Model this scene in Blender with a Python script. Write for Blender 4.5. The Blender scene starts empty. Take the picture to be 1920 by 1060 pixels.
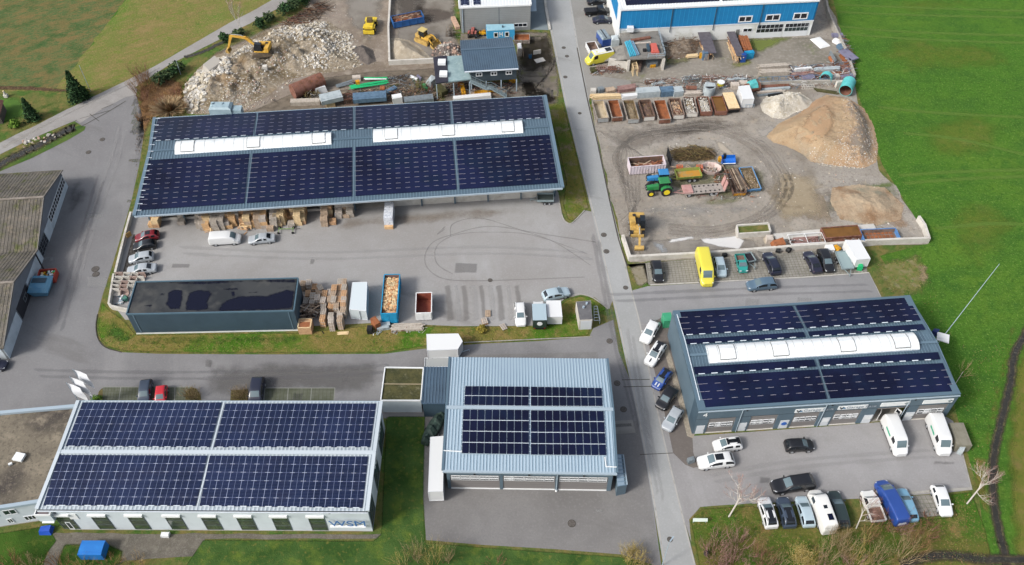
import bpy,math,random
import numpy as np
from mathutils import Vector,Matrix,noise,geometry
R=random.Random(11)
SC=bpy.context.scene
COL=SC.collection
rad=math.radians
F=1670.0;PT=math.atan(1930/1670);H=108.0
cam=bpy.data.cameras.new("camera");cam.sensor_width=36;cam.lens=36*F/1920
cam.clip_start=1;cam.clip_end=3000
co=bpy.data.objects.new("camera",cam);COL.objects.link(co)
co.location=(0,0,H);co.rotation_euler=(math.pi/2-PT,0,0)
SC.camera=co
SUN_EL,SUN_AZ=40.0,240.0
w=bpy.data.worlds.new("World");SC.world=w;w.use_nodes=True
wn=w.node_tree.nodes;wl=w.node_tree.links;wn.clear()
sky=wn.new("ShaderNodeTexSky");sky.sky_type='NISHITA';sky.sun_disc=False
sky.sun_elevation=rad(SUN_EL);sky.sun_rotation=rad(SUN_AZ)
sky.air_density=1.0;sky.dust_density=4.0;sky.ozone_density=1.0
hs=wn.new("ShaderNodeHueSaturation");hs.inputs['Saturation'].default_value=.55
bg=wn.new("ShaderNodeBackground");bg.inputs[1].default_value=0.14
wo=wn.new("ShaderNodeOutputWorld")
wl.new(sky.outputs[0],hs.inputs['Color']);wl.new(hs.outputs[0],bg.inputs[0]);wl.new(bg.outputs[0],wo.inputs[0])
sl=bpy.data.lights.new("sun",'SUN');sl.energy=2.0;sl.angle=rad(11);sl.color=(1,.965,.92)
so=bpy.data.objects.new("sun",sl);COL.objects.link(so)
sd=Vector((math.sin(rad(SUN_AZ))*math.cos(rad(SUN_EL)),math.cos(rad(SUN_AZ))*math.cos(rad(SUN_EL)),math.sin(rad(SUN_EL))))
so.rotation_euler=sd.to_track_quat('Z','Y').to_euler()
SC.view_settings.view_transform='Standard';SC.view_settings.look='None'
SC.view_settings.gamma=1;SC.view_settings.exposure=0.70
try:
 SC.cycles.max_bounces=5;SC.cycles.diffuse_bounces=2;SC.cycles.transparent_max_bounces=12
except Exception:pass
CAMP=Vector((0,0,H));CP,SP=math.cos(PT),math.sin(PT)
def ray(px,py):
 u=(px-960)/F;v=(py-530)/F
 return Vector((u,CP-v*SP,-SP-v*CP))
def W(px,py=None,z=0.0):
 if py is None:px,py=px
 d=ray(px,py);return CAMP+d*((z-H)/d.z)
def onp(px,py,pl):
 p0,n=pl;d=ray(px,py);return CAMP+d*((p0-CAMP).dot(n)/d.dot(n))
def plane(a,b,c):return(a,(b-a).cross(c-a).normalized())
def seat(a,b,z=0.0):
 """two pixels (rear, front) at height z -> centre on the ground, heading, length"""
 A=W(a,z=z);B=W(b,z=z);d=B-A
 return Vector(((A.x+B.x)/2,(A.y+B.y)/2,0)),math.atan2(d.y,d.x),d.length
def lin(h):
 c=[int(h[i:i+2],16)/255 for i in(0,2,4)]
 return[x/12.92 if x<=.04045 else((x+.055)/1.055)**2.4 for x in c]
def S(h,k=1.8):return tuple(min(.85,x/k)for x in lin(h))+(1,)
MATS={}
def mat(name,col,rough=.8,metal=0,layers=(),bump=None,spec=.4,coord='P',soft=None,k=1.8,coat=0):
 if name in MATS:return MATS[name]
 m=bpy.data.materials.new(name);m.use_nodes=True;nt=m.node_tree;N=nt.nodes;L=nt.links
 N.clear();out=N.new('ShaderNodeOutputMaterial');b=N.new('ShaderNodeBsdfPrincipled')
 b.inputs['Roughness'].default_value=rough;b.inputs['Metallic'].default_value=metal
 b.inputs['Specular IOR Level'].default_value=spec
 if coat:b.inputs['Coat Weight'].default_value=coat;b.inputs['Coat Roughness'].default_value=.08
 if coord=='P':g=N.new('ShaderNodeNewGeometry').outputs['Position']
 else:g=N.new('ShaderNodeTexCoord').outputs['Object']
 def vec(st):
  if not st:return g
  mp=N.new('ShaderNodeMapping');mp.inputs['Scale'].default_value=st[:3]
  if len(st)>3:mp.inputs['Rotation'].default_value=(0,0,rad(st[3]))
  if len(st)>3:mp.vector_type='TEXTURE';mp.inputs['Scale'].default_value=[1/s for s in st[:3]]
  L.new(g,mp.inputs['Vector']);return mp.outputs[0]
 def tex(kind,sc,st):
  if kind=='v':
   t=N.new('ShaderNodeTexVoronoi');t.inputs['Scale'].default_value=sc;L.new(vec(st),t.inputs['Vector']);return t.outputs['Distance']
  if kind=='c':
   t=N.new('ShaderNodeTexVoronoi');t.inputs['Scale'].default_value=sc;L.new(vec(st),t.inputs['Vector'])
   s=N.new('ShaderNodeSeparateColor');L.new(t.outputs['Color'],s.inputs[0]);return s.outputs[0]
  if kind=='w':
   t=N.new('ShaderNodeTexWave');t.inputs['Scale'].default_value=sc;L.new(vec(st),t.inputs['Vector']);return t.outputs['Fac']
  t=N.new('ShaderNodeTexNoise');t.inputs['Scale'].default_value=sc
  t.inputs['Detail'].default_value=5 if kind=='n' else 9;t.inputs['Roughness'].default_value=.6 if kind=='n' else .72
  L.new(vec(st),t.inputs['Vector']);return t.outputs['Fac']
 cur=N.new('ShaderNodeRGB');cur.outputs[0].default_value=S(col,k)if isinstance(col,str)else tuple(col)+(1,);cur=cur.outputs[0]
 for ly in layers:
  c2,sc,lo,hi=ly[:4];st=ly[4]if len(ly)>4 else None;kind=ly[5]if len(ly)>5 else 'n';amt=ly[6]if len(ly)>6 else 1
  t=tex(kind,sc,st);r=N.new('ShaderNodeMapRange');r.inputs[1].default_value=lo;r.inputs[2].default_value=hi
  r.inputs[4].default_value=amt;L.new(t,r.inputs[0])
  mx=N.new('ShaderNodeMix');mx.data_type='RGBA';L.new(r.outputs[0],mx.inputs[0]);L.new(cur,mx.inputs[6])
  mx.inputs[7].default_value=S(c2,k);cur=mx.outputs[2]
 L.new(cur,b.inputs['Base Color'])
 if bump:
  t=tex(bump[2]if len(bump)>2 else 'd',bump[0],None);bp=N.new('ShaderNodeBump');bp.inputs['Strength'].default_value=1
  bp.inputs['Distance'].default_value=bump[1];L.new(t,bp.inputs['Height']);L.new(bp.outputs[0],b.inputs['Normal'])
 if soft:
  nsc,amp,op=soft
  a=N.new('ShaderNodeAttribute');a.attribute_name='edge'
  t=N.new('ShaderNodeTexNoise');t.inputs['Scale'].default_value=nsc;t.inputs['Detail'].default_value=6;t.inputs['Roughness'].default_value=.7
  L.new(g,t.inputs['Vector'])
  m1=N.new('ShaderNodeMath');m1.operation='MULTIPLY_ADD';m1.inputs[1].default_value=amp;m1.inputs[2].default_value=-amp*.5;L.new(t.outputs['Fac'],m1.inputs[0])
  m2=N.new('ShaderNodeMath');m2.operation='ADD';L.new(a.outputs['Fac'],m2.inputs[0]);L.new(m1.outputs[0],m2.inputs[1])
  r=N.new('ShaderNodeMapRange');r.interpolation_type='SMOOTHSTEP';r.inputs[1].default_value=.2;r.inputs[2].default_value=.75;r.inputs[4].default_value=op;L.new(m2.outputs[0],r.inputs[0])
  tr=N.new('ShaderNodeBsdfTransparent');ms=N.new('ShaderNodeMixShader')
  m3=N.new('ShaderNodeMath');m3.operation='MULTIPLY';r2=N.new('ShaderNodeMapRange');r2.inputs[1].default_value=0;r2.inputs[2].default_value=.15
  L.new(a.outputs['Fac'],r2.inputs[0]);L.new(r.outputs[0],m3.inputs[0]);L.new(r2.outputs[0],m3.inputs[1])
  L.new(m3.outputs[0],ms.inputs[0]);L.new(tr.outputs[0],ms.inputs[1]);L.new(b.outputs[0],ms.inputs[2]);L.new(ms.outputs[0],out.inputs[0])
 else:L.new(b.outputs[0],out.inputs[0])
 MATS[name]=m;return m
def glassy(name,col,rough=.08):
 return mat(name,col,rough=rough,spec=.9,coat=.3)
def paint(name,col,k=1.55):
 return mat(name,col,rough=.38,spec=.5,coat=.5,k=k)
class MB:
 def __init__(s,M=None):s.v=[];s.f=[];s.mi=[];s.sm=[];s.ms=[];s.M=M
 def _m(s,m):
  if m not in s.ms:s.ms.append(m)
  return s.ms.index(m)
 def add(s,vs,fs,m,smooth=False):
  n=len(s.v);k=s._m(m)
  s.v+=[tuple(s.M@Vector(p))if s.M else tuple(p)for p in vs]
  s.f+=[tuple(i+n for i in f)for f in fs];s.mi+=[k]*len(fs);s.sm+=[smooth]*len(fs)
 def hexa(s,b,t,m,smooth=False):
  n=len(b);s.add(list(b)+list(t),[tuple(range(n))[::-1],tuple(range(n,2*n))]+[(i,(i+1)%n,n+(i+1)%n,n+i)for i in range(n)],m,smooth)
 def prism(s,pts,z0,z1,m):s.hexa([(p[0],p[1],z0)for p in pts],[(p[0],p[1],z1)for p in pts],m)
 def box(s,c,d,m,rz=0,rx=0,ry=0):
  M=Matrix.Translation(c)@Matrix.Rotation(rz,4,'Z')@Matrix.Rotation(ry,4,'Y')@Matrix.Rotation(rx,4,'X')
  x,y,z=d[0]/2,d[1]/2,d[2]/2
  q=[(-x,-y),(x,-y),(x,y),(-x,y)]
  s.hexa([M@Vector((a,b,-z))for a,b in q],[M@Vector((a,b,z))for a,b in q],m)
 def poly(s,pts,m):s.add(pts,[tuple(range(len(pts)))],m)
 def slab(s,pts,th,m):
  """thick sheet: pts = top outline, th = thickness downwards"""
  s.hexa([Vector(p)-Vector((0,0,th))for p in pts],[Vector(p)for p in pts],m)
 def tube(s,p,q,r,m,n=6,r2=None,smooth=True,caps=True):
  p=Vector(p);q=Vector(q);d=q-p
  if d.length<1e-6:return
  r2=r if r2 is None else r2;k=d.to_track_quat('Z','Y').to_matrix()
  vs=[]
  for c,rr in((p,r),(q,r2)):
   for i in range(n):
    a=2*math.pi*i/n;vs.append(c+k@Vector((rr*math.cos(a),rr*math.sin(a),0)))
  s.add(vs,[(i,(i+1)%n,n+(i+1)%n,n+i)for i in range(n)],m,smooth)
  if caps:s.add(vs,[tuple(range(n))[::-1],tuple(range(n,2*n))],m)
 def bar(s,p,q,w,h,m,up=(0,0,1)):
  p=Vector(p);q=Vector(q);d=(q-p)
  if d.length<1e-6:return
  d.normalize();u=Vector(up);sd_=d.cross(u)
  if sd_.length<1e-3:sd_=d.cross(Vector((1,0,0)))
  sd_.normalize();u=sd_.cross(d);a=sd_*w/2;b=u*h/2
  s.hexa([p-a-b,p+a-b,p+a+b,p-a+b],[q-a-b,q+a-b,q+a+b,q-a+b],m)
 def disc(s,c,r,m,n=20,nrm=(0,0,1),th=.02):
  c=Vector(c);s.tube(c,c+Vector(nrm)*th,r,m,n=n,smooth=False)
 def rock(s,c,r,m,rn=R):
  a,b,g=rn.uniform(.6,1.2)*r,rn.uniform(.6,1.2)*r,rn.uniform(.45,.9)*r
  Mx=Matrix.Translation(c)@Matrix.Rotation(rn.uniform(0,6.3),4,'Z')@Matrix.Rotation(rn.uniform(-.5,.5),4,'X')
  q=[(a,0,0),(0,b,0),(-a,0,0),(0,-b,0)]
  vs=[Mx@Vector((x*rn.uniform(.7,1.2),y*rn.uniform(.7,1.2),-g*.3))for x,y,z in q]
  vs+=[Mx@Vector(((x-y)*.62*rn.uniform(.6,1.1),(y+x)*.62*rn.uniform(.6,1.1),g*rn.uniform(.5,1)))for x,y,z in q]
  s.add(vs,[(0,4,7),(0,1,4),(1,5,4),(1,2,5),(2,6,5),(2,3,6),(3,7,6),(3,0,7),(4,5,6,7)],m)
 def build(s,name,parent=None,world=False,sharp=35,label=None,cat=None,group=None,kind=None):
  """world=True: the vertices are world coordinates"""
  me=bpy.data.meshes.new(name);off=Vector((0,0,0))
  if not parent and world and s.v:
   a=np.array(s.v);off=Vector(((a[:,0].min()+a[:,0].max())/2,(a[:,1].min()+a[:,1].max())/2,a[:,2].min()))
   vs=[tuple(r)for r in(a-np.array(off))]
  else:vs=s.v
  me.from_pydata(vs,[],s.f)
  for m in s.ms:me.materials.append(m)
  me.polygons.foreach_set('material_index',s.mi);me.polygons.foreach_set('use_smooth',s.sm)
  if any(s.sm):me.set_sharp_from_angle(angle=rad(sharp))
  me.update()
  o=bpy.data.objects.new(name,me);COL.objects.link(o)
  if parent:
   o.parent=parent
   if world:
    o.matrix_local=(Matrix.Translation(parent.location)@parent.rotation_euler.to_matrix().to_4x4()).inverted()
  else:o.location=off
  tag(o,label,cat,group,kind);return o
def tag(o,label=None,cat=None,group=None,kind=None):
 if label:o['label']=label
 if cat:o['category']=cat
 if group:o['group']=group
 if kind:o['kind']=kind
 return o
def T(name,label,cat,loc=(0,0,0),rz=0,group=None):
 o=bpy.data.objects.new(name,None);COL.objects.link(o);o.empty_display_size=.3
 o.location=(loc[0],loc[1],loc[2]if len(loc)>2 else 0);o.rotation_euler=(0,0,rz)
 return tag(o,label,cat,group)
def copy_tree(o,parent=None):
 c=o.copy();COL.objects.link(c);c.parent=parent
 for ch in list(o.children):copy_tree(ch,c)
 return c
ORD=['first','second','third','fourth','fifth','sixth','seventh','eighth','ninth','tenth','eleventh','twelfth','thirteenth','fourteenth','fifteenth','sixteenth','seventeenth','eighteenth','nineteenth','twentieth','twenty-first','twenty-second','twenty-third','twenty-fourth','twenty-fifth','twenty-sixth','twenty-seventh','twenty-eighth','twenty-ninth','thirtieth']
def jitter(pts,amp,step=1.5,seed=0):
 rr=random.Random(seed+len(pts));out=[]
 for i in range(len(pts)):
  a=pts[i];b=pts[(i+1)%len(pts)];n=max(1,int((b-a).length/step))
  for k in range(n):
   p=a.lerp(b,k/n);q=noise.noise_vector(p*.35)*amp+Vector((rr.uniform(-.35,.35),rr.uniform(-.35,.35),0))*amp;out.append(Vector((p.x+q.x,p.y+q.y,0)))
 return out
def sheet(name,px,m,lvl,jit=0,world=False,kind='structure',z=None):
 pts=[Vector(p)for p in px]if world else[W(*p)for p in px]
 if jit:pts=jitter(pts,jit)
 zz=lvl*.004 if z is None else z
 tri=geometry.tessellate_polygon([[Vector((p.x,p.y,0))for p in pts]])
 b=MB();vs=[(p.x,p.y,zz)for p in pts]
 fs=[]
 for t in tri:
  a,c,d=(Vector(vs[i])for i in t)
  fs.append(tuple(t)if(c-a).cross(d-a).z>0 else tuple(t)[::-1])
 b.add(vs,fs,m);return b.build(name,kind=kind)
def inside_dist(P,poly):
 x,y=P[:,0],P[:,1];ins=np.zeros(len(P),bool);dist=np.full(len(P),1e9);n=len(poly)
 for i in range(n):
  x1,y1=poly[i];x2,y2=poly[(i+1)%n]
  c=((y1>y)!=(y2>y))&(x<(x2-x1)*(y-y1)/((y2-y1)or 1e-9)+x1);ins^=c
  dx,dy=x2-x1,y2-y1;L2=dx*dx+dy*dy or 1e-9
  t=np.clip(((x-x1)*dx+(y-y1)*dy)/L2,0,1);dist=np.minimum(dist,np.hypot(x-x1-t*dx,y-y1-t*dy))
 return ins,dist
def soft(name,px,m,lvl,fall=1.5,cell=None,kind='structure',heightf=None,z=None,parent=None,world=False,**tg):
 """patch with a blended rim ('edge' attribute 0..1), or a heap when heightf(x,y,dist) is given"""
 pts=[Vector(p)for p in px]if world else[W(*p)for p in px]
 poly=[(p.x,p.y)for p in pts];xs=[p[0]for p in poly];ys=[p[1]for p in poly]
 area=(max(xs)-min(xs))*(max(ys)-min(ys));cell=cell or max(fall/3,math.sqrt(area/14000),.15)
 gx=np.arange(min(xs)-cell,max(xs)+cell*2,cell);gy=np.arange(min(ys)-cell,max(ys)+cell*2,cell)
 X,Y=np.meshgrid(gx,gy);P=np.stack([X.ravel(),Y.ravel()],1);ins,d=inside_dist(P,poly)
 e=np.where(ins,np.clip(d/fall,0,1),0);keep=ins|(d<cell*1.5)
 nx=len(gx);idx=-np.ones(len(P),int);zz=lvl*.004 if z is None else z
 vs=[];ed=[]
 for i in np.nonzero(keep)[0]:
  idx[i]=len(vs);h=zz
  if heightf:h=zz+(heightf(P[i,0],P[i,1],d[i])if ins[i]else-.05)
  vs.append((P[i,0],P[i,1],h));ed.append(e[i])
 fs=[]
 for j in range(len(gy)-1):
  for i in range(nx-1):
   q=(idx[j*nx+i],idx[j*nx+i+1],idx[(j+1)*nx+i+1],idx[(j+1)*nx+i])
   if min(q)>=0 and max(ed[k]for k in q)>0:fs.append(tuple(int(k)for k in q))
 b=MB();b.add(vs,fs,m,smooth=bool(heightf));o=b.build(name,parent=parent,world=bool(parent),sharp=180,kind=kind,**tg)
 at=o.data.attributes.new('edge','FLOAT','POINT');at.data.foreach_set('value',[float(x)for x in ed])
 return o
def line(name,px,wid,m,lvl,kind='structure',world=False,z=None,softw=False):
 """ribbon along a pixel path"""
 pts=[Vector(p)for p in px]if world else[W(*p)for p in px];zz=lvl*.004 if z is None else z
 vs=[];ed=[];cols=3 if softw else 2
 for i,p in enumerate(pts):
  d=(pts[min(i+1,len(pts)-1)]-pts[max(i-1,0)]).normalized();s=Vector((-d.y,d.x,0))*wid/2
  for c in range(cols):
   q=p+s*(1-2*c/(cols-1));vs.append((q.x,q.y,zz));ed.append((1.0 if c==1 else 0.0)if softw else 1.0)
   if softw and(i==0 or i==len(pts)-1):ed[-1]=0.0
 fs=[]
 for i in range(len(pts)-1):
  for c in range(cols-1):
   a=i*cols+c;fs.append((a,a+cols,a+cols+1,a+1))
 b=MB();b.add(vs,fs,m);o=b.build(name,kind=kind)
 if softw:
  at=o.data.attributes.new('edge','FLOAT','POINT');at.data.foreach_set('value',ed)
 return o
def curve(pts,n=8,closed=False):
 """Catmull-Rom through 2-D points"""
 out=[];m=len(pts)
 g=(lambda i:pts[i%m])if closed else(lambda i:pts[max(0,min(m-1,i))])
 for i in range(m if closed else m-1):
  p0,p1,p2,p3=g(i-1),g(i),g(i+1),g(i+2)
  for k in range(n):
   t=k/n
   out.append(tuple(.5*((2*p1[j])+(-p0[j]+p2[j])*t+(2*p0[j]-5*p1[j]+4*p2[j]-p3[j])*t*t+(-p0[j]+3*p1[j]-3*p2[j]+p3[j])*t**3)for j in(0,1)))
 if not closed:out.append(tuple(pts[-1]))
 return out
def kerb(px,wid,h,m,name='kerb',label=None,cat=None,world=False,z0=-.05):
 """a raised stone edge or low wall following a pixel path"""
 pts=[Vector(p)for p in px]if world else[W(*p)for p in px];b=MB();L_=[];R_=[]
 for i,p in enumerate(pts):
  d0=(p-pts[i-1]).normalized()if i else(pts[1]-p).normalized()
  d1=(pts[i+1]-p).normalized()if i<len(pts)-1 else d0
  d=(d0+d1).normalized();c=max(.35,d.dot(d1));s=Vector((-d.y,d.x,0))*wid/2/c;L_.append(p+s);R_.append(p-s)
 n=len(pts);vs=[]
 for a,c in zip(L_,R_):vs+=[(a.x,a.y,z0),(c.x,c.y,z0),(c.x,c.y,h),(a.x,a.y,h)]
 fs=[(3,2,1,0),tuple(4*(n-1)+i for i in range(4))]
 for i in range(n-1):
  for k in range(4):fs.append((4*i+k,4*i+(k+1)%4,4*i+4+(k+1)%4,4*i+4+k))
 b.add(vs,fs,m)
 if label:return b.build(name,world=True,label=label,cat=cat)
 return b.build(name,world=True,kind='structure')
# ================================================================ GROUND
G_meadow=mat('meadow_grass','507f2a',.95,layers=[('688a30',.045,.44,.68),('45722a',.35,.5,.66),('44702a',.09,.45,.62,(1,2.2,1)),('5a862f',.5,.4,.75),('7d8c3c',.02,.62,.72,(1,3,1,4)),('3a651c',1.6,.5,.7),('86a650',3.2,.54,.7),('33591c',5,.54,.7)],bump=(3,.12),spec=.1)
G_field=mat('winter_field','62784a',.95,layers=[('8a7a50',.2,.46,.6,(1,3,1,28)),('86764a',.7,.5,.62,(1,4,1,28)),('3f6838',.25,.5,.7),('9a8558',1.2,.52,.75,(1,3,1,28)),('385a30',2.5,.52,.8)],bump=(3,.15),spec=.1)
G_stub=mat('dry_field','8e8650',.95,layers=[('6f8a3c',.06,.42,.62),('7c8a3e',.45,.5,.62,(1,3,1,28)),('a38d60',.16,.5,.72,(1,2,1,28)),('5d7c34',.5,.55,.8),('b49a70',2.2,.52,.8),('6c6236',3.5,.55,.8)],bump=(3,.15),spec=.1)
G_verge=mat('verge_grass','807f4a',.95,layers=[('5a7a38',.22,.45,.6),('a08a58',.5,.5,.72),('3c661e',1.6,.5,.75),('b7a071',3.2,.58,.8),('4a4a28',5,.58,.8)],bump=(4,.2),spec=.1)
G_lawn=mat('lawn_grass','64783c',.95,layers=[('3f6630',.3,.4,.65),('5f8630',1.2,.5,.75),('7f8a44',3,.6,.85)],bump=(5,.12),spec=.1)
def asph(name,c,d,l,k=1.8):
 return mat(name,c,.88,k=k,layers=[(d,.05,.4,.62),(l,.035,.5,.68),(d,.12,.5,.7,(1,.3,1,85),'n',.7),(l,.2,.55,.7,(1,.25,1,12),'n',.6),(d,.35,.5,.75,None,'n',.7),(l,1.4,.55,.85,None,'n',.5),(d,4.5,.48,.68,None,'n',.55),(l,3.2,.52,.7,None,'n',.5),(d,14,.45,.8,None,'n',.6),('6f6c69',.16,.63,.7,(1,.22,1,70),'n',.35)],bump=(22,.015),spec=.25)
G_asl=asph('asphalt_west','989899','888788','a6a5a5')
G_asy=asph('asphalt_hall_yard','b3b2b1','a3a09d','bebfbf')
G_asm=asph('asphalt_south','93918f','838180','a09f9e')
G_asr=asph('asphalt_workshop_yard','afaeaf','9f9d9c','bcbbbb')
G_road=asph('asphalt_road','bbbdbd','aeb0af','c5c7c7')
G_lane=asph('asphalt_lane','b6b4b1','a29e9a','c0bebb')
DIRT=[('cfc9bf',2.2,.56,.7),('8a8175',2.8,.56,.7),('a39b90',.05,.42,.66),('c0b8ab',.07,.52,.7),('8b8378',.22,.5,.75),('c3b6a3',.6,.55,.78),('756a5c',1.6,.55,.8),('d0c5b4',4,.62,.8),('5f564b',6,.6,.85)]
G_dirt=mat('yard_dirt','b5afa6',.95,layers=DIRT,bump=(2.5,.12),spec=.15)
G_grav=mat('yard_gravel','a8a195',.95,layers=[('8f8a7e',.08,.42,.66),('7f8a4e',.12,.62,.74),('8a8073',.3,.5,.75),('c4bfb4',1.2,.55,.78),('716b60',3,.56,.8),('cfc9bc',8,.6,.8)],bump=(4,.08),spec=.15)
G_pave=mat('paving_blocks','a5a199',.9,layers=[('85827a',.3,.45,.7),('6f7a50',.5,.66,.75),('c0bcb3',1.6,.5,.8)],spec=.2)
def soft_of(nm,col,op=.8,nsc=.5,amp=1.0,layers=(),bump=None,rough=.93):
 return mat(nm,col,rough,layers=layers,bump=bump,soft=(nsc,amp,op),spec=.15)
gs=MB();gs.add([(-700,-260,0),(700,-260,0),(700,1200,0),(-700,1200,0)],[(0,1,2,3)],G_meadow);gs.build('ground',kind='structure')
sheet('yard_verge',[(-300,300),(0,255),(300,100),(520,-60),(1540,-90),(1600,150),(1655,310),(1745,455),(1650,480),(1700,560),(1770,690),(1800,800),(1835,925),(1860,1130),(-300,1130)],G_verge,1)
sheet('field',[(-700,-300),(60,-300),(300,-120),(235,0),(110,166),(0,166),(-500,160)],G_field,1)
sheet('dry_field',[(300,-120),(235,0),(108,166),(0,164),(-300,160),(-300,300),(0,275),(250,155),(520,0),(760,-140)],G_stub,2,jit=.8)
sheet('garden_ground',[(-200,172),(0,172),(70,170),(130,172),(185,178),(60,245),(-60,300),(-200,330)],G_verge,3,jit=.6)
soft('garden_lawn',[(-120,176),(0,174),(45,176),(60,200),(125,180),(120,195),(40,225),(0,245),(-100,290)],soft_of('garden_lawn_mat','5b8038',.95,.3,1.0,[('6f9a38',1,.5,.8)]),4,fall=3)
soft('field_edge_strip',[(-60,158),(60,160),(130,166),(135,176),(60,172),(-60,170)],soft_of('hedge_litter','5f4a38',.85,1.2,1.2,[('7d6850',2,.4,.7)]),5,fall=1)
sheet('rough_ground',[(-60,335),(60,268),(140,228),(255,160),(320,120),(420,72),(540,0),(700,-90),(1030,-90),(1030,0),(1110,400),(1060,430),(240,600),(190,670),(-60,680)],G_verge,4,jit=.3)
soft('bramble_ground',[(255,165),(300,140),(345,150),(360,205),(290,225),(262,300),(246,380),(252,230)],soft_of('bramble_litter','8c6c4e',.95,.8,.9,[('a9814f',.6,.45,.7),('63503a',2.5,.5,.8)],bump=(4,.2)),6,fall=2)
sheet('forecourt_west',[(-200,340),(0,322),(60,297),(108,273),(160,240),(140,228),(188,205),(235,180),(255,176),(268,222),(270,250),(262,305),(247,375),(234,420),(210,500),(192,555),(183,590),(180,612),(184,636),(198,652),(228,661),(300,664),(500,665),(720,664),(790,655),(900,645),(1010,640),(1105,632),(1112,616),(1150,600),(1160,660),(1200,760),(1240,1062),(1165,1040),(1040,1030),(905,1022),(800,1013),(793,930),(795,800),(700,780),(130,775),(-200,780)],G_asl,6)
sheet('forecourt_south',[(796,905),(793,930),(799,1013),(905,1022),(1040,1030),(1165,1040),(1238,1064),(1213,880),(1195,790),(1145,790),(1120,660),(870,666),(795,700),(795,800)],G_asm,7)
sheet('hall_yard',[(256,380),(245,405),(210,570),(235,600),(560,613),(700,606),(860,612),(1000,612),(1030,583),(1060,560),(1090,553),(1115,558),(1142,580),(1150,560),(1134,490),(1112,398),(1098,395),(1078,416),(1068,420),(1058,415),(1051,395),(1046,360),(1000,300),(350,300)],G_asy,8)
RL=[(985,-140),(1020,0),(1035,75),(1058,190),(1080,280),(1100,360),(1122,450),(1140,530),(1152,580),(1165,640),(1187,740),(1208,850),(1227,960),(1244,1062),(1262,1150)]
RR=[(1050,-140),(1070,0),(1085,90),(1104,190),(1122,270),(1143,370),(1165,460),(1184,540),(1200,600),(1214,670),(1232,760),(1250,840),(1272,930),(1292,1010),(1305,1062),(1330,1150)]
sheet('scrap_yard_ground',[(1068,-60),(1090,90),(1110,190),(1122,270),(1146,375),(1170,465),(1182,492),(1300,487),(1450,478),(1600,464),(1738,458),(1722,420),(1700,385),(1680,350),(1648,320),(1640,270),(1625,230),(1608,190),(1600,150),(1580,70),(1530,-60)],G_dirt,6,jit=.35)
soft('gravel_yard',[(1150,72),(1300,68),(1520,64),(1592,75),(1604,135),(1420,160),(1300,165),(1110,165),(1110,120)],soft_of('gravel_soft','a8a196',.95,.3,.8,[('8e897d',.09,.42,.66),('7d8a44',.1,.6,.72),('c7c2b8',1.5,.5,.8),('77715f',3,.55,.8)],bump=(4,.08)),7,fall=3)
sheet('east_lane',[(1078,75),(1104,190),(1112,168),(1140,166),(1186,165),(1182,152),(1150,147),(1112,142),(1104,100),(1190,72),(1150,0),(1110,-70),(1050,-70)],mat('lane_concrete','a8a6a1',.9,layers=[('96948e',.1,.4,.7),('b3b1ac',.8,.5,.8),('8a8780',5,.5,.9)],spec=.2),8,jit=.1)
sheet('parking_paving',[(1176,496),(1210,493),(1216,534),(1270,532),(1360,527),(1500,520),(1627,512),(1618,466),(1500,472),(1300,487)],G_pave,7)
sheet('parking_lane',[(1186,545),(1215,537),(1270,534),(1360,529),(1500,522),(1629,513),(1640,533),(1653,560),(1500,640),(1262,640),(1196,620)],asph('asphalt_parking','b0b0b2','9a9a9b','b1b1b2'),8)
sheet('workshop_yard',[(1180,540),(1196,600),(1262,640),(1290,760),(1300,818),(1550,800),(1774,782),(1787,790),(1822,919),(1770,925),(1620,935),(1500,940),(1410,945),(1313,951),(1292,975),(1300,1030),(1260,900)],G_asr,9)
sheet('workshop_apron',[(1254,590),(1240,596),(1222,606),(1213,622),(1222,675),(1245,770),(1262,850),(1285,872),(1300,878),(1309,876),(1300,850),(1298,815),(1262,640)],asph('asphalt_apron','857d78','78716c','908983'),10)
sheet('main_road',RL+RR[::-1],G_road,12,jit=0)
CL=[(-120,330),(0,268),(72,233),(125,206),(185,177),(245,148),(295,122),(370,78),(440,38),(480,18),(540,-18),(640,-80)]
CR=[(-120,395),(0,290),(52,264),(140,227),(200,195),(255,163),(317,122),(365,98),(410,75),(480,38),(548,2),(660,-70)]
sheet('country_lane',CL+CR[::-1],G_lane,9,jit=.12)
soft('lane_wear',curve([(0,274),(130,209),(250,151),(300,124)],6)+curve([(305,128),(252,157),(132,215),(4,283)],6),soft_of('lane_wear_mat','c2beb6',.5,.6,1),10,fall=.8)
sheet('lane_junction',[(150,232),(188,207),(235,183),(256,178),(258,168),(250,160),(200,185),(140,222)],G_lane,10,jit=.1)
sheet('ditch_verge',[(-80,360),(0,322),(60,296),(110,272),(160,245),(162,238),(148,236),(120,244),(60,272),(0,300),(-80,330)],G_lawn,11,jit=.3)
soft('grass_strip',[(188,560),(180,612),(184,636),(198,652),(228,661),(300,664),(500,665),(720,664),(800,652),(905,645),(1010,640),(1107,632),(1112,600),(1142,580),(1128,566),(1115,558),(1090,553),(1062,560),(1032,583),(1026,608),(860,611),(700,608),(560,622),(258,626),(236,600),(215,585)],mat('strip_grass','8b8445',.95,layers=[('5a8428',.1,.45,.58),('a88f5c',.35,.5,.7),('47721e',.9,.52,.75),('bda577',3,.56,.8),('4b4a28',4,.6,.8)],bump=(4,.2),soft=(1.2,.5,1),spec=.1),13,fall=.7)
soft('lush_strip',[(258,628),(400,626),(560,624),(620,636),(560,650),(380,652),(240,652),(192,640),(190,600),(225,595)],soft_of('lush_grass','547a30',.9,.6,1.3,[('6f9633',1,.5,.75),('34601a',3,.5,.8)],bump=(4,.2)),14,fall=2.5)
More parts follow.
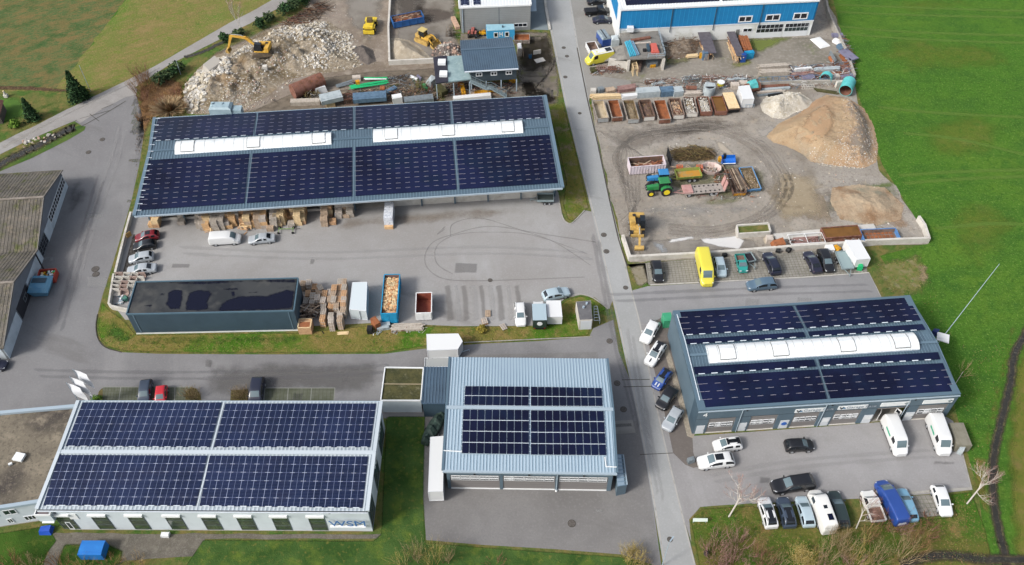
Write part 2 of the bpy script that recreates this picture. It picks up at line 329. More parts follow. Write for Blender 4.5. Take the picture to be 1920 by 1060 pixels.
soft('road_verge',[(1022,200),(1058,190),(1082,280),(1108,392),(1098,398),(1076,418),(1062,414),(1052,385),(1058,340),(1040,260)],mat('road_verge_grass','85813f',.95,layers=[('5d7a2a',.12,.42,.6),('9c8b74',.4,.5,.68),('4e7020',1.2,.55,.75),('6e6557',3,.55,.8)],bump=(4,.2),soft=(1,.6,1),spec=.1),10,fall=.8)
soft('lawn_between',[(722,779),(800,779),(797,930),(800,1015),(905,1024),(1165,1042),(1240,1066),(1260,1130),(300,1130),(380,1010),(700,1012),(712,1000)],mat('lawn_between_mat','55733a',.95,layers=[('40602c',.3,.4,.62),('6f8438',.5,.5,.7),('8b8646',1.8,.56,.78)],bump=(5,.15),soft=(1.5,.3,1),spec=.1),13,fall=.5)
soft('lawn_southwest',[(-150,1000),(0,998),(80,985),(104,1003),(110,1014),(90,1040),(70,1130),(-150,1130)],mat('lawn_sw','4d7029',.95,layers=[('39581f',.3,.4,.62),('76823a',.6,.55,.75),('7d6a40',1.8,.6,.8)],bump=(5,.15),soft=(1.5,.3,1),spec=.1),13,fall=.5)
sheet('path_southwest',[(100,1000),(716,1003),(712,1011),(384,1011),(375,1042),(330,1045),(235,1052),(205,1075),(60,1100),(98,1018)],mat('old_path','7c766c',.92,layers=[('68645b',.3,.4,.7),('8f8a7f',1,.5,.75),('5c6040',1.6,.6,.75),('9a968e',6,.5,.8)],bump=(6,.03),spec=.2),12,jit=.15)
soft('lawn_patch',[(118,1016),(208,1018),(236,1030),(232,1060),(180,1080),(95,1100),(104,1050)],mat('lawn_patch_mat','4d6c2b',.95,layers=[('36551d',.5,.4,.62),('7a6f45',1.5,.5,.75)],bump=(5,.15),soft=(1.5,.5,1),spec=.1),14,fall=.8)
soft('south_bank',[(1313,951),(1410,945),(1500,980),(1600,984),(1700,975),(1790,965),(1770,925),(1822,919),(1830,935),(1850,990),(1862,1040),(1870,1120),(1320,1130),(1290,975)],mat('south_bank_grass','75783a',.95,layers=[('527a28',.12,.44,.6),('9b8454',.3,.5,.68),('44681f',.9,.55,.75),('b09868',2.4,.56,.8),('55482c',3.4,.6,.8)],bump=(4,.22),soft=(1,.5,1),spec=.1),13,fall=.7)
sheet('bank_strip',[(1292,975),(1313,951),(1410,945),(1416,990),(1330,1010),(1300,1040)],G_verge,12,jit=.2)
soft('stream_bank_west',[(1740,540),(1790,620),(1800,740),(1822,919),(1850,1010),(1880,1090),(1865,1000),(1858,900),(1860,840),(1880,760),(1895,690),(1905,640),(1920,600),(1890,610),(1872,680),(1850,770),(1835,850),(1815,800),(1815,740),(1790,640)],soft_of('bank_dry','8f8a44',.8,.3,1.2,[('a68f58',.6,.5,.7),('5f7f2c',1.6,.5,.75)],bump=(4,.2)),5,fall=2)
soft('stream_bank_east',[(1890,680),(1930,620),(1990,600),(1990,1130),(1905,1130),(1880,1000),(1875,860)],soft_of('bank_dry_east','84883c',.85,.3,1.2,[('9d8c55',.5,.5,.7),('5b7f28',1.2,.5,.75)],bump=(4,.2)),4,fall=3)
soft('worn_grass',[(1640,480),(1730,470),(1755,520),(1740,560),(1700,560),(1655,550),(1632,515)],soft_of('worn_grass_mat','8c8a52',.85,.4,1.3,[('a59a78',.8,.5,.7),('4e7f24',1.2,.5,.75)]),5,fall=3)
soft('bare_patch',[(1712,492),(1742,495),(1752,530),(1730,540),(1712,520)],soft_of('bare_patch_mat','b09d7d',.8,.8,1.2),6,fall=2)
G_joint=mat('paving_joint','82816f',.95,layers=[('606250',1.5,.4,.7)])
jb=MB()
def on_quad(q,u,v):
 a=q[0].lerp(q[1],u);b=q[3].lerp(q[2],u);return a.lerp(b,v)
def grid_lines(b,q,nu,nv,wd,m,z):
 for i in range(nu+1):
  a,c=on_quad(q,i/nu,0),on_quad(q,i/nu,1);d=(c-a).normalized();s=Vector((-d.y,d.x,0))*wd/2
  b.add([tuple(p+Vector((0,0,z)))for p in(a-s,a+s,c+s,c-s)],[(3,2,1,0)],m)
 for j in range(nv+1):
  a,c=on_quad(q,0,j/nv),on_quad(q,1,j/nv);d=(c-a).normalized();s=Vector((-d.y,d.x,0))*wd/2
  b.add([tuple(p+Vector((0,0,z+.001)))for p in(a-s,a+s,c+s,c-s)],[(3,2,1,0)],m)
for q in([(1218,532),(1500,519),(1482,474),(1213,493)],[(1500,519),(1626,511),(1617,467),(1482,474)],[(1660,975),(1785,966),(1768,927),(1630,935)]):
 Q=[W(*p)for p in q];nu=int((Q[1]-Q[0]).length/.55);nv=int((Q[2]-Q[1]).length/.5);
 if q[0][1]>900:sheet('parking_paving',q,G_pave,14)
 grid_lines(jb,Q,nu,nv,.06,G_joint,.062 if q[0][1]>900 else .036)
jb.build('paving_joints',kind='structure')
Qs=[[(188,752),(362,752),(362,726),(193,726)],[(495,752),(626,752),(628,728),(497,728)]]
pb=MB();G_pav2=mat('grass_pavers','75776a',.9,layers=[('656a55',.6,.4,.7),('85877c',1.5,.5,.8)])
for q in Qs:
 Q=[W(*p)for p in q];sheet('parking_bay',q,G_pav2,8);n=max(2,int((Q[1]-Q[0]).length/2.6));grid_lines(pb,Q,n,1,.12,mat('bay_line','9a9c94',.9),.036)
 grid_lines(pb,Q,n*6,9,.05,mat('paver_gap','555d40',.9),.034)
pb.build('bay_markings',kind='structure')
K_st=mat('kerb_stone','b9b6ae',.85,layers=[('98958c',.8,.45,.7),('cfccc5',3,.55,.8)])
K_dk=mat('dark_edge','5a554d',.95,layers=[('3f3b34',1,.4,.7)])
K_ln=mat('edge_line','c4c1ba',.9,layers=[('9c9992',.8,.5,.7)])
kerb(curve([(1046,362),(1051,392),(1057,412),(1068,420),(1078,414),(1096,395)],6),.16,.12,K_st)
kerb(curve([(1028,586),(1036,570),(1055,560),(1085,553),(1105,556),(1122,566),(1140,580)],6),.16,.12,K_st)
kerb([(870,643),(1000,637),(1110,632)],.14,.1,K_st)
kerb(curve([(183,590),(180,612),(184,636),(198,652),(228,661)],5),.12,.1,K_dk)
kerb([(1219,535),(1360,528),(1500,521),(1629,512)],.18,.1,mat('white_kerb','d6d3cc',.8,layers=[('aaa79e',1,.5,.75)]))
kerb([(1629,512),(1641,535),(1653,560)],.12,.06,K_st)
kerb([(1406,942),(1416,941)],.2,.1,K_st)
kerb([(1616,932),(1700,926),(1770,920),(1822,917)],.35,.12,K_st)
kerb([(1790,795),(1822,918)],.14,.08,K_st)
kerb([(1222,670),(1250,760),(1272,822),(1285,852)],.001,.001,K_dk)
kerb([(1247,646),(1262,700),(1282,770),(1293,815),(1301,818)],.8,.05,mat('gravel_strip','b5aa98',.95,layers=[('8c8373',2.5,.45,.7),('d0c7b7',5,.5,.7)],bump=(8,.08)),name='gravel_strip')
line('road_edge_line',[(p[0]+3,p[1])for p in RL[1:]],.16,K_ln,14)
line('road_edge_line',[(p[0]-2,p[1])for p in RR[1:]],.18,K_ln,14)
line('road_seam',[(1082,90),(1102,190),(1121,272),(1142,372),(1160,450),(1176,500)],.22,K_dk,15)
line('pavement_seam',[(1200,853),(1262,850)],.1,K_dk,15);
for a,b_ in(((1166,713),(1218,712)),((1169,726),(1221,725))):line('road_seam',[a,b_],.12,K_dk,15)
sheet('drain_slab',[(1150,790),(1186,788),(1192,812),(1155,815)],mat('slab','a9a6a1',.9,layers=[('98958f',1,.4,.7)]),15)
line('drain_grate',[(1152,799),(1184,797)],.5,mat('grate','85837f',.7,layers=[('6d6b68',8,.4,.6)]),16)
for s in([(160,420),(175,380),(192,300),(215,262)],[(150,660),(158,560),(170,500),(182,455)],[(100,540),(140,520),(155,516),(160,480)],[(60,297),(90,290),(125,280)]):
 line('crack',curve(s,6),.09,mat('crack_tar','5f5d5c',.9,soft=(2,.8,.7)),15)
line('oil_trail',[(86,586),(80,602)],.5,mat('oil','3f3e40',.6,soft=(2,.6,.8)),15,softw=True)
for s in([(150,205+18),(205,230-22)],[(190,205),(212,196)],[(168,214),(186,236-8)]):line('slab_joint',s,.1,K_dk,15)
line('asphalt_seam',[(140,243),(160,234),(200,212),(236,190)],.12,K_dk,15)
MC=mat('cast_iron','77716c',.7,layers=[('5c5753',5,.4,.6)])
def manhole(px,r=.42,lab='',m=MC):
 c=W(*px);b=MB();b.disc((0,0,0),r+.08,K_dk,20,th=.066);b.disc((0,0,.0),r,m,20,th=.072)
 for i in range(-2,3):b.box((0,i*r*.3,.074),(r*1.3,.03,.006),K_dk)
 o=b.build('manhole_cover');o.location=c;tag(o,lab,'manhole cover','manhole covers in the asphalt')
for px,r,lab in(((179,505),.55,'round reddish manhole cover west of the long hall, upper of the close pair'),((180,515),.5,'round reddish manhole cover west of the long hall, lower of the close pair'),((192,262),.4,'manhole cover nearest the lane junction in the west forecourt'),((166,286),.4,'manhole cover in the west forecourt behind the old hall'),((1132,441),.42,'manhole cover in the road beside the excavator, upper one'),((1137,472),.42,'manhole cover in the road beside the excavator, lower one'),((1173,540),.34,'dark square drain cover at the road edge near the black parked car'),((1157,719),.4,'pale manhole cover right of the garage, upper one'),((1169,768),.4,'pale manhole cover right of the garage, lower one'),((1143,640),.4,'manhole cover below the transformer hut'),((1057,90),.36,'manhole cover in the road by the stilted house, upper one'),((1063,106),.36,'manhole cover in the road by the stilted house, middle one'),((1060,145),.36,'manhole cover in the road by the stilted house, lower one'),((1072,982),.45,'dark round manhole cover in front of the three garage doors'),((1256,1012),.3,'small dark drain cover in the road at the bottom'),((919,526),.3,'small dark drain cover in the hall yard below the tyre marks'),((1087,213),.28,'dark patch-like drain cover in the road by the hall corner')):
 manhole(px,r,lab)
TM=mat('tyre_mark','84807b',.9,soft=(.4,1.0,.26))
for s,wd in(([(1120,455),(1020,440),(920,425),(850,440),(812,455),(797,480),(803,505),(835,524),(900,527),(1000,524),(1100,520)],.35),([(1105,478),(1000,442),(920,436),(860,440),(826,455),(815,475),(822,498),(850,515)],.3),([(1110,500),(1040,455),(970,430),(900,410),(850,420),(845,445)],.3),([(835,425),(820,440),(834,430)],.3),):
 line('tyre_mark',curve(s,8),wd,TM,16,softw=True)
SK_=mat('bay_stain','908c88',.9,soft=(.4,1.2,.35));SL_=mat('bay_bleach','c6c5c3',.9,soft=(.4,1.2,.35))
for i,x in enumerate((842,858,872,890,905,922,938,955,972)):line('bay_stain',curve([(x-4,535),(x,560),(x+3,604)],6),(1.6,1.1,1.4)[i%3],(SK_,SL_)[i%2],16,softw=True)
WM=mat('white_scuff','c9c7c3',.9,soft=(1.5,1,.8))
for s in([(942,1004),(950,1003)],[(958,996),(973,990)],[(982,984),(998,981)],[(1009,984),(1021,994)],[(1028,1002),(1037,1017)],[(960,1009),(975,1013)],[(988,1017),(1002,1020)],[(1020,1025),(1075,1027)],[(1085,1030),(1118,1033)]):line('chalk_mark',s,.4,WM,16,softw=True)
DM=mat('track_dark','9a9086',.95,soft=(.3,1.8,.26));DL=mat('track_light','c8c0b4',.95,soft=(.3,1.8,.26))
for i in range(11):
 o=i*5.5+(i%3)*2;m=DM if i%2 else DL
 line('tyre_track',curve([(1190-i*3,470-i*6),(1180+i*2,400-i*3),(1160+i,330),(1150+i*2,290-i),(1190+i,262-i*1.5),(1270,248-i*1.2),(1340,250-i*2),(1400+o*.6,275-i),(1440+o*.7,320),(1450+o*.7,360),(1420+o*.5,400+i),(1340,425+i*2),(1250,420+i*2)],8),(.5,1.3,.8)[i%3],m,8+i%3,softw=True)
for i in range(9):line('tyre_track',curve([(1120+i*4,245+i*3),(1160+i*6,262+i*4),(1175+i*6,285+i*5),(1168+i*4,320),(1176+i*3,380)],7),.7,(DM,DL)[i%2],12+i%2,softw=True)
for i in range(8):line('tyre_track',curve([(985+i*3,175+i*3),(1010+i*3,160-i*4),(1035,135-i*3),(1040+i,105+i*2)],7),.7,(mat('track_mud','6b625a',.95,soft=(.7,.9,.6)),DL)[i%2],8+i%3,softw=True)
def sp(name,px,col,op=.85,nsc=.4,amp=1.2,fall=3,lvl=9,ly=()):soft(name,px,soft_of('p_'+col+str(op)+str(nsc),col,op,nsc,amp,ly,bump=(3,.08)),lvl,fall=fall)
sp('rubble_yard_ground',[(345,205),(345,150),(400,95),(470,62),(560,20),(600,-60),(860,-60),(860,60),(900,120),(820,185),(560,210),(430,222),(350,215)],'a2968a',1,.3,.5,3,7,[('8a7d6e',.15,.4,.65),('bdb2a2',.4,.5,.75),('75695a',1.2,.55,.8),('d6cfc4',3,.6,.78)])
sp('muddy_lane',[(560,150),(680,133),(820,125),(822,148),(700,156),(570,172)],'8a7f70',.9,.5,.8,1.5,9,[('6f655a',.8,.45,.7)])
sp('concrete_pad',[(730,0),(733,70),(730,122),(815,120),(860,100),(862,-40),(640,-40),(640,30),(700,100)],'a9a39a',.8,.25,1.4,3,10,[('8d867c',.2,.45,.65)])
sp('dark_puddle',[(775,5),(860,20),(852,40),(790,55),(770,45)],'6f665f',.75,.4,1.2,2.5,11)
sp('dark_ground',[(735,-10),(800,-20),(810,40),(740,42)],'6b645d',.8,.3,1.4,3,11)
sp('wet_ground',[(950,100),(1040,60),(1055,190),(1010,200),(965,170)],'968f88',.8,.3,1.3,3,9,[('7a7168',.4,.45,.7)])
sp('straw_ground',[(955,75),(1040,58),(1050,120),(990,150),(960,125)],'a39a80',.75,.4,1.4,3,10,[('84905a',.4,.55,.7)])
sp('clay_patch',[(1570,350),(1640,345),(1690,365),(1715,410),(1740,440),(1640,430),(1560,415),(1545,370)],'b99a7c',.85,.3,1.2,4,9,[('a5825f',.3,.5,.7)])
sp('grey_clay',[(1540,360),(1590,352),(1612,380),(1600,405),(1560,415),(1530,395)],'9f9a84',.7,.3,1.2,3,10)
sp('brown_edge',[(1420,330),(1520,350),(1600,345),(1580,430),(1480,420),(1440,380)],'ab9a83',.6,.25,1.4,4,9)
sp('grey_gravel',[(1180,405),(1230,395),(1300,420),(1240,440),(1180,440)],'a9a59e',.7,.3,1.2,3,10)
sp('pale_puddle',[(1330,255),(1352,262),(1375,280),(1395,300),(1375,300),(1345,285)],'cfc4b3',.9,.4,.8,1.5,12)
sp('pale_patch',[(1410,240),(1450,230),(1470,240),(1440,262),(1418,262)],'c5bfb6',.75,.6,1.4,2,12)
sp('weedy_patch',[(1255,75),(1300,70),(1300,120),(1240,130),(1235,95)],'8f8a6c',.8,.5,1.3,2,9,[('6d7a40',.8,.5,.7)])
sp('weedy_patch',[(1390,68),(1500,66),(1480,80),(1430,105),(1395,95)],'87964c',.75,.3,1.2,2.5,9)
sp('weedy_patch',[(1360,118),(1410,105),(1420,125),(1370,132)],'97995a',.7,.5,1.3,2,9)
sp('weedy_patch',[(1585,345),(1680,330),(1700,380),(1660,372),(1600,352)],'76894a',.75,.3,1.3,3,9)
sp('muddy_ground',[(1180,232),(1350,215),(1420,235),(1380,250),(1230,262)],'857b70',.55,.2,1.4,3,9)
sp('corner_verge',[(1176,500),(1210,494),(1220,530),(1205,540),(1190,538)],'a39a86',.95,.7,.8,1,13,[('7f7c56',1.5,.5,.7)])
sp('painted_hall_shade',[(110,330),(165,330),(175,380),(120,420),(90,470),(70,560),(50,600),(60,520),(95,430),(120,370)],'77777a',.6,.2,1.3,4,8)  # darker tint paints the old hall's shadow onto the asphalt along its wall
sp('cloudy_asphalt',[(380,670),(720,668),(715,750),(380,752)],'7d7b79',.6,.15,1.4,4,8)
sp('rust_stain',[(640,400),(850,385),(1000,380),(980,410),(800,430),(620,440)],'a89c8e',.6,.15,1.3,4,10)
sp('grey_flat',[(1130,240),(1300,225),(1420,240),(1300,262),(1160,300),(1145,280)],'9c9389',.6,.2,1.5,4,9)
sp('pale_flat',[(1190,380),(1350,372),(1460,380),(1420,405),(1260,420),(1195,405)],'bdbab4',.75,.25,1.3,5,9,[('9c988f',.5,.5,.7)])
sp('tan_flat',[(1430,300),(1560,330),(1560,420),(1460,430),(1430,380)],'c4b498',.7,.25,1.3,5,10,[('a39379',.5,.5,.7),('d5c8b0',1.5,.55,.75)])
sp('mossy_flat',[(1300,372),(1390,365),(1400,385),(1320,392)],'9a9a78',.6,.5,1.4,2,10)
sp('wet_slab',[(1180,448),(1250,445),(1340,445),(1420,445),(1430,470),(1300,478),(1195,485)],'a8a299',.9,.4,.8,1.5,13,[('8e8880',.5,.45,.65)])
sp('blue_gravel',[(1215,448),(1240,452),(1262,470),(1280,478),(1240,480),(1222,465)],'b7bcc0',.8,.8,1.3,1.5,14)
sp('white_slab',[(1308,447),(1382,440),(1400,452),(1388,470),(1350,466),(1318,458)],'efeeec',1,.5,.9,.8,14)
sp('white_slab',[(1258,446),(1298,441),(1308,449),(1270,456),(1242,462),(1248,454)],'efeeec',1,.6,.9,.8,14)
sp('pale_slab',[(1440,440),(1530,432),(1640,425),(1660,430),(1640,440),(1450,462)],'c4c0b9',.9,.4,1,1.2,14)
sp('yard_mud',[(835,120),(900,150),(1000,150),(1050,185),(1052,200),(960,205),(880,200),(820,200)],'8d857a',.95,.4,1.0,2,10,[('6f675d',.6,.45,.7),('a59d91',2,.5,.75)])
sp('yard_mud',[(955,55),(1032,57),(1052,120),(1056,190),(1020,205),(975,180),(965,100)],'958c80',.9,.3,1.0,2,10,[('7b7367',.5,.45,.7),('838556',.3,.56,.7)])
sp('yard_mud',[(840,45),(868,60),(960,62),(965,80),(860,80),(835,70)],'958c80',.9,.3,1.0,1.5,10)
sp('back_mud',[(540,175),(820,150),(830,195),(560,215),(430,225)],'8f8475',.95,.4,.9,1.5,10,[('6f6558',.8,.45,.7)])
sp('brown_verge',[(345,155),(400,98),(430,90),(420,105),(372,135),(350,175)],'8f7d66',.9,.5,1.0,1.5,8)
kerb([(1452,447),(1545,438),(1640,428)],1.5,.35,mat('white_concrete','e0ddd6',.9,layers=[('bdb8ae',.6,.5,.72),('c9c5bc',2,.55,.75)]),'pit_wall','broad pale concrete wall top along the upper side of the pit','wall')
sp('mossy_flat',[(1250,305),(1350,300),(1445,318),(1440,362),(1380,380),(1280,372),(1245,350)],'8b8a6e',.7,.5,1.3,2.5,13,[('6f7048',.6,.5,.68),('a39b8a',1.5,.5,.7),('7a6d5c',1,.55,.7)])
WTR=mat('stream_water','3f3b33',.25,layers=[('35342c',.8,.4,.6),('6a675a',3,.55,.75)],bump=(4,.03),spec=.5)
MUD=mat('stream_mud','4d4538',.95,layers=[('3a352a',1,.4,.6),('6f6a45',2.5,.55,.7)],bump=(4,.2))
def stream(px,wd,name='stream',lvl=17):
 P=[(x+R.uniform(-1,1)*wd*1.6,y+R.uniform(-1,1)*wd*1.2)for x,y in curve(px,9)];line('stream_edge',P,wd*3.6,mat('mud_soft','4a4234',.95,soft=(1.2,.7,1),layers=[('6c6a40',1.2,.5,.7)]),lvl,softw=True);line(name,P,wd,WTR,lvl+1)
stream([(1960,560),(1915,640),(1900,672),(1894,720),(1880,780),(1866,840),(1861,900),(1866,960),(1876,1010),(1884,1040),(1900,1150)],.62)
stream([(1690,1060),(1720,1050),(1760,1042),(1800,1044),(1840,1050),(1878,1050),(1960,1052)],.7,lvl=19)
stream([(-60,350),(0,322-12),(40,288),(70,274),(100,258),(125,246),(140,240)],1.1)
stream([(345,108),(375,100),(405,86),(425,76)],.5)
for i,s in enumerate(([(1650,60),(1900,80),(1930,140),(1700,150),(1610,110)],[(1700,220),(1830,190),(1930,240),(1860,320),(1720,300)],[(1720,380),(1850,350),(1960,420),(1850,520),(1760,480)],[(1620,0),(1800,-20),(1900,20),(1700,40)])):soft('worn_meadow',s,soft_of('meadow_warm','7d8f3a',.55,.06,1.6,[('93974c',.3,.5,.7),('5c8430',.8,.5,.7)],bump=(3,.1)),2,fall=9)
CK=mat('crack_line','6f6d6b',.9,soft=(.8,1,.6));RP=[soft_of('repair_dark','8a8887',.38,.5,.9),soft_of('repair_light','bcbcbb',.4,.5,.9)]
YP=[[(300,440),(1090,440),(1100,540),(300,500)],[(120,330),(220,330),(170,640),(60,660)],[(200,670),(760,670),(700,740),(60,740)],[(820,945),(1210,945),(1220,1020),(820,1005)],[(1310,850),(1780,820),(1800,900),(1330,930)],[(1200,560),(1640,545),(1500,575),(1250,590)]]
for i in range(44):
 q=YP[i%6];u,v=R.random(),R.random();f=lambda k:(q[0][k]*(1-u)+q[1][k]*u)*(1-v)+(q[3][k]*(1-u)+q[2][k]*u)*v;x,y=f(0),f(1);a=R.uniform(-.5,.5)if i%3 else R.uniform(1.2,1.9);pts=[(x,y)]
 for k in range(5):a+=R.uniform(-.35,.35);pts.append((pts[-1][0]+math.cos(a)*9,pts[-1][1]+math.sin(a)*7))
 if i<30:line('crack',curve(pts,3),R.uniform(.05,.14),CK,18)
 elif y<1000:w_,h_=R.uniform(6,26),R.uniform(4,12);soft('asphalt_repair',[(x-w_,y-h_),(x+w_,y-h_+2),(x+w_-2,y+h_),(x-w_-2,y+h_)],RP[i%2],18,fall=.5)
for i in range(26):
 q=YP[i%6];u,v=R.random(),R.random();f=lambda k:(q[0][k]*(1-u)+q[1][k]*u)*(1-v)+(q[3][k]*(1-u)+q[2][k]*u)*v;x,y=f(0),f(1);s_=R.uniform(2,7);soft('oil_stain',[(x-s_,y-s_*.5),(x,y-s_*.7),(x+s_,y),(x,y+s_*.6)],soft_of('oil_spot','6a6866',.45,1.2,.8),20,fall=.5)
for i,s in enumerate(([(60,700),(300,705),(600,700),(740,690)],[(130,560),(180,400),(215,300),(230,240)],[(110,620),(150,470),(190,330)],[(330,470),(600,480),(900,470),(1110,480)],[(1140,560),(1400,548),(1640,540)],[(1180,620),(1205,760),(1240,940)],[(1115,440),(1150,620),(1195,800)],[(1330,900),(1500,870),(1760,850)])):
 for k in(-1,1):line('tyre_wear',curve([(x+k*5,y+k*6)for x,y in s],8),1.0,mat('wear_%d'%(i%2),('87868a','bdbcbb')[i%2],.9,soft=(.2,1.6,.22)),19,softw=True)
for s in([(1545,8),(1700,14),(1960,22)],[(1560,48),(1700,60),(1960,68)],[(1560,22),(1700,28),(1960,34)],[(1570,62),(1720,74),(1960,82)],[(1640,200),(1760,212),(1960,222)],[(1680,330),(1800,322),(1960,318)],[(1690,345),(1800,336),(1960,330)],[(1750,430),(1850,420),(1960,422)],[(1690,250),(1800,262),(1960,300)]):line('mown_line',curve(s,6),1.6,mat('mown','74993a',.95,soft=(.4,1,.5)),3,softw=True)
# ================================================================ BUILDINGS
M_rib=mat('roof_steel_blue','5d7586',.5,layers=[('566c7c',.3,.4,.7)],spec=.5,k=1.7)
M_ribh=mat('roof_rib_blue','6f8899',.45,spec=.5,k=1.7)
M_ribd=mat('roof_steel_dark','50697f',.5,layers=[('43576a',.4,.4,.7)],spec=.5,k=1.7)
M_ribdh=mat('roof_rib_dark','5d7386',.45,spec=.5,k=1.7)
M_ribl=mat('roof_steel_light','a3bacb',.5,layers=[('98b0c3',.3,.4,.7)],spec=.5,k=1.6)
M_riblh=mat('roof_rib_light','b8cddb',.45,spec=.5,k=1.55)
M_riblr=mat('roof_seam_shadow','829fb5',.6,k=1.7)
M_white=mat('white_sheet','e9ecec',.55,layers=[('d5dadb',.6,.5,.8)],k=1.35)
M_wht=mat('white_metal','dfe3e6',.5,k=1.35)
M_sky=mat('skylight_plastic','edf1f2',.4,layers=[('d3d9db',.3,.5,.75),('c9cdc9',1.5,.6,.8)],k=1.36)
M_skyj=mat('skylight_joint','c3c8c8',.5,k=1.5)
M_alu=mat('aluminium','d4dde6',.35,metal=.0,spec=.7,k=1.3)
M_wallg=mat('wall_panel_grey','566874',.6,layers=[('4e606b',.4,.4,.7)],k=1.15)
M_walld=mat('wall_panel_dark','394c59',.6,layers=[('334551',.5,.4,.7)],k=1.15)
M_wallw=mat('wall_white','c2cbd0',.7,layers=[('b4bdc2',.4,.45,.75)],k=1.15)
M_conc=mat('concrete','b3afa6',.9,layers=[('96928a',.5,.45,.7),('c9c5bd',1.6,.52,.78),('7d786f',4,.62,.8)],bump=(6,.02),k=1.6)
M_concw=mat('concrete_pale','d2cec5',.9,layers=[('b0aba0',.5,.5,.72),('e2dfd8',1.5,.5,.78),('8f8a80',3,.64,.78)],bump=(6,.02),k=1.5)
M_dark=mat('dark_interior','24262a',.9,k=1.3)
M_glass=mat('window_glass','2b3a3c',.12,spec=.8,k=1.3)
M_glassd=mat('window_glass_dark','1d222c',.15,spec=.8,k=1.3)
M_frame=mat('window_frame_white','dfe2e4',.5,k=1.2)
M_doorw=mat('door_white','c9ced2',.5,k=1.2)
M_roll=mat('roller_door','817e7c',.55,layers=[('7d7977',6,.4,.7,(.05,.05,1))],k=1.3)
M_pv=mat('solar_cells','161b3a',.12,layers=[('161a38',.25,.35,.7),('232b54',.06,.45,.6),('1c2a4a',.15,.5,.65)],spec=.25,k=2.3)
M_pvb=mat('solar_cells_blue','202c50',.12,layers=[('18223f',.8,.4,.7),('2a3860',.12,.45,.65),('2a2f4c',.3,.5,.7)],spec=.3,k=2.2)
M_pvf=mat('solar_joint','202648',.2,k=2.1)
M_clip=mat('solar_clip','b9b6c2',.4,k=1.7)
M_moss=mat('moss_roof','5d5a34',.95,layers=[('3c4020',.6,.4,.65),('8c8768',1.2,.55,.8),('2d2f1a',3,.5,.8)],bump=(3,.08),k=1.7)
M_gut=mat('gutter','a9bac6',.4,k=1.5)
M_blk=mat('black','191b1e',.7,k=1.4)
def facing(A,B):d=(B-A);return Vector((d.y,-d.x,0)).normalized()
def facebox(b,A,B,t0,t1,z0,z1,m,out=.04,back=.02):
 n=facing(A,B);p=A.lerp(B,t0);q=A.lerp(B,t1)
 q4=[p-n*back,q-n*back,q+n*out,p+n*out];b.prism([(v.x,v.y)for v in(q4[3],q4[2],q4[1],q4[0])],z0,z1,m)
def facepart(name,par,A,B,t0,t1,z0,z1,m,out=.04,label=None):
 b=MB();facebox(b,A,B,t0,t1,z0,z1,m,out);return b.build(name,par,world=True,label=label)
def window(par,A,B,t0,t1,z0,z1,fr=M_frame,gl=M_glassd,cols=2,rows=1,bw=.09,out=.07,name='window'):
 L_=(B-A).length;b=MB();w=bw/L_
 for a,c in((t0,t0+w),(t1-w,t1)):facebox(b,A,B,a,c,z0,z1,fr,out)
 for a,c in((z0,z0+bw),(z1-bw,z1)):facebox(b,A,B,t0+w,t1-w,a,c,fr,out)
 for i in range(1,cols):t=t0+(t1-t0)*i/cols;facebox(b,A,B,t-w*.4,t+w*.4,z0+bw,z1-bw,fr,out*.9)
 for j in range(1,rows):z=z0+(z1-z0)*j/rows;facebox(b,A,B,t0+w,t1-w,z-bw*.35,z+bw*.35,fr,out*.8)
 o=b.build(name,par,world=True);g=MB();facebox(g,A,B,t0+w*.5,t1-w*.5,z0+bw*.5,z1-bw*.5,gl,out*.4)
 go=g.build('pane',o,world=True);go.matrix_local=Matrix();return o
def tpar(A,B,px,z=0):
 p=W(*px,z=z);d=B-A;return max(-.2,min(1.2,(p-A).dot(Vector((d.x,d.y,0)))/(d.x**2+d.y**2)))
def child_world(o):o.matrix_local=Matrix();return o
def lift(pts,h):return[p+Vector((0,0,h))for p in pts]
def quad_on(pxs,pl):return[onp(*p,pl)for p in pxs]
def bil(q,u,v):return q[0].lerp(q[1],u).lerp(q[3].lerp(q[2],u),v)
def ribs(b,FL,FR,BR,BL,step,m,w=.07,h=.05):
 n=max(2,int((FR-FL).length/step))
 for i in range(n+1):t=i/n;b.bar(FL.lerp(FR,t)+Vector((0,0,h/2)),BL.lerp(BR,t)+Vector((0,0,h/2)),w,h,m)
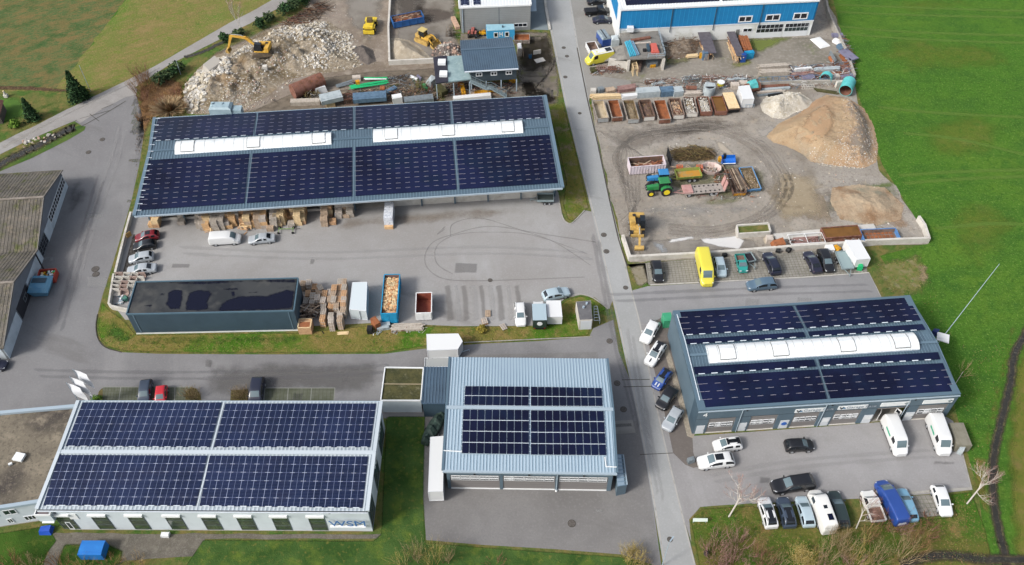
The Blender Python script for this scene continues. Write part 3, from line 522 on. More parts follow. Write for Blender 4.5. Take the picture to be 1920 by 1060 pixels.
def array(par,q,nu,nv,style='dash',h=.14,first=.5,m=None,bm=False,name='solar_array',label=None):
 q=lift(q,h);n=(q[1]-q[0]).cross(q[3]-q[0]).normalized()
 if n.z<0:n=-n
 b=MB();b.slab([q[3],q[2],q[1],q[0]],.06,m or M_pv)
 ul=(q[1]-q[0]).length;vl=(q[3]-q[0]).length
 def mark(u,v,lu,wv,mm,z):
  c=bil(q,u,v);e=(bil(q,min(u+.01,1.001),v)-bil(q,u-.01,v)).normalized();f=n.cross(e)
  b.add([c+e*a*lu/2+f*c2*wv/2+n*z for a,c2 in((-1,-1),(1,-1),(1,1),(-1,1))],[(0,1,2,3)],mm)
 def rule(u0,v0,u1,v1,wd,mm,z):
  a,c=bil(q,u0,v0),bil(q,u1,v1);e=(c-a).normalized();f=n.cross(e)*wd/2
  b.add([a-f+n*z,a+f+n*z,c+f+n*z,c-f+n*z],[(3,2,1,0)],mm)
 if style=='dash':
  for j in range(nv):rule(0,j/nv,1,j/nv,.025,M_pvf,.004)
  for i in range(1,int(nu*2)):rule(i/(nu*2),0,i/(nu*2),1,.02,M_pvf,.005)
  for j in range(1,nv):
   us=[0.012]+[(i+first)/nu for i in range(int(nu+1-first))]+[.985]
   for u in us:
    if 0<u<1:mark(u,j/nv,.8,.045,M_clip,.010)
  for i in range(int(nu)if bm else 0):mark((i+first)/nu,1,.9,.15,M_alu,.012)
 if style=='grid':
  for j in range(nv*6):rule(0,j/nv/6,1,j/nv/6,.03,mat('cell_line','3a4a70',.3,k=2.1),.004)
  for i in range(1,nu):rule(i/nu,0,i/nu,1,.06 if i%2==0 else .04,mat('grid_clip','98a3c6',.4,k=1.8)if i%2==0 else mat('thin_clip','7f8ab0',.4,k=1.9),.008)
  for j in range(1,nv):
   rule(0,j/nv,1,j/nv,.05,mat('row_line','6f7aa0',.4,k=1.9),.006)
   for i in range(0,nu+1,2):mark(min(max(i/nu,.008),.992),j/nv,R.uniform(.55,.7),.055,mat('cross_clip','c4cce4',.4,k=1.7),.012)
  for i in range(1,nu,2):mark(i/nu,1,.8,.1,M_alu,.012)
 return b.build(name,par,world=True,label=label)
def barrel(par,q,h,nseg,name='skylight',hatches=()):
 """curved translucent rooflight over the quad TL,TR,BR,BL"""
 n=10;b=MB();vs=[];m=nseg*1
 prof=[(i/n,math.sin(math.pi*i/n))for i in range(n+1)]
 for k in(0,1):
  for v,s in prof:p=bil(q,k,v);vs.append(p+Vector((0,0,.12+h*s**.7)))
 b.add(vs,[(i,i+n+1,i+n+2,i+1)for i in range(n)],M_sky,True)
 for k in(0,1):b.add([vs[k*(n+1)+i]for i in range(n+1)],[tuple(range(n+1))if k==0 else tuple(range(n+1))[::-1]],M_sky)
 b.slab([p+Vector((0,0,.14))for p in(q[3],q[2],q[1],q[0])],.3,M_alu)
 for i in range(nseg+1):
  u=i/nseg;pts=[bil(q,u,v)+Vector((0,0,.13+h*s**.7))for v,s in prof]
  for a,c in zip(pts,pts[1:]):b.bar(a,c,.05,.03,M_skyj)
 o=b.build(name,par,world=True)
 for u in hatches:
  g=MB();w=1.1/(q[1]-q[0]).length;pts=[(bil(q,uu,v)+Vector((0,0,.22+h*math.sin(math.pi*v)**.7)))for v in(.12,.4,.7,.92)for uu in(u-w,u+w)]
  g.add(pts,[(0,2,3,1),(2,4,5,3),(4,6,7,5)],M_sky)
  for a,c in((0,2),(2,4),(4,6),(1,3),(3,5),(5,7),(6,7),(0,1)):g.bar(pts[a]-Vector((0,0,.06)),pts[c]-Vector((0,0,.06)),.06,.16,mat('hatch_edge','8d8f8d',.6))
  go=g.build('hatch',o,world=True);go.matrix_local=Matrix()
 return o
def inset(q,d):
 c=sum(q,Vector())/len(q);return[p+(c-p).normalized()*d for p in q]
def flat(q):return[Vector((p.x,p.y,0))for p in q]
def origin_of(q):c=sum(q,Vector())/len(q);return Vector((c.x,c.y,0))
def long_hall():
 FL,FR,BR,BL=W(252,405,5),W(1055,352,5),W(1022,180,5),W(290,222,5)
 RL_,RR_=W(281,284,6.3),W(1033,237.5,6.3)
 t=T('warehouse_hall','very long open-fronted hall with dark solar roof and two long white skylights','hall',origin_of([FL,FR,BR,BL]))
 b=MB();pf=plane(FL,FR,RR_);pb=plane(BL,RL_,RR_)
 b.slab([FL,FR,RR_,RL_],.25,M_rib);b.slab([RL_,RR_,BR,BL],.25,M_rib)
 ribs(b,FL,FR,RR_,RL_,.5,M_ribh,.16,.06);ribs(b,RL_,RR_,BR,BL,.5,M_ribh,.16,.06)
 b.bar(RL_+Vector((0,0,.08)),RR_+Vector((0,0,.08)),.5,.12,M_rib)
 for a,c in((FL,RL_),(RL_,BL),(FR,RR_),(RR_,BR)):b.bar(a+Vector((0,0,.05)),c+Vector((0,0,.05)),.55,.34,M_ribh)
 b.build('roof',t,world=True)
 g=MB();g.bar(FL+Vector((0,-.1,-.12)),FR+Vector((0,-.1,-.12)),.2,.2,M_gut);g.bar(FL+Vector((0,0,-.34)),FR+Vector((0,0,-.34)),.12,.2,M_white);g.build('gutter',t,world=True)
 g=MB();g.bar(BL+Vector((0,.1,-.12)),BR+Vector((0,.1,-.12)),.18,.18,M_gut);g.build('gutter',t,world=True)
 line_=MB();line_.bar(onp(295.5,224,pb)+Vector((-.35,0,.18)),onp(260,396,pf)+Vector((-.35,0,.18)),.12,.08,M_alu)
 for i in range(15):line_.bar(*(lambda p:(p+Vector((-.35,0,.2)),p+Vector((.5,0,.2))))(onp(295.5-35.5*i/14,224+172*i/14,pb if i<5 else pf)),.1,.05,M_alu)
 line_.build('cable_tray',t,world=True)
 yt=lambda x:302-(x-275)*48/755;yb=lambda x:395-(x-261)*51/785
 for(a,c),(e,f)in zip(((275,468),(474,660),(667,848),(855,1030)),((261,458),(463,660),(667,856),(862,1046))):
  array(t,quad_on([(a,yt(a)),(c,yt(c)),(f,yb(f)),(e,yb(e))],pf),10.6,10,'dash')
 yt=lambda x:223.8-(x-296.6)*42.1/719.1;yb=lambda x:265.5-(x-286)*43.7/737.5
 for(a,c),(e,f)in zip(((296.6,480),(485,661),(667,842),(847.5,1015.7)),((286,474),(479,661),(667,845),(851,1023.5))):
  array(t,quad_on([(a,yt(a)),(c,yt(c)),(f,yb(f)),(e,yb(e))],pb),10.6,6,'dash',first=.62,bm=True)
 zr=6.15
 barrel(t,[W(331.5,266,zr),W(621.5,249.5,zr),W(621.5,272,zr),W(328,291,zr)],.55,16,hatches=(.08,.5,.92))
 barrel(t,[W(700,244,zr),W(978,227,zr),W(981,250.5,zr),W(700,268,zr)],.55,16,hatches=(.12,.5,.9))
 q=flat([FL,FR,BR,BL]);ux=(q[1]-q[0]).normalized();uy=(q[3]-q[0]).normalized()
 a0,a1=q[0]+uy*3.6+ux*.5,q[1]+uy*3.2-ux*.5;b0,b1=q[3]-uy*.5+ux*.5,q[2]-uy*.5-ux*.5
 wl_=MB();wl_.prism([b0,b1,b1-uy*.25,b0-uy*.25][::-1],0,4.75,M_wallg);wl_.prism([a0,b0,b0+ux*.25,a0+ux*.25][::-1],0,4.75,M_wallg)
 wl_.prism([b1,a1,a1-ux*.25,b1-ux*.25],0,4.75,M_wallg);wl_.build('wall',t,world=True)
 n=MB();c0=a0.lerp(a1,.58);n.prism([(p.x,p.y)for p in(c0,a1,a1+uy*.25,c0+uy*.25)],0,4.7,M_concw);c1,c2=a0.lerp(a1,.48),a0.lerp(a1,.56)
 n.prism([(p.x,p.y)for p in(a0.lerp(a1,.01),c1,c1+uy*.25,a0.lerp(a1,.01)+uy*.25)],0,.5,M_concw);n.build('front_wall',t,world=True)
 for i in range(13):
  p=q[0].lerp(q[1],.012+i*.0813)+uy*3.1;c=MB();c.box((p.x,p.y,2.45),(.25,.25,4.9),M_wallg);c.build('post',t,world=True)
 fl=MB();fl.poly([p+Vector((0,0,.05))for p in(a0,a1,b1,b0)],M_conc);fl.build('floor',t,world=True)
 ch=MB();p=W(415,211,5.4)
 return t
long_hall()
def vent_unit():
 p=W(419,216,0);p=W(416,214,4.6);t=T('silo_dust_filter','light blue-grey sheet-metal filter unit standing behind the back eave of the long hall','filter unit',(p.x,p.y,0))
 m=mat('galvanised','a9bfc8',.5,layers=[('93aab4',1,.4,.7)],k=1.5);b=MB();b.box((0,.6,5.1),(4.0,2.2,1.7),m)
 b.hexa([(-2,-.5,5.95),(2,-.5,5.95),(2,1.7,5.95),(-2,1.7,5.95)],[(-1.5,-.2,6.3),(1.6,-.2,6.3),(1.6,1.4,6.3),(-1.5,1.4,6.3)],m);b.build('housing',t)
 b=MB();b.box((2.9,.5,4.9),(1.6,1.5,1.4),m);b.build('side_box',t)
 for x in(-1.8,1.8):
  b=MB();b.box((x,1.5,2.2),(.2,.2,4.4),M_gut);b.build('leg',t)
 b=MB();b.tube((-1.5,.8,6.2),(-1.5,.8,6.6),.25,m,10);b.build('vent',t);b=MB();b.tube((.2,.9,6.2),(.2,.9,6.45),.3,m,10);b.build('vent',t)
vent_unit()
def shed():
 z=4.8;q=[W(237.3,590,z),W(551,583.5,z),W(559.4,522.2,z),W(255.1,529.7,z)]
 t=T('flat_roof_shed','dark grey-green flat-roofed shed with puddled black roof at the grass strip','shed',origin_of(q))
 q0=flat(q);b=MB();b.prism([(p.x,p.y)for p in q0],0.35,z-.12,M_walld);
 c=inset(q0,-.02);b.prism([(p.x,p.y)for p in c],0,.35,M_white)
 for tt in(.035,.965):facebox(b,q0[0],q0[1],tt-.003,tt+.003,.36,z-.2,M_ribh,.06)
 b.build('wall',t,world=True)
 m_r=mat('wet_membrane','4a4c4d',.5,layers=[('33363a',.12,.42,.58),('5d5d5a',.3,.52,.68)],spec=.3,k=1.9)
 r=MB();r.slab([p+Vector((0,0,0))for p in inset(q,.25)],.15,m_r);r.build('roof',t,world=True)
 e=MB()
 for i in range(4):e.bar(q[i]+Vector((0,0,.03)),q[(i+1)%4]+Vector((0,0,.03)),.18,.26,mat('parapet_cap','55707f',.5,k=1.5))
 e.build('parapet',t,world=True)
 pm=mat('roof_puddle','171a30',.06,spec=.25,soft=(1.1,1.1,1),k=2)
 for nm,pts,fall in(('puddle',[(275,528),(420,525),(556,522),(558,533),(500,531),(440,532),(380,536),(330,534),(300,531)],.8),('puddle',[(312,548),(325,541),(344,542),(346,560),(340,582),(318,582),(308,572),(312,560)],.7),('puddle',[(352,548),(372,541),(395,543),(400,552),(392,566),(396,580),(375,586),(346,585),(344,570)],.8),('puddle',[(424,560),(450,553),(500,552),(540,540),(556,545),(552,583),(480,585),(410,587),(405,578)],.9),('puddle',[(410,540),(448,538),(452,545),(420,547)],.7),('puddle',[(462,546),(484,546),(486,551),(464,551)],.6),('puddle',[(512,538),(545,536),(548,542),(520,543)],.6),('puddle',[(430,545),(442,544),(444,560),(434,560)],.6),('puddle',[(262,572),(285,570),(292,574),(280,578)],.6),('puddle',[(300,549),(312,548),(310,556),(298,556)],.6)):
  pts=[W(*p,z=z)for p in pts];soft(nm,pts,pm,0,fall=fall*.9,cell=.25,z=z+.012,world=True,parent=t,kind=None)
shed()
M_band=mat('parapet_steel','5f7787',.5,k=1.6)
def workshop():
 z=5.9;FL,FR,BR,BL=W(1310,771,z),W(1801,740,z),W(1705.5,555,z),W(1261,584,z)
 RL_,RR_=W(1292,666,z+.35),W(1758,641,z+.35)
 q0=flat([FL,FR,BR,BL]);A,B=q0[0],q0[1]
 t=T('workshop','dark grey workshop number 4 with six garage doors, solar roof and one long barrel skylight','workshop',origin_of(q0))
 bays=[(1322,1372),(1399.5,1449),(1479,1526),(1553,1603),(1630,1690),(1707,1761)]
 yb=lambda x:816.5-(x-1298)*34.5/476
 bt=[(tpar(A,B,(a,yb(a))),tpar(A,B,(c,yb(c))))for a,c in bays]
 wl_=MB();n=facing(A,B);d=(B-A)
 for p,q in((q0[1],q0[2]),(q0[2],q0[3]),(q0[3],q0[0])):facebox(wl_,p,q,0,1,0,z-.05,M_wallg,0,.3)
 ts=[0]+[x for ab in bt for x in ab]+[1]
 for i in range(0,len(ts),2):facebox(wl_,A,B,ts[i],ts[i+1],0,3.75,M_wallg,0,.3)
 facebox(wl_,A,B,0,1,3.75,z-.05,M_wallg,0,.3)
 facebox(wl_,A,B,0,1,3.72,3.76,M_blk,.012,0)
 wl_.build('wall',t,world=True)
 lw=MB();facebox(lw,q0[3],q0[0],.87,1.0,0,z-.05,M_walld,.03,0);lw.build('wall_panel',t,world=True)
 for i in(0.169,.489,.81):
  g=MB();p=A.lerp(B,i)+n*.12;g.tube((p.x,p.y,0),(p.x,p.y,z-.1),.06,M_gut,6);g.build('downpipe',t,world=True)
 for i,(a,c)in enumerate(bt):
  if i==4:
   g=MB();facebox(g,A,B,a,c,3.3,3.74,M_roll,-.1,.2);g.build('garage_door',t,world=True,label='raised garage door behind the open van')
   g=MB();facebox(g,A,B,a+.002,c-.002,0.05,.06,M_conc,-.1,5)
   for k in range(12):
    p=A.lerp(B,R.uniform(a+.005,c-.005))-n*R.uniform(2.2,4.5);g.box((p.x,p.y,R.uniform(.3,1.2)),(R.uniform(.3,.9),R.uniform(.3,.8),R.uniform(.5,1.6)),mat(('shelf_wood','shelf_dark','shelf_rust')[k%3],('8f7a5a','3d3b3a','7a5540')[k%3],.9),rz=R.uniform(0,1))
   g.build('interior',t,world=True);continue
  g=MB();facebox(g,A,B,a,c,.12,3.74,M_roll,-.1,.16);facebox(g,A,B,a,c,0,.12,M_concw,.05,.2)
  for k in range(1,6):facebox(g,A,B,a,c,.12+k*.6,.14+k*.6,mat('door_groove','6d6a68',.7),-.095,.1)
  o=g.build('garage_door',t,world=True)
  for r_ in range(2):
   for k in range(4):
    u0=a+(c-a)*(.06+k*.225);u1=u0+(c-a)*.2
    g=MB();facebox(g,A,B,u0,u1,1.5+r_*.6,1.95+r_*.6,M_frame,-.09,.0);facebox(g,A,B,u0+.0006,u1-.0006,1.55+r_*.6,1.9+r_*.6,M_glassd,-.07,.0)
    child_world(g.build('window',o,world=True))
 for k,(a,c)in enumerate(((1303,1318),(1382,1396),(1458,1474),(1535.6,1550),(1613,1629),(1690,1706))):
  ta,tc=tpar(A,B,(a,yb(a))),tpar(A,B,(c,yb(c)));g=MB();facebox(g,A,B,ta,tc,0.05,2.1,M_doorw,.05,0);o=g.build('door',t,world=True,label='white door with a blue round sticker' if k==2 else None)
  g=MB();facebox(g,A,B,tc-.0035,tc-.002,.95,1.1,M_blk,.1,0);child_world(g.build('handle',o,world=True))
  if k==2:
   p=A.lerp(B,(ta+tc)/2)+n*.06;g=MB();g.tube((p.x,p.y,1.3),(p.x+n.x*.03,p.y+n.y*.03,1.3),.4,mat('sticker_blue','2b5fae',.5,k=1.2),16);child_world(g.build('sticker',o,world=True))
  elif k>2:
   g=MB();facebox(g,A,B,ta+.004,tc-.004,1.1,1.75,M_white,.07,0);child_world(g.build('notice',o,world=True))
 pf=plane(FL,FR,RR_);pb=plane(BL,RL_,RR_);r=MB();dz=Vector((0,0,-.14));iv=lambda p,q:p.lerp(q,.02)
 r.slab([FL+dz,FR+dz,RR_+dz,RL_+dz],.2,M_rib);r.slab([RL_+dz,RR_+dz,BR+dz,BL+dz],.2,M_rib)
 ribs(r,FL+dz,FR+dz,RR_+dz,RL_+dz,.45,M_ribh,.1,.05);ribs(r,RL_+dz,RR_+dz,BR+dz,BL+dz,.45,M_ribh,.1,.05);r.bar(RL_,RR_,.4,.06,M_ribh);r.build('roof',t,world=True)
 e=MB();uy=(BL-FL).normalized()
 for a,c,w_ in((FL,FR,.55),(BL,BR,.4),(FL,BL,1.0),(FR,BR,1.0)):
  s={0:0}.get(0);cc=(sum([FL,FR,BR,BL],Vector())/4);mid=(a+c)/2;dd=(c-a).normalized();nn=Vector((-dd.y,dd.x,0));nn=nn if nn.dot(cc-mid)>0 else-nn
  e.bar(a+nn*w_/2+Vector((0,0,-.05)),c+nn*w_/2+Vector((0,0,-.05)),w_,.5 if w_>.9 else .4,M_band)
 e.bar(FL+Vector((0,0,-.2))+n*.08,FR+Vector((0,0,-.2))+n*.08,.16,.14,M_gut);e.build('parapet',t,world=True)
 P=lambda pts,pl:quad_on(pts,pl)
 array(t,P([(1270.6,586.4),(1484.6,575.1),(1506,616),(1280.8,629.4)],pb),9.5,4,bm=True)
 array(t,P([(1491.4,574.4),(1702,559.2),(1726,601.6),(1512.4,616)],pb),9.5,4,bm=True)
 array(t,P([(1285.3,637.4),(1506,623.8),(1509.5,632.8),(1288.2,646.4)],pb),9.5,1,bm=True)
 array(t,P([(1515,623),(1728.7,609),(1735,619.2),(1518,631.7)],pb),9.5,1,bm=True)
 array(t,P([(1300,689.5),(1525.3,675.4),(1529.9,688.3),(1303.4,703)],pf),9.5,1,bm=True)
 array(t,P([(1534.4,675.2),(1758,661.6),(1762.6,674.7),(1537.8,687.2)],pf),9.5,1,bm=True)
 array(t,P([(1305,707.6),(1533.3,694),(1549.6,749.5),(1320.9,765.3)],pf),9.5,4)
 array(t,P([(1539,694),(1767,682.2),(1789.8,734.7),(1557,748.3)],pf),9.5,4)
 tr=MB();
 for a,c in(((1269,591),(1284,640)),((1284,640),(1312,752))):tr.bar(onp(*a,pb if a[1]<640 else pf)+Vector((0,0,.16)),onp(*c,pf)+Vector((0,0,.16)),.1,.06,M_alu)
 tr.build('cable_tray',t,world=True)
 zr=z+.25
 barrel(t,[W(1322.7,648.7,zr),W(1709.4,624.5,zr),W(1724,656,zr),W(1329.5,682,zr)],.6,22,hatches=(.09,.34,.66,.92))
 pf_front=(A+Vector((0,0,0))+n*.1,n)
 for k,(x0,y0,x1,y1)in enumerate(((1491,769,1547,765),(1571.5,763.5,1627,759),(1652,757,1706,753.5),(1731,752,1787,748.5))):
  p=onp(x0,y0+3,(A+n*.08,n));q=onp(x1,y1+3,(A+n*.08,n));ta=(p-A).dot(d)/d.dot(d);tc=(q-A).dot(d)/d.dot(d)
  zc=(p.z+q.z)/2;g=MB();facebox(g,A,B,ta,tc,zc-.42,zc+.42,M_white,.08,0)
  o=g.build('sign',t,world=True,label='white sign reading Garage Rava' if k<2 else 'white sign with a small arrow emblem');nn_=n*.1
  g=MB();ux=d.normalized();lg=A.lerp(B,ta+.006 if k<2 else tc-.02)+nn_
  if k<2:
   for a,c,m_ in(((0,.28),(.25,-.25),M_blk),((.25,-.25),(.5,.25),M_blk),((.45,-.2),(.62,.1),mat('logo_blue','3a88b8',.5)),((.62,.1),(.8,-.25),mat('logo_blue','3a88b8',.5))):
    p0=lg+ux*a[0];p1=lg+ux*c[0];g.bar((p0.x,p0.y,zc+a[1]),(p1.x,p1.y,zc+c[1]),.14,.03,m_,up=n)
  else:
   for a,c in(((0,0),(.3,.25)),((.3,.25),(.6,.1)),((.6,.1),(.3,-.2)),((.15,-.15),(.4,0))):
    p0=lg+ux*a[0];p1=lg+ux*c[0];g.bar((p0.x,p0.y,zc+a[1]),(p1.x,p1.y,zc+c[1]),.1,.03,mat('logo_grey','55707a',.6),up=n)
  child_world(g.build('emblem',o,world=True))
  if k<2:
   text('Garage Rava',o,A.lerp(B,ta+.032)+n*.09,ux,zc-.2,.62,mat('sign_text','9aa6b2',.6))
 text('4',t,A.lerp(B,.022)+n*.04,d.normalized(),4.35,.95,M_white,top=True)
 for k in(.175,.5,.82):g=MB();facebox(g,A,B,k+.008,k+.014,5.3,5.5,M_blk,.15,0);g.build('floodlight',t,world=True)
def text(s,par,p,ux,z,size,m,top=False,name='lettering',bold=False):
 cu=bpy.data.curves.new(name,'FONT');cu.body=s;cu.size=size*1.35;cu.extrude=.015
 if bold:cu.offset=.03
 tmp=bpy.data.objects.new('tmp',cu);COL.objects.link(tmp);dg=bpy.context.evaluated_depsgraph_get();dg.update()
 me=bpy.data.meshes.new_from_object(tmp.evaluated_get(dg));bpy.data.objects.remove(tmp)
 me.materials.clear();me.materials.append(m);o=bpy.data.objects.new(name,me);COL.objects.link(o)
 n=Vector((ux.y,-ux.x,0));M=Matrix(((ux.x,0,n.x,p.x),(ux.y,0,n.y,p.y),(0,1,0,z),(0,0,0,1)))
 o.parent=par
 root=par
 while root.parent:root=root.parent
 inv=Matrix.Translation(root.location).inverted()
 if par is root:o.matrix_local=inv@M
 else:o.matrix_local=M
 return o
workshop()
def garage():
 z=5.8;FL,FR,BR,BL=W(830,882,z),W(1157,887,z),W(1139,673,z),W(843,670,z)
 RL_,RR_=W(837,764.5,z+.6),W(1149.5,768.5,z+.6)
 q0=flat([FL,FR,BR,BL]);n=facing(q0[0],q0[1]);ins=inset(q0,.45);ins[0]=q0[0]-n*.5+(q0[1]-q0[0]).normalized()*.35;ins[1]=q0[1]-n*.5-(q0[1]-q0[0]).normalized()*.35
 A,B=ins[0],ins[1];L_=(B-A).length
 t=T('garage_building','light blue-grey ribbed roof garage with three doors and a separated block of solar panels','garage',origin_of(q0))
 r=MB();r.slab([FL,FR,RR_,RL_],.22,M_ribl);r.slab([RL_,RR_,BR,BL],.22,M_ribl)
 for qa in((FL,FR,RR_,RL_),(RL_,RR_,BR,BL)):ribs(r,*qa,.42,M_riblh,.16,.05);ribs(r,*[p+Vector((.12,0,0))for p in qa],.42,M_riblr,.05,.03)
 r.bar(RL_+Vector((0,0,.08)),RR_+Vector((0,0,.08)),.5,.14,M_gut)
 for a,c in((FL,RL_),(RL_,BL),(FR,RR_),(RR_,BR)):r.bar(a,c,.3,.3,M_band)
 r.build('roof',t,world=True)
 g=MB();g.bar(FL+Vector((0,-.1,-.1)),FR+Vector((0,-.1,-.1)),.35,.25,M_gut);g.build('gutter',t,world=True)
 bays=[(842,937),(943,1040),(1046,1143)];yb=lambda x:925+(x-840)*3.5/300
 bt=[(tpar(A,B,(a,yb(a))),tpar(A,B,(c,yb(c))))for a,c in bays];bt=[(max(.02,a),min(.975,c))for a,c in bt]
 w_=MB()
 for p,q in((ins[1],ins[2]),(ins[2],ins[3]),(ins[3],ins[0])):facebox(w_,p,q,0,1,0,z-.15,M_wallg,0,.3)
 ts=[0]+[x for ab in bt for x in ab]+[1]
 for i in range(0,8,2):facebox(w_,A,B,ts[i],ts[i+1],0,3.7,M_wallg,0.02,.3)
 facebox(w_,A,B,0,1,3.7,z-.15,M_wallg,0,.3)
 for k in(1/3,2/3):facebox(w_,A,B,k-.001,k+.001,3.75,z-.2,M_blk,.01,0)
 w_.build('wall',t,world=True)
 for a,c in bt:
  g=MB();facebox(g,A,B,a,c,.18,3.7,M_roll,-.08,.16);facebox(g,A,B,a,c,0,.18,M_white,.02,.2)
  for k in range(1,6):facebox(g,A,B,a,c,.18+k*.58,.2+k*.58,mat('door_groove','6d6a68',.7),-.075,.08)
  o=g.build('garage_door',t,world=True)
  for r_ in range(2):
   for k in range(5):
    u0=a+(c-a)*(.02+k*.193);u1=u0+(c-a)*.185
    g=MB();facebox(g,A,B,u0,u1,2.35+r_*.62,2.86+r_*.62,M_frame,-.06,0);facebox(g,A,B,u0+.002,u1-.002,2.45+r_*.62,2.76+r_*.62,M_glassd,-.04,0);child_world(g.build('window',o,world=True))
 p=A.lerp(B,(bt[1][1]+bt[2][0])/2)+n*.15;g=MB();g.tube((p.x,p.y,.2),(p.x,p.y,z-.1),.07,M_gut,6);g.tube((p.x,p.y,0),(p.x,p.y,.25),.16,M_white,8);g.build('downpipe',t,world=True)
 for a,c in bt:g=MB();m=(a+c)/2;facebox(g,A,B,m-.006,m+.006,4.1,4.25,M_blk,.2,0);g.build('floodlight',t,world=True)
 pf=plane(FL,FR,RR_);pb=plane(BL,RL_,RR_)
 for pts,nu,nv,pl in(([(871.8,725),(992,726),(991,763),(870,761.4)],9,2,pb),([(994.8,726),(1128,728.5),(1130,763.6),(994.8,763.2)],10,2,pb),([(868,768.6),(992,769.7),(992,854),(865.4,852)],9,4,pf),([(994.8,770.4),(1131.7,771.5),(1137,855.7),(994.8,854.6)],10,4,pf)):
  q=lift(quad_on(pts,pl),.1);g=MB()
  for j in range(nv+1):g.bar(bil(q,0,min(.97,max(.03,j/nv))),bil(q,1,min(.97,max(.03,j/nv))),.09,.06,M_alu)
  for j in range(nv):g.bar(bil(q,-.012,(j+.3)/nv),bil(q,1.012,(j+.3)/nv),.05,.04,M_alu);g.bar(bil(q,-.012,(j+.7)/nv),bil(q,1.012,(j+.7)/nv),.05,.04,M_alu)
  g.slab([q[3]+Vector((0,0,.02)),q[2]+Vector((0,0,.02)),q[1]+Vector((0,0,.02)),q[0]+Vector((0,0,.02))],.02,M_gut);o=g.build('solar_array',t,world=True)
  for j in range(nv):
   for i in range(nu):
    g=MB();u0,u1,v0,v1=(i+.045)/nu,(i+.955)/nu,(j+.04)/nv,(j+.96)/nv
    g.slab([bil(q,u0,v1)+Vector((0,0,.09)),bil(q,u1,v1)+Vector((0,0,.09)),bil(q,u1,v0)+Vector((0,0,.09)),bil(q,u0,v0)+Vector((0,0,.09))],.04,M_pv);child_world(g.build('solar_panel',o,world=True))
 g=MB();g.bar(onp(832,846,pf)+Vector((0,0,.12)),onp(866,848,pf)+Vector((0,0,.12)),.12,.08,M_white);g.bar(onp(1134,858,pf)+Vector((0,0,.12)),onp(1136,876,pf)+Vector((0,0,.12)),.12,.08,M_white);g.bar(onp(1136,876,pf)+Vector((0,0,.12)),onp(1156,877,pf)+Vector((0,0,.12)),.12,.08,M_white);g.build('conduit',t,world=True)
garage()
def lean_to():
 z=2.7;q=[W(1158,912,z),W(1176,908,z),W(1169,852,z),W(1153,852,z)];t=T('side_annex','narrow grey lean-to with ribbed metal roof on the east side of the three-door garage','annex',origin_of(q));q0=flat(q)
 b=MB();b.prism([(p.x,p.y)for p in q0],0,z-.15,M_wallg);b.build('wall',t,world=True)
 b=MB();b.slab([q[0],q[1]-Vector((0,0,.2)),q[2]-Vector((0,0,.2)),q[3]],.12,M_ribl)
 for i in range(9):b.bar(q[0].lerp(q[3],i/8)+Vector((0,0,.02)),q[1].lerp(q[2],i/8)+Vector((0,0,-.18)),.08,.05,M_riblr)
 b.bar(q[1]-Vector((0,0,.15)),q[2]-Vector((0,0,.15)),.15,.15,M_gut);b.build('roof',t,world=True)
lean_to()
def link_annex():
 z=3.6;q=[W(791,757,z),W(839,757,z),W(842,688,z),W(796,688,z)];q0=flat(q);t=T('corrugated_annex','dark ribbed-roof annex between the mossy carport and the three-door garage','annex',origin_of(q))
 b=MB();b.prism([(p.x,p.y)for p in inset(q0,.15)],0,z-.15,M_walld);b.build('wall',t,world=True)
 b=MB();b.slab([q[0],q[1],q[2],q[3]],.15,M_ribd);ribs(b,q[0],q[1],q[2],q[3],.42,M_ribdh,.12,.06)
 for a,c in((0,1),(3,0)):b.bar(q[a],q[c],.15,.2,M_ribd)
 b.build('roof',t,world=True)
 z=3.0;q=[W(714,752,z),W(789,752,z),W(794,691,z),W(722,690,z)];q0=flat(q);t=T('carport','mossy flat-roofed carport with white rim and white front wall','carport',origin_of(q))
 b=MB();b.slab(inset(q,.1),.2,M_moss);b.build('roof',t,world=True);b=MB()
 for i in range(4):b.bar(q[i]+Vector((0,0,.02)),q[(i+1)%4]+Vector((0,0,.02)),.16,.34,M_white)
 b.bar(q[0].lerp(q[3],.5)+Vector((0,0,.05)),q[1].lerp(q[2],.5)+Vector((0,0,.05)),.1,.12,mat('batten','b5a78a',.8));b.build('rim',t,world=True)
 b=MB();facebox(b,q0[0],q0[1],0,1,.1,z-.2,M_wallw,0,.2);facebox(b,q0[0],q0[1],0,1,0,.1,M_conc,.02,.2);facebox(b,q0[3],q0[0],0,1,0,z-.2,M_wallw,0,.2);b.build('wall',t,world=True)
 for k in(1,2):
  b=MB();p=q0[k];b.box((p.x-.3,p.y+(.3 if k==1 else-.3),z/2),(.15,.15,z-.2),M_white);b.build('post',t,world=True)
link_annex()
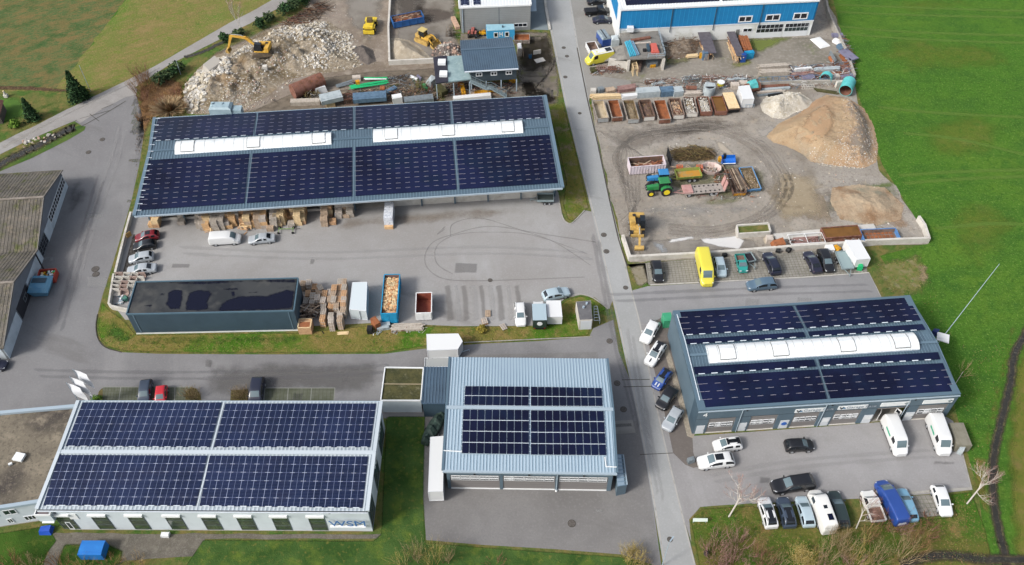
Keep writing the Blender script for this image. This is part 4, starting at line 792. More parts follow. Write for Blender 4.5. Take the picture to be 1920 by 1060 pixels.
def wsm():
 z=6.3;FL,FR,BR,BL=W(69.5,955.5,z),W(689,959,z),W(715,753.5,z),W(147,752.5,z);RL_,RR_=W(111.5,848,z+.6),W(702,849.5,z+.6)
 q0=flat([FL,FR,BR,BL]);ux=(q0[1]-q0[0]).normalized();n=facing(q0[0],q0[1])
 A=q0[0]-n*.35+ux*1.6;B=q0[1]-n*.35-ux*.12;C=q0[2]+n*.35-ux*.12;D=q0[3]+n*.35+ux*.3
 t=T('white_factory','white factory building with a gridded blue solar roof and blue WSM lettering on its front','factory',origin_of(q0))
 w_=MB()
 for p,q in((A,B),(B,C),(C,D),(D,A)):facebox(w_,p,q,0,1,0,z-.12,M_wallw,0,.3)
 facebox(w_,A,B,0,1,0,.12,M_conc,.03,0);w_.build('wall',t,world=True)
 r=MB();M_rl=mat('roof_white_sheet','b6c3cd',.5,layers=[('a9b7c2',.4,.4,.7)],k=1.7);M_rlh=mat('roof_white_rib','d0dbe2',.45,k=1.6)
 r.slab([FL,FR,RR_,RL_],.22,M_rl);r.slab([RL_,RR_,BR,BL],.22,M_rl)
 for qa in((FL,FR,RR_,RL_),(RL_,RR_,BR,BL)):ribs(r,*qa,.5,M_rlh,.22,.05)
 r.bar(RL_+Vector((0,0,.1)),RR_+Vector((0,0,.1)),.55,.14,M_rlh)
 for a,c in((FL,RL_),(RL_,BL),(FR,RR_),(RR_,BR)):r.bar(a+Vector((0,0,.05)),c+Vector((0,0,.05)),.45,.34,M_rlh)
 r.build('roof',t,world=True)
 g=MB();g.bar(FL+Vector((0,0,-.1)),FR+Vector((0,0,-.1)),.14,.16,M_blk);g.bar(FL+n*.12+Vector((0,0,-.22)),FR+n*.12+Vector((0,0,-.22)),.14,.14,M_alu);g.bar(BL+Vector((0,0,-.05)),BR+Vector((0,0,-.05)),.2,.2,M_gut);g.build('gutter',t,world=True)
 pf=plane(FL,FR,RR_);pb=plane(BL,RL_,RR_)
 array(t,quad_on([(156,756),(416,756),(393.5,839.5),(123.7,837.7)],pb),24,6,'grid',m=M_pvb)
 array(t,quad_on([(423,758),(705.4,758),(694,839.4),(401.5,839.5)],pb),26,6,'grid',m=M_pvb)
 array(t,quad_on([(111.8,854.5),(389,855.6),(367.4,949.5),(81.7,948.8)],pf),24,6,'grid',m=M_pvb)
 array(t,quad_on([(394,855.6),(690,857.3),(679.6,953.3),(374.6,949.5)],pf),26,6,'grid',m=M_pvb)
 L_=(B-A).length
 fr=mat('window_frame_dark','4a5356',.5,k=1.2);gl=mat('window_glass_green','3d4a3c',.12,layers=[('55684a',.8,.45,.7),('2c3430',2,.5,.8)],spec=.8,k=1.3)
 for x in(102,170,238,308,375,441,507,575.5):
  p=onp(x+2,972,(A,n));q=onp(x+33,972,(A,n));dd=B-A;ta=(p-A).dot(dd)/dd.dot(dd);tc=(q-A).dot(dd)/dd.dot(dd)
  window(t,A,B,ta,tc,.25,4.1,fr,gl,1,3,.09,.05)
  g=MB();facebox(g,A,B,ta-.004,tc+.001,4.12,4.45,M_white,.3,0);g.build('shutter_box',t,world=True)
 g=MB();ta=tpar(A,B,(104,999));facebox(g,A,B,.003,.02,.1,2.2,M_frame,.05,0);facebox(g,A,B,.006,.017,.5,2.0,M_glass,.07,0);g.build('door',t,world=True)
 g=MB();p=onp(133,973,(A,n));ta=(p-A).dot(B-A)/(B-A).dot(B-A);facebox(g,A,B,ta,ta+.028,3.1,4.5,M_white,.08,0);g.build('panel',t,world=True)
 for k,(x,hh)in enumerate(((132,5.4),(262,5.4),(619,5.3))):g=MB();p=onp(x,962,(A,n));g.box((p.x,p.y+n.y*.15,5.5),(.25,.3,.2),M_blk if k>1 else M_gut);g.build('floodlight',t,world=True)
 for a,c in((.02,.2),(.36,.55),(.7,.93)):window(t,B,C,a,c,.4,4.6,fr,mat('side_glass','4b5f70',.15,spec=.8),1,3,.09,.05)
 g=MB();nn=facing(B,C)
 for k in range(16):p=B.lerp(C,.42+k*.026)+nn*.15;g.box((p.x,p.y,5.2+.25*math.sin(k*2.1)),(.08,.35,.5),M_white)
 g.build('cable_brackets',t,world=True)
 dd=(B-A).normalized();p0=onp(618.5,984,(A+n*.2,n));p1=onp(686,984,(A+n*.2,n));wd=(p1-p0).length;zz=p0.z
 o=text('WSM',t,p0+n*.12,dd,zz-.15,1,mat('letter_blue','3567a0',.5,k=1.2),name='lettering')
 me=o.data;xs=[v.co.x for v in me.vertices];ys=[v.co.y for v in me.vertices];sx=wd/(max(xs)-min(xs));sy=1.45/(max(ys)-min(ys));x0=min(xs)
 for v in me.vertices:v.co.x=(v.co.x-x0)*sx;v.co.y*=sy
 g=MB();g.bar((p0+n*.1)+Vector((0,0,-.32)),(p1+n*.1)+Vector((0,0,-.32)),.35,.14,M_white);g.build('sign_shelf',t,world=True)
 g=MB();c=W(84,965,4.6);g.box((c.x,c.y+.3,4.2),(1.9,1.3,1.6),M_wallw);g.box((c.x-.1,c.y+.3,5.02),(1.4,.9,.06),mat('box_floor','8d8387',.8));
 for s in(-1,1):g.box((c.x+s*.95,c.y+.3,5.1),(.14,1.44,.3),M_white);g.box((c.x,c.y+.3+s*.65,5.1),(1.76,.14,.3),M_white)
 g.box((c.x+.1,c.y-.1,3.35),(1.5,.9,.12),M_white);g.build('balcony',t,world=True)
wsm()
def office_wing():
 z=4.6;q=[W(-60,962,z),W(77,941,z),W(141,763,z),W(-60,781,z)];q0=flat(q);t=T('office_wing','low white office wing with a gravel flat roof left of the solar-roofed factory','building',origin_of(q))
 m=mat('gravel_roof','857c6c',.95,layers=[('4d4742',.09,.45,.6),('9d9280',.5,.5,.7),('5c5549',2.2,.5,.75),('aaa08e',5,.58,.8)],bump=(5,.06),k=1.7)
 b=MB();b.slab([p-Vector((0,0,.12))for p in q],.2,m);b.build('roof',t,world=True)
 for a,c in((q[0],q[1]),(q[3],q[2])):b=MB();b.bar(a+Vector((0,0,.1)),c+Vector((0,0,.1)),.5,.4,M_gut);b.build('parapet',t,world=True)
 A,B=q0[0],q0[1]
 b=MB();facebox(b,A,B,0,1,0,z-.2,M_wallw,0,.3);facebox(b,A,B,0,1,0,.15,M_conc,.04,0);facebox(b,q0[3],q0[0],0,1,0,z-.2,M_wallw,0,.2);facebox(b,q0[2],q0[3],0,1,0,z-.2,M_wallw,0,.2);b.build('wall',t,world=True)
 for a,c,z0,z1,cols in((.42,.6,2.7,3.9,2),(.62,.78,.6,1.7,3),(.84,.93,.6,1.7,2),(.38,.46,.6,1.7,2),(.2,.34,2.7,3.9,2)):window(t,A,B,a,c,z0,z1,M_frame,M_glass,cols)
 b=MB();p=W(36.5,858,z+.1);b.box((p.x,p.y,z+.2),(1.3,1.1,.35),M_sky,rz=-.2);b.build('skylight',t,world=True)
 b=MB();p=W(20,871,z);b.box((p.x,p.y,z+.1),(.45,.3,.25),M_white,rz=.5);b.build('roof_vent',t,world=True)
office_wing()
def old_hall():
 E0,E1=Vector(W(127,350)),Vector(W(18,673));u=(E1-E0);L_=u.length;u.normalize();wv=Vector((u.y,-u.x,0))
 if wv.x>0:wv=-wv
 e,rg,vl=3.5,6.1,2.95;pr=[(0,e+.2),(.243,rg),(.486,vl),(.735,5.95),(1,3.1)];D=34
 t=T('old_hall','old twin-gabled hall with mossy fibre-cement roofs on the left edge','hall',(E0+E1)/2+wv*8)
 m=mat('fibre_cement','77726a',.95,layers=[('5a564c',.25,.42,.66),('5f6634',.5,.55,.68),('94897a',.8,.5,.75),('7d7a3c',2.2,.6,.75),('4b443c',2.6,.52,.8),('a59c94',4,.6,.82)],bump=(5,.06),k=1.7)
 P=[E0+u*(a*L_)+Vector((0,0,z))for a,z in pr];ov=-wv*.45
 for k in range(2):
  a,b_,c=P[2*k],P[2*k+1],P[2*k+2];r=MB()
  for p,q in((a,b_),(b_,c)):
   e_=(q-p).normalized();p_=p-e_*(.35 if p is a and k==0 else 0);q_=q+e_*(.35 if q is c and k==1 else 0)
   r.slab([p_+ov,q_+ov,q_+wv*D,p_+wv*D],.12,m)
   nn=int((q-p).length/.32)
  nr=int(D/.55)
  for i in range(nr):
   w0=ov+wv*(i*.55)
   for p,q in((a,b_),(b_,c)):r.bar(p+w0+Vector((0,0,.02)),q+w0+Vector((0,0,.02)),.2,.06,m)
  r.bar(b_+ov+Vector((0,0,.06)),b_+wv*D+Vector((0,0,.06)),.4,.14,mat('ridge_tile','a39a90',.95,layers=[('7f766a',1,.45,.7)]))
  for p,q in((a,b_),(b_,c)):r.bar(p+ov+Vector((0,0,.03)),q+ov+Vector((0,0,.03)),.12,.2,mat('verge_trim','8e8a84',.9))
  r.build('roof',t,world=True)
 mg=mat('gable_grey','6f747c',.85,layers=[('666a70',.6,.4,.7)],k=1.1)
 b=MB();pts=[Vector((E0.x,E0.y,0)),Vector((E1.x,E1.y,0))]+[p-Vector((0,0,.12))for p in P[::-1]]
 b.hexa([p+wv*.25 for p in pts],pts,mg)if False else b.add([p for p in pts]+[p+wv*.3 for p in pts],[tuple(range(7)),tuple(range(7,14))[::-1]]+[(i,i+7,(i+1)%7+7,(i+1)%7)for i in range(7)],mg);b.build('gable_wall',t,world=True)
 b=MB();facebox(b,Vector((E1.x,E1.y,0))+wv*D,Vector((E1.x,E1.y,0)),0,1,0,2.95,M_wallw,0,.3);facebox(b,Vector((E0.x,E0.y,0)),Vector((E0.x,E0.y,0))+wv*D,0,1,0,3.3,mg,0,.3);b.build('side_wall',t,world=True)
 A,B=Vector((E0.x,E0.y,0)),Vector((E1.x,E1.y,0))
 if facing(A,B).x<0:A,B=B,A;fl=lambda x:1-x
 else:fl=lambda x:x
 def seg(nm,a,c,z0,z1,mm,out,**k):
  a,c=sorted((fl(a),fl(c)));g=MB();facebox(g,A,B,a,c,z0,z1,mm,out,0);return g.build(nm,t,world=True,**k)
 mw=mat('plaster_light','b9c4cc',.8,layers=[('a8b3ba',.8,.45,.7)],k=1.1)
 seg('plinth',.0,.275,0,1.15,mw,.1);seg('plinth',.275,.36,0,2.3,mw,.06);seg('sheet_panel',.46,.655,0,2.35,mw,.06);seg('sheet_panel',.81,1.0,0,2.35,mw,.06)
 def win(a,c,z0,z1,fr,cols,rows):
  a,c=sorted((fl(a),fl(c)));window(t,A,B,a,c,z0,z1,fr,M_glassd,cols,rows,.08,.12)
 win(.005,.275,1.15,2.65,M_frame,12,2);win(.36,.46,.3,2.3,mat('window_frame_grey','7d8388',.6),4,3)
 o=seg('gate',.665,.8,.05,2.5,mat('gate_dark','36363d',.7),.05);
 win(.69,.73,.9,1.8,mat('window_frame_grey','7d8388',.6),2,1)
 g=MB();a=fl(.505);p=A.lerp(B,a)+facing(A,B)*.3;q=p+facing(A,B)*.1;g.tube((p.x,p.y,3.0),(p.x+1.1,p.y-1.6,.8),.12,M_blk,6);g.build('downpipe',t,world=True)
old_hall()
def blue_hall():
 z=8.2;FL,FR=W(1165,19,z),W(1536.5,1.5,z);ux=(FR-FL).normalized();n=facing(FL,FR);uy=-n;BL,BR=FL+uy*32,FR+uy*32
 q0=flat([FL,FR,BR,BL]);A,B=q0[0],q0[1];t=T('blue_hall','big blue metal hall with white lower wall and white roof edge at the top','hall',origin_of(q0))
 mb=mat('blue_cladding','1f80b8',.45,layers=[('1b74aa',.3,.4,.7)],spec=.4,k=1.25);mbl=mat('blue_cladding_rib','2b8fc6',.45,k=1.25);zb=3.7
 b=MB()
 for p,q in((A,B),(B,q0[2]),(q0[2],q0[3]),(q0[3],A)):
  facebox(b,p,q,0,1,zb,z-.1,mb,0,.3);n_=int((q-p).length/.9)
  for i in range(n_):facebox(b,p,q,(i+.5)/n_-.0012,(i+.5)/n_+.0012,zb+.02,z-.3,mbl,.03,0)
 b.build('cladding',t,world=True)
 b=MB()
 for p,q in((A,B),(B,q0[2]),(q0[3],A)):facebox(b,p,q,0,1,0,zb,mat('white_render','d9dcda',.8,layers=[('c2c4bd',.4,.5,.7),('a9aba0',1.5,.6,.8)],k=1.2),-.04,.3);facebox(b,p,q,0,1,zb-.25,zb,M_wht,.05,0)
 b.build('wall',t,world=True)
 r=MB();r.slab([FL,FR,BR+Vector((0,0,1.5)),BL+Vector((0,0,1.5))],.25,M_white);ribs(r,FL,FR,BR+Vector((0,0,1.5)),BL+Vector((0,0,1.5)),.6,M_wht,.25,.06)
 r.bar(FL,FR,.35,.3,M_wht);r.bar(FL,BL,.35,.35,M_wht);r.bar(FR,BR,.3,.3,M_wht);r.build('roof',t,world=True)
 dzz=1.5/32;up=Vector((0,0,1.5));p0=FL+ux*1.6+uy*1.6+Vector((0,0,.08));
 for k in range(2):
  w2=(FR-FL).length*.485;s=FL.lerp(FR,.03+k*.485)+uy*1.4+Vector((0,0,.07));e=s+ux*(w2-.6)
  array(t,[s+uy*14+Vector((0,0,14*dzz)),e+uy*14+Vector((0,0,14*dzz)),e,s],12,8,'dash',h=.1)
 dd=B-A
 def tx(x,y):p=onp(x,y,(A,n));return(p-A).dot(dd)/dd.dot(dd),p.z
 for x0,x1,y0,y1 in((1386,1409,30.5,41),(1437,1461,27.5,38.5),(1489,1513,24.5,35.5)):
  a,z1=tx(x0,y0);c,z0=tx(x1,y1);window(t,A,B,a,c,min(z0,z1),max(z0,z1),M_frame,M_glassd,2,1,.22,.08)
 a,_=tx(1392,62);c,_=tx(1409,62);window(t,A,B,a,c,1.6,2.5,M_frame,M_glassd,2,1,.1,.06)
 a,_=tx(1378.5,65);g=MB();facebox(g,A,B,a,a+.018,.05,2.3,mat('door_grey','8d8f8a',.6),.05,0);g.build('door',t,world=True)
 for x0,x1 in((1417,1466),(1469,1513)):
  a,_=tx(x0,60);c,_=tx(x1,60);g=MB();facebox(g,A,B,a,c,0.02,3.2,M_wht,.05,0);o=g.build('garage_door',t,world=True)
  for j in range(2):
   for i in range(6):
    u0=a+(c-a)*(.02+i*.163);g=MB();facebox(g,A,B,u0,u0+(c-a)*.145,1.35+j*.95,2.15+j*.95,(M_glassd,M_glass)[j==0 and x0>1460],.08,0);child_world(g.build('window',o,world=True))
 for x in(1260,1341,1427):a,_=tx(x,30);g=MB();p=A.lerp(B,a)+n*.12;g.tube((p.x,p.y,2.5),(p.x,p.y,z-.2),.08,M_walld,6);g.build('downpipe',t,world=True)
 g=MB();a,zz=tx(1181,52);p=A.lerp(B,a)+n*.5;g.box((p.x,p.y,zz),(1.3,.9,1.0),M_wht);g.build('air_unit',t,world=True)
 g=MB();facebox(g,q0[3],A,.9,1.0,0,z-.2,M_wht,.04,0);g.build('corner_trim',t,world=True)
blue_hall()
def grey_hall():
 z=6.0;FL,FR=W(861,15,z),W(996,9.5,z);n=facing(FL,FR);uy=-n;ux=(FR-FL).normalized();BL,BR=FL+uy*24,FR+uy*24;q0=flat([FL,FR,BR,BL]);A,B=q0[0]+ux*.2,q0[1]-ux*.1
 t=T('grey_hall','grey-clad hall with a white ribbed roof at the top edge left of the road','hall',origin_of(q0))
 m=mat('grey_cladding','8b8e8e',.6,layers=[('838686',.4,.4,.7)],k=1.15);b=MB()
 for p,q in((A,B),(B,q0[2]),(q0[2],q0[3]),(q0[3],A)):facebox(b,p,q,0,1,0,z-.15,m,0,.3)
 for k in range(1,14):facebox(b,A,B,0,1,k*.42,k*.42+.02,mat('cladding_line','7d8080',.7),.012,0)
 facebox(b,A,B,.545,.552,0,z-.2,M_walld,.02,0);b.build('wall',t,world=True)
 r=MB();r.slab([FL,FR,BR,BL],.22,M_white);ribs(r,FL,FR,BR,BL,.6,M_wht,.25,.06)
 for a,c in((FL,FR),(FR,BR),(FL,BL)):r.bar(a,c,.25,.32,M_white)
 r.build('roof',t,world=True)
 for a,c in((.025,.14),(.2,.3)):q=[FL.lerp(FR,a)+uy*12,FL.lerp(FR,c)+uy*12,FL.lerp(FR,c)+uy*.8,FL.lerp(FR,a)+uy*.8];array(t,q,2,10,'grid',m=M_pvb)
 for a,c,z0,z1,k in((.76,.955,.9,1.8,3),(.47,.55,1.2,1.7,1)):window(t,A,B,a,c,z0,z1,M_frame,M_glassd,k,1,.1,.06)
 g=MB();p=A+n*.12+ux*.4;g.tube((p.x,p.y,0),(p.x,p.y,z-.2),.08,M_gut,6);g.build('downpipe',t,world=True)
 g=MB();k0=BR.lerp(FR,.72);g.slab([W(994,21,4.2),W(1006,20,4.2),W(1003,-40,4.2),W(985,-40,4.2)],.12,M_ribl);g.build('canopy',t,world=True)
 sheet('concrete_apron',[(994,56),(1028,57),(1018,-20),(985,-40)],mat('apron_conc','93a0a4',.8,layers=[('87949a',.3,.4,.7)]),11)
 kerb([(1019,-30),(1024,20),(1031,57)],.5,.35,M_concw,'low_wall','low pale concrete wall between the grey hall apron and the road','wall')
grey_hall()
def stilt_house():
 z=5.6;FL,FR=W(871,135.5,z),W(972,129.5,z);BL,BR=W(863,76,z),W(959,70,z);RL_,RR_=W(864.5,94.5,z+.95),W(964.5,88.5,z+.95)
 q0=flat([FL,FR,BR,BL]);n=facing(q0[0],q0[1]);ux=(q0[1]-q0[0]).normalized()
 t=T('stilt_building','dark blue-grey office on steel stilts with ribbed gable roof behind the long hall','building',origin_of(q0))
 r=MB();r.slab([FL,FR,RR_,RL_],.18,M_ribd);r.slab([RL_,RR_,BR,BL],.18,M_ribd);ribs(r,FL,FR,RR_,RL_,.42,M_ribdh,.14,.06);ribs(r,RL_,RR_,BR,BL,.42,M_ribdh,.14,.06)
 r.bar(RL_+Vector((0,0,.08)),RR_+Vector((0,0,.08)),.4,.12,M_ribdh);r.bar(FR,RR_,.12,.2,M_ribdh);r.bar(FL,FR,.2,.2,M_alu);r.build('roof',t,world=True)
 A=q0[0]-n*.5+ux*1.2;B=q0[1]-n*.5-ux*.3;C=q0[2]+n*.4-ux*.3;D=q0[3]+n*.4+ux*1.2
 b=MB();md=mat('dark_boards','39454d',.7,layers=[('323d45',1,.4,.7)],k=1.1);b.prism([(p.x,p.y)for p in(A,B,C,D)],2.9,z-.25,md)
 for i in range(1,7):facebox(b,A,B,0,1,2.9+i*.36,2.92+i*.36,M_blk,.01,0)
 b.build('wall',t,world=True)
 dd=B-A
 for x0,x1 in((892,904),(920,932),(948,960)):
  p=onp(x0,138,(A,n));q=onp(x1,136,(A,n));a=(p-A).dot(dd)/dd.dot(dd);c=(q-A).dot(dd)/dd.dot(dd);window(t,A,B,a,c,4.1,4.95,M_frame,M_glassd,2,1,.14,.07)
 for p in(A,A.lerp(B,.33),A.lerp(B,.66),B,C,D):b=MB();p=p+Vector((0,0,0));b.box((p.x,p.y,1.42),(.22,.22,2.96),M_gut);b.build('post',t,world=True)
 q=[W(817,156,3.9),W(884,148,3.9),W(866,104,3.9),W(812,107,3.9)];b=MB();b.slab(q,.25,mat('deck_membrane','9fb9bd',.7,layers=[('86a3a8',.5,.45,.7),('b5cccd',1.2,.5,.75),('c7d6d6',3,.6,.8)],k=1.7));b.build('deck',t,world=True)
 q2=[W(817,156.5,4.0),W(840,153,4.0),W(838,104,4.0),W(812,107,4.0)];b=MB();b.slab(q2,.2,mat('dark_membrane','383744',.6,layers=[('2c2b38',.6,.4,.7)],k=1.8));b.build('membrane_strip',t,world=True)
 for x,y in((828.5,117.5),(831.5,139.5)):b=MB();p=W(x,y,4.2);b.box((p.x,p.y,4.3),(1.5,1.5,.5),M_sky);b.build('skylight',t,world=True)
 for x,y,z_ in((818,160,3.8),(850,158,3.8),(880,155,3.8),(815,112,3.8)):p=W(x,y,z_);b=MB();b.box((p.x,p.y+.3,1.85),(.18,.18,3.7),M_gut);b.build('post',t,world=True)
 b=MB();p0=W(881,152,3.6);p1=W(912,166,2.4);p2=W(921,165,2.4);p3=W(950,181,.8);st=mat('galvanised_steel','8fa0a6',.5,k=1.4)
 for a,c in((p0,p1),(p1,p2),(p2,p3)):
  for s in(-.45,.45):
   o=Vector((0,s,0));b.bar(a+o,c+o,.08,.2,st);b.bar(a+o+Vector((0,0,1)),c+o+Vector((0,0,1)),.05,.05,st);b.bar(a+o+Vector((0,0,.55)),c+o+Vector((0,0,.55)),.03,.03,st)
   m_=max(2,int((c-a).length/.9))
   for i in range(m_+1):p=a.lerp(c,i/m_)+o;b.bar(p,p+Vector((0,0,1)),.04,.04,st,up=(1,0,0))
  m_=max(2,int((c-a).length/.3))
  for i in range(m_):p=a.lerp(c,(i+.5)/m_);b.box(p,(.26,.85,.04),st)
 b.build('staircase',t,world=True)
stilt_house()
def hut():
 z=2.3;q=[W(1086.5,601,z),W(1111,600,z),W(1108,563.5,z),W(1080,566,z)];q0=flat(q);t=T('transformer_hut','small pale concrete transformer hut with dark flat roof by the road','hut',origin_of(q))
 b=MB();b.prism([(p.x,p.y)for p in q0],0,z,M_concw);b.build('wall',t,world=True)
 b=MB();b.prism([(p.x,p.y)for p in inset(q0,.1)],z,z+.08,mat('hut_roof','77777a',.9,layers=[('68686b',.8,.4,.7),('8b8a88',2,.55,.8)]));b.build('roof',t,world=True)
 b=MB();A,B=q0[0],q0[1];facebox(b,A,B,.12,.95,.05,2.1,M_doorw,.04,0);b.build('door',t,world=True)
 for x,y in((1094,578),(1100,571)):p=W(x,y,z);b=MB();b.tube((p.x,p.y,z),(p.x,p.y,z+.4),.18,M_gut,8);b.build('vent',t,world=True)
 b=MB();m=M_alu;P0,P1,P2,P3=W(1113,582),W(1119,582),W(1124,608),W(1113,609)
 for i in range(6):a=P0.lerp(P3,i/5);c=P1.lerp(P2,i/5);b.bar(a+Vector((0,0,1)),c+Vector((0,0,1)),.06,.06,m);b.bar(c,c+Vector((0,0,1)),.05,.05,m,up=(1,0,0))
 b.bar(P1+Vector((0,0,1)),P2+Vector((0,0,1)),.06,.06,m);b.bar(P0+Vector((0,0,1)),P3+Vector((0,0,1)),.06,.06,m);o=b.build('bicycle_rack',world=True,label='grey metal rack of bars beside the transformer hut',cat='rack')
hut()
# ================================================================ VEHICLES
V_tyre=mat('tyre_rubber','26262a',.85,k=1.6);V_rim=mat('wheel_rim','a8acb0',.35,k=1.5);V_under=mat('car_underside','1c1c1f',.8,k=1.6)
V_glass=mat('car_glass','20262c',.06,spec=.6,coat=.2,k=1.7);V_glassl=mat('car_windscreen','6d8188',.08,spec=.7,coat=.3,k=1.7);V_head=mat('headlight','dfe4e8',.15,spec=.8,k=1.4);V_tail=mat('taillight','8e1f22',.25,k=1.4)
V_plate=mat('number_plate','d8d8d2',.5,k=1.5);V_trim=mat('plastic_trim','2c2d30',.6,k=1.6);V_blackroof=mat('black_roof','16181d',.12,spec=.6,coat=.5,k=1.7)
P_={n:paint('paint_'+n,c)for n,c in dict(white='eef0f0',silver='b5bcc2',lightblue='b4c8d2',black='17181d',navy='1d2238',grey='4f565e',darkgrey='373c44',red='86242f',brightred='d32030',blue='1f4fa0',skyblue='7fb0cc',teal='2f9f98',yellow='ece04c',purple='232338',bluegrey='5b7488',green='2e7a5f',cream='e0d9cc',royal='2a4f9e',slate='3d4a5c',swap='dbe6ea',darkgreen='2b3b3a').items()}
KINDS_={'hatch':(4.0,1.74,1.46,.95,.90,.015,.13,.56,.74),'small':(3.6,1.66,1.46,.95,.90,.01,.09,.58,.78),'sedan':(4.6,1.80,1.42,.93,.86,.14,.30,.58,.74),'suv':(4.6,1.86,1.68,1.05,1.02,.01,.08,.58,.74),'wagon':(4.7,1.80,1.48,.94,.88,.01,.10,.58,.74),'bigsuv':(5.6,2.02,1.9,1.2,1.15,.01,.05,.60,.72),'van':(5.0,1.92,1.95,1.15,1.08,.005,.03,.74,.88),'high':(6.0,2.02,2.6,1.4,1.2,.005,.02,.78,.89),'mini':(3.8,1.68,1.42,.93,.90,.02,.08,.60,.74)}
def car_proto(kind,prefix='car'):
 L_,W_,H_,zb,zh,rb,rr,rf,wb=KINDS_[kind];box=kind in('van','high');root=T(prefix,kind,kind);k_=1.035
 L0,W0=L_*1.05,W_*k_;H0=H_+.03;mid=(rr+rf)/2
 st=[(0,'e'),(.02,'t'),(max(rb,.04),'r'),(max(rr,.1)if not box else .06,'c'),(mid-.012,'c'),(mid+.012,'c'),(rf,'c'),(wb,'w'),(.5*(wb+.97),'h'),(.955,'h'),(1,'f')]
 if kind=='high':st.insert(6,(rf-.13,'c'))
 if rb>.1:st.insert(2,(rb-.05,'t'))
 rings=[]
 for t,c in st:
  x=(t-.5)*L0;pw={'e':.84,'t':.97 if box else .94,'f':.7}.get(c,1)*(.95 if t>.95 and c=='h' else 1);w=W0/2*pw;low=.34 if c in 'ef' else .2
  if c=='c':b_,e,m_=zb,H0-.1,H0;we=W0/2*(.93 if box else .79)
  elif c in 'et':top=zb+(.02 if rb>.1 else .0)+(0 if not box else .3 if c=='e' else .6);top-=.14 if c=='e' else 0;b_,e,m_=top-.16,top-.03,top;we=w*.88
  elif c=='r':top=zb+(.06 if not box else(H0-zb)*.8);b_,e,m_=zb-.02,top-.03,top;we=w*(.86 if not box else .93)
  elif c=='w':b_,e,m_=zb-.04,zh+.05,zh+.1;we=w*.88
  else:top=zh-(.2 if c=='f' else .06 if t>.95 else 0);b_,e,m_=top-.2,top-.03,top+.02;we=w*.84
  rings.append([(x,w*.88,low),(x,w*.985,.36),(x,w,b_*.55+.2),(x,w*.97,b_),(x,we,e),(x,we*.86,m_-.015),(x,0,m_)])
 n=13;vs=[p for r in rings for p in([(x,-y,z)for x,y,z in r]+[(x,y,z)for x,y,z in r[-2::-1]])];fs=[];cls=[];kinds=['body','windscreen','rear_window','side_window','side_window2']
 for i in range(len(rings)-1):
  c0,c1=st[i][1],st[i+1][1];wide=st[i+1][0]-st[i][0]>.05
  for j in range(n-1):
   g=0
   if j in(5,6)and c0+c1=='cw':g=1
   elif j in(5,6)and c0+c1=='rc' and not box:g=2
   elif j in(3,8)and((c0+c1=='cc' and wide)or(c0+c1=='cw' and not box)or(c0+c1=='rc' and kind in('wagon','suv','bigsuv'))):
    if not(box and(st[i][0]<rf-.14 or(kind=='van' and i<5))):g=3 if j==3 else 4
   fs.append((i*n+j,(i+1)*n+j,(i+1)*n+j+1,i*n+j+1));cls.append(g)
 N_=len(rings);fs+=[tuple(range(n))[::-1],tuple(range((N_-1)*n,N_*n))]+[(i*n,i*n+n-1,(i+1)*n+n-1,(i+1)*n)for i in range(N_-1)];cls+=[0]*(N_+1)
 me=bpy.data.meshes.new('m');me.from_pydata(vs,[],fs)
 for k in range(5):me.materials.append(P_['white'])
 me.polygons.foreach_set('material_index',cls);ob=bpy.data.objects.new('tmp',me);COL.objects.link(ob);md=ob.modifiers.new('s','SUBSURF');md.levels=2;dg=bpy.context.evaluated_depsgraph_get();dg.update();m2=bpy.data.meshes.new_from_object(ob.evaluated_get(dg));bpy.data.objects.remove(ob)
 vv=[v.co.copy()for v in m2.vertices];B=[MB()for _ in range(5)]
 for g in range(5):
  used={};fl=[];vl=[]
  for p in m2.polygons:
   if p.material_index!=g:continue
   f=[]
   for v in p.vertices:
    if v not in used:used[v]=len(vl);vl.append(vv[v])
    f.append(used[v])
   fl.append(tuple(f))
  if fl:B[g].add(vl,fl,(P_['white'],V_glassl,V_glass,V_glass,V_glass)[g],True)
 b=B[0];wr=.33 if H_<1.7 else .37;xs=(-L_*.3,L_*.31);pm=P_['white']
 for x in xs:
  for s in(-1,1):b.tube((x,s*(W_/2-.1),wr),(x,s*(W_/2+.012),wr),wr+.07,V_under,14,smooth=False)
 b.box((0,0,.22),(L_*.92,W_*.86,.12),V_under);b.box((L_/2-.03,0,.42),(.12,W_*.58,.18),V_trim);b.box((L_/2-.03,0,zh-.3),(.1,W_*.36,.09),V_trim)
 if box:b.box((L_/2-.1,0,.45),(.3,W_*.8,.3),V_trim);b.box((-.02,0,.34),(L_*.86,W_*1.01,.12),V_trim)
 b.build('body',root,sharp=60)
 for g in range(1,5):
  if B[g].v:B[g].build(kinds[g].rstrip('2'),root,sharp=60)
 for x in xs:
  for s in(-1,1):
   g=MB();g.tube((x,s*(W_/2-.17),wr),(x,s*(W_/2+.02),wr),wr,V_tyre,16,smooth=False);wo_=g.build('wheel',root)
   g=MB();g.tube((x,s*(W_/2),wr),(x,s*(W_/2+.035),wr),wr*.62,V_rim,10,smooth=False);g.build('rim',wo_)
 for s in(-1,1):
  g=MB();g.box((L_/2-.16,s*W_*.33,zh-.2),(.3,W_*.18,.14),V_head,rz=-s*.4);g.build('headlight',root)
  zt=zb-.14 if not box else 1.1;g=MB();g.box((-L_/2+.07,s*W_*.37,zt),(.16,W_*.13,.18 if not box else .5),V_tail,rz=s*.3);g.build('taillight',root)
  g=MB();g.box(((wb-.5)*L_-.22,s*(W_/2+.07),zb+.06),(.14,.2,.15),pm,rz=s*.1);g.build('mirror',root)
 g=MB();g.box((-L_/2+.0,0,.62 if not box else .75),(.06,.5,.11),V_plate);g.build('number_plate',root)
 return root
PROTO={}
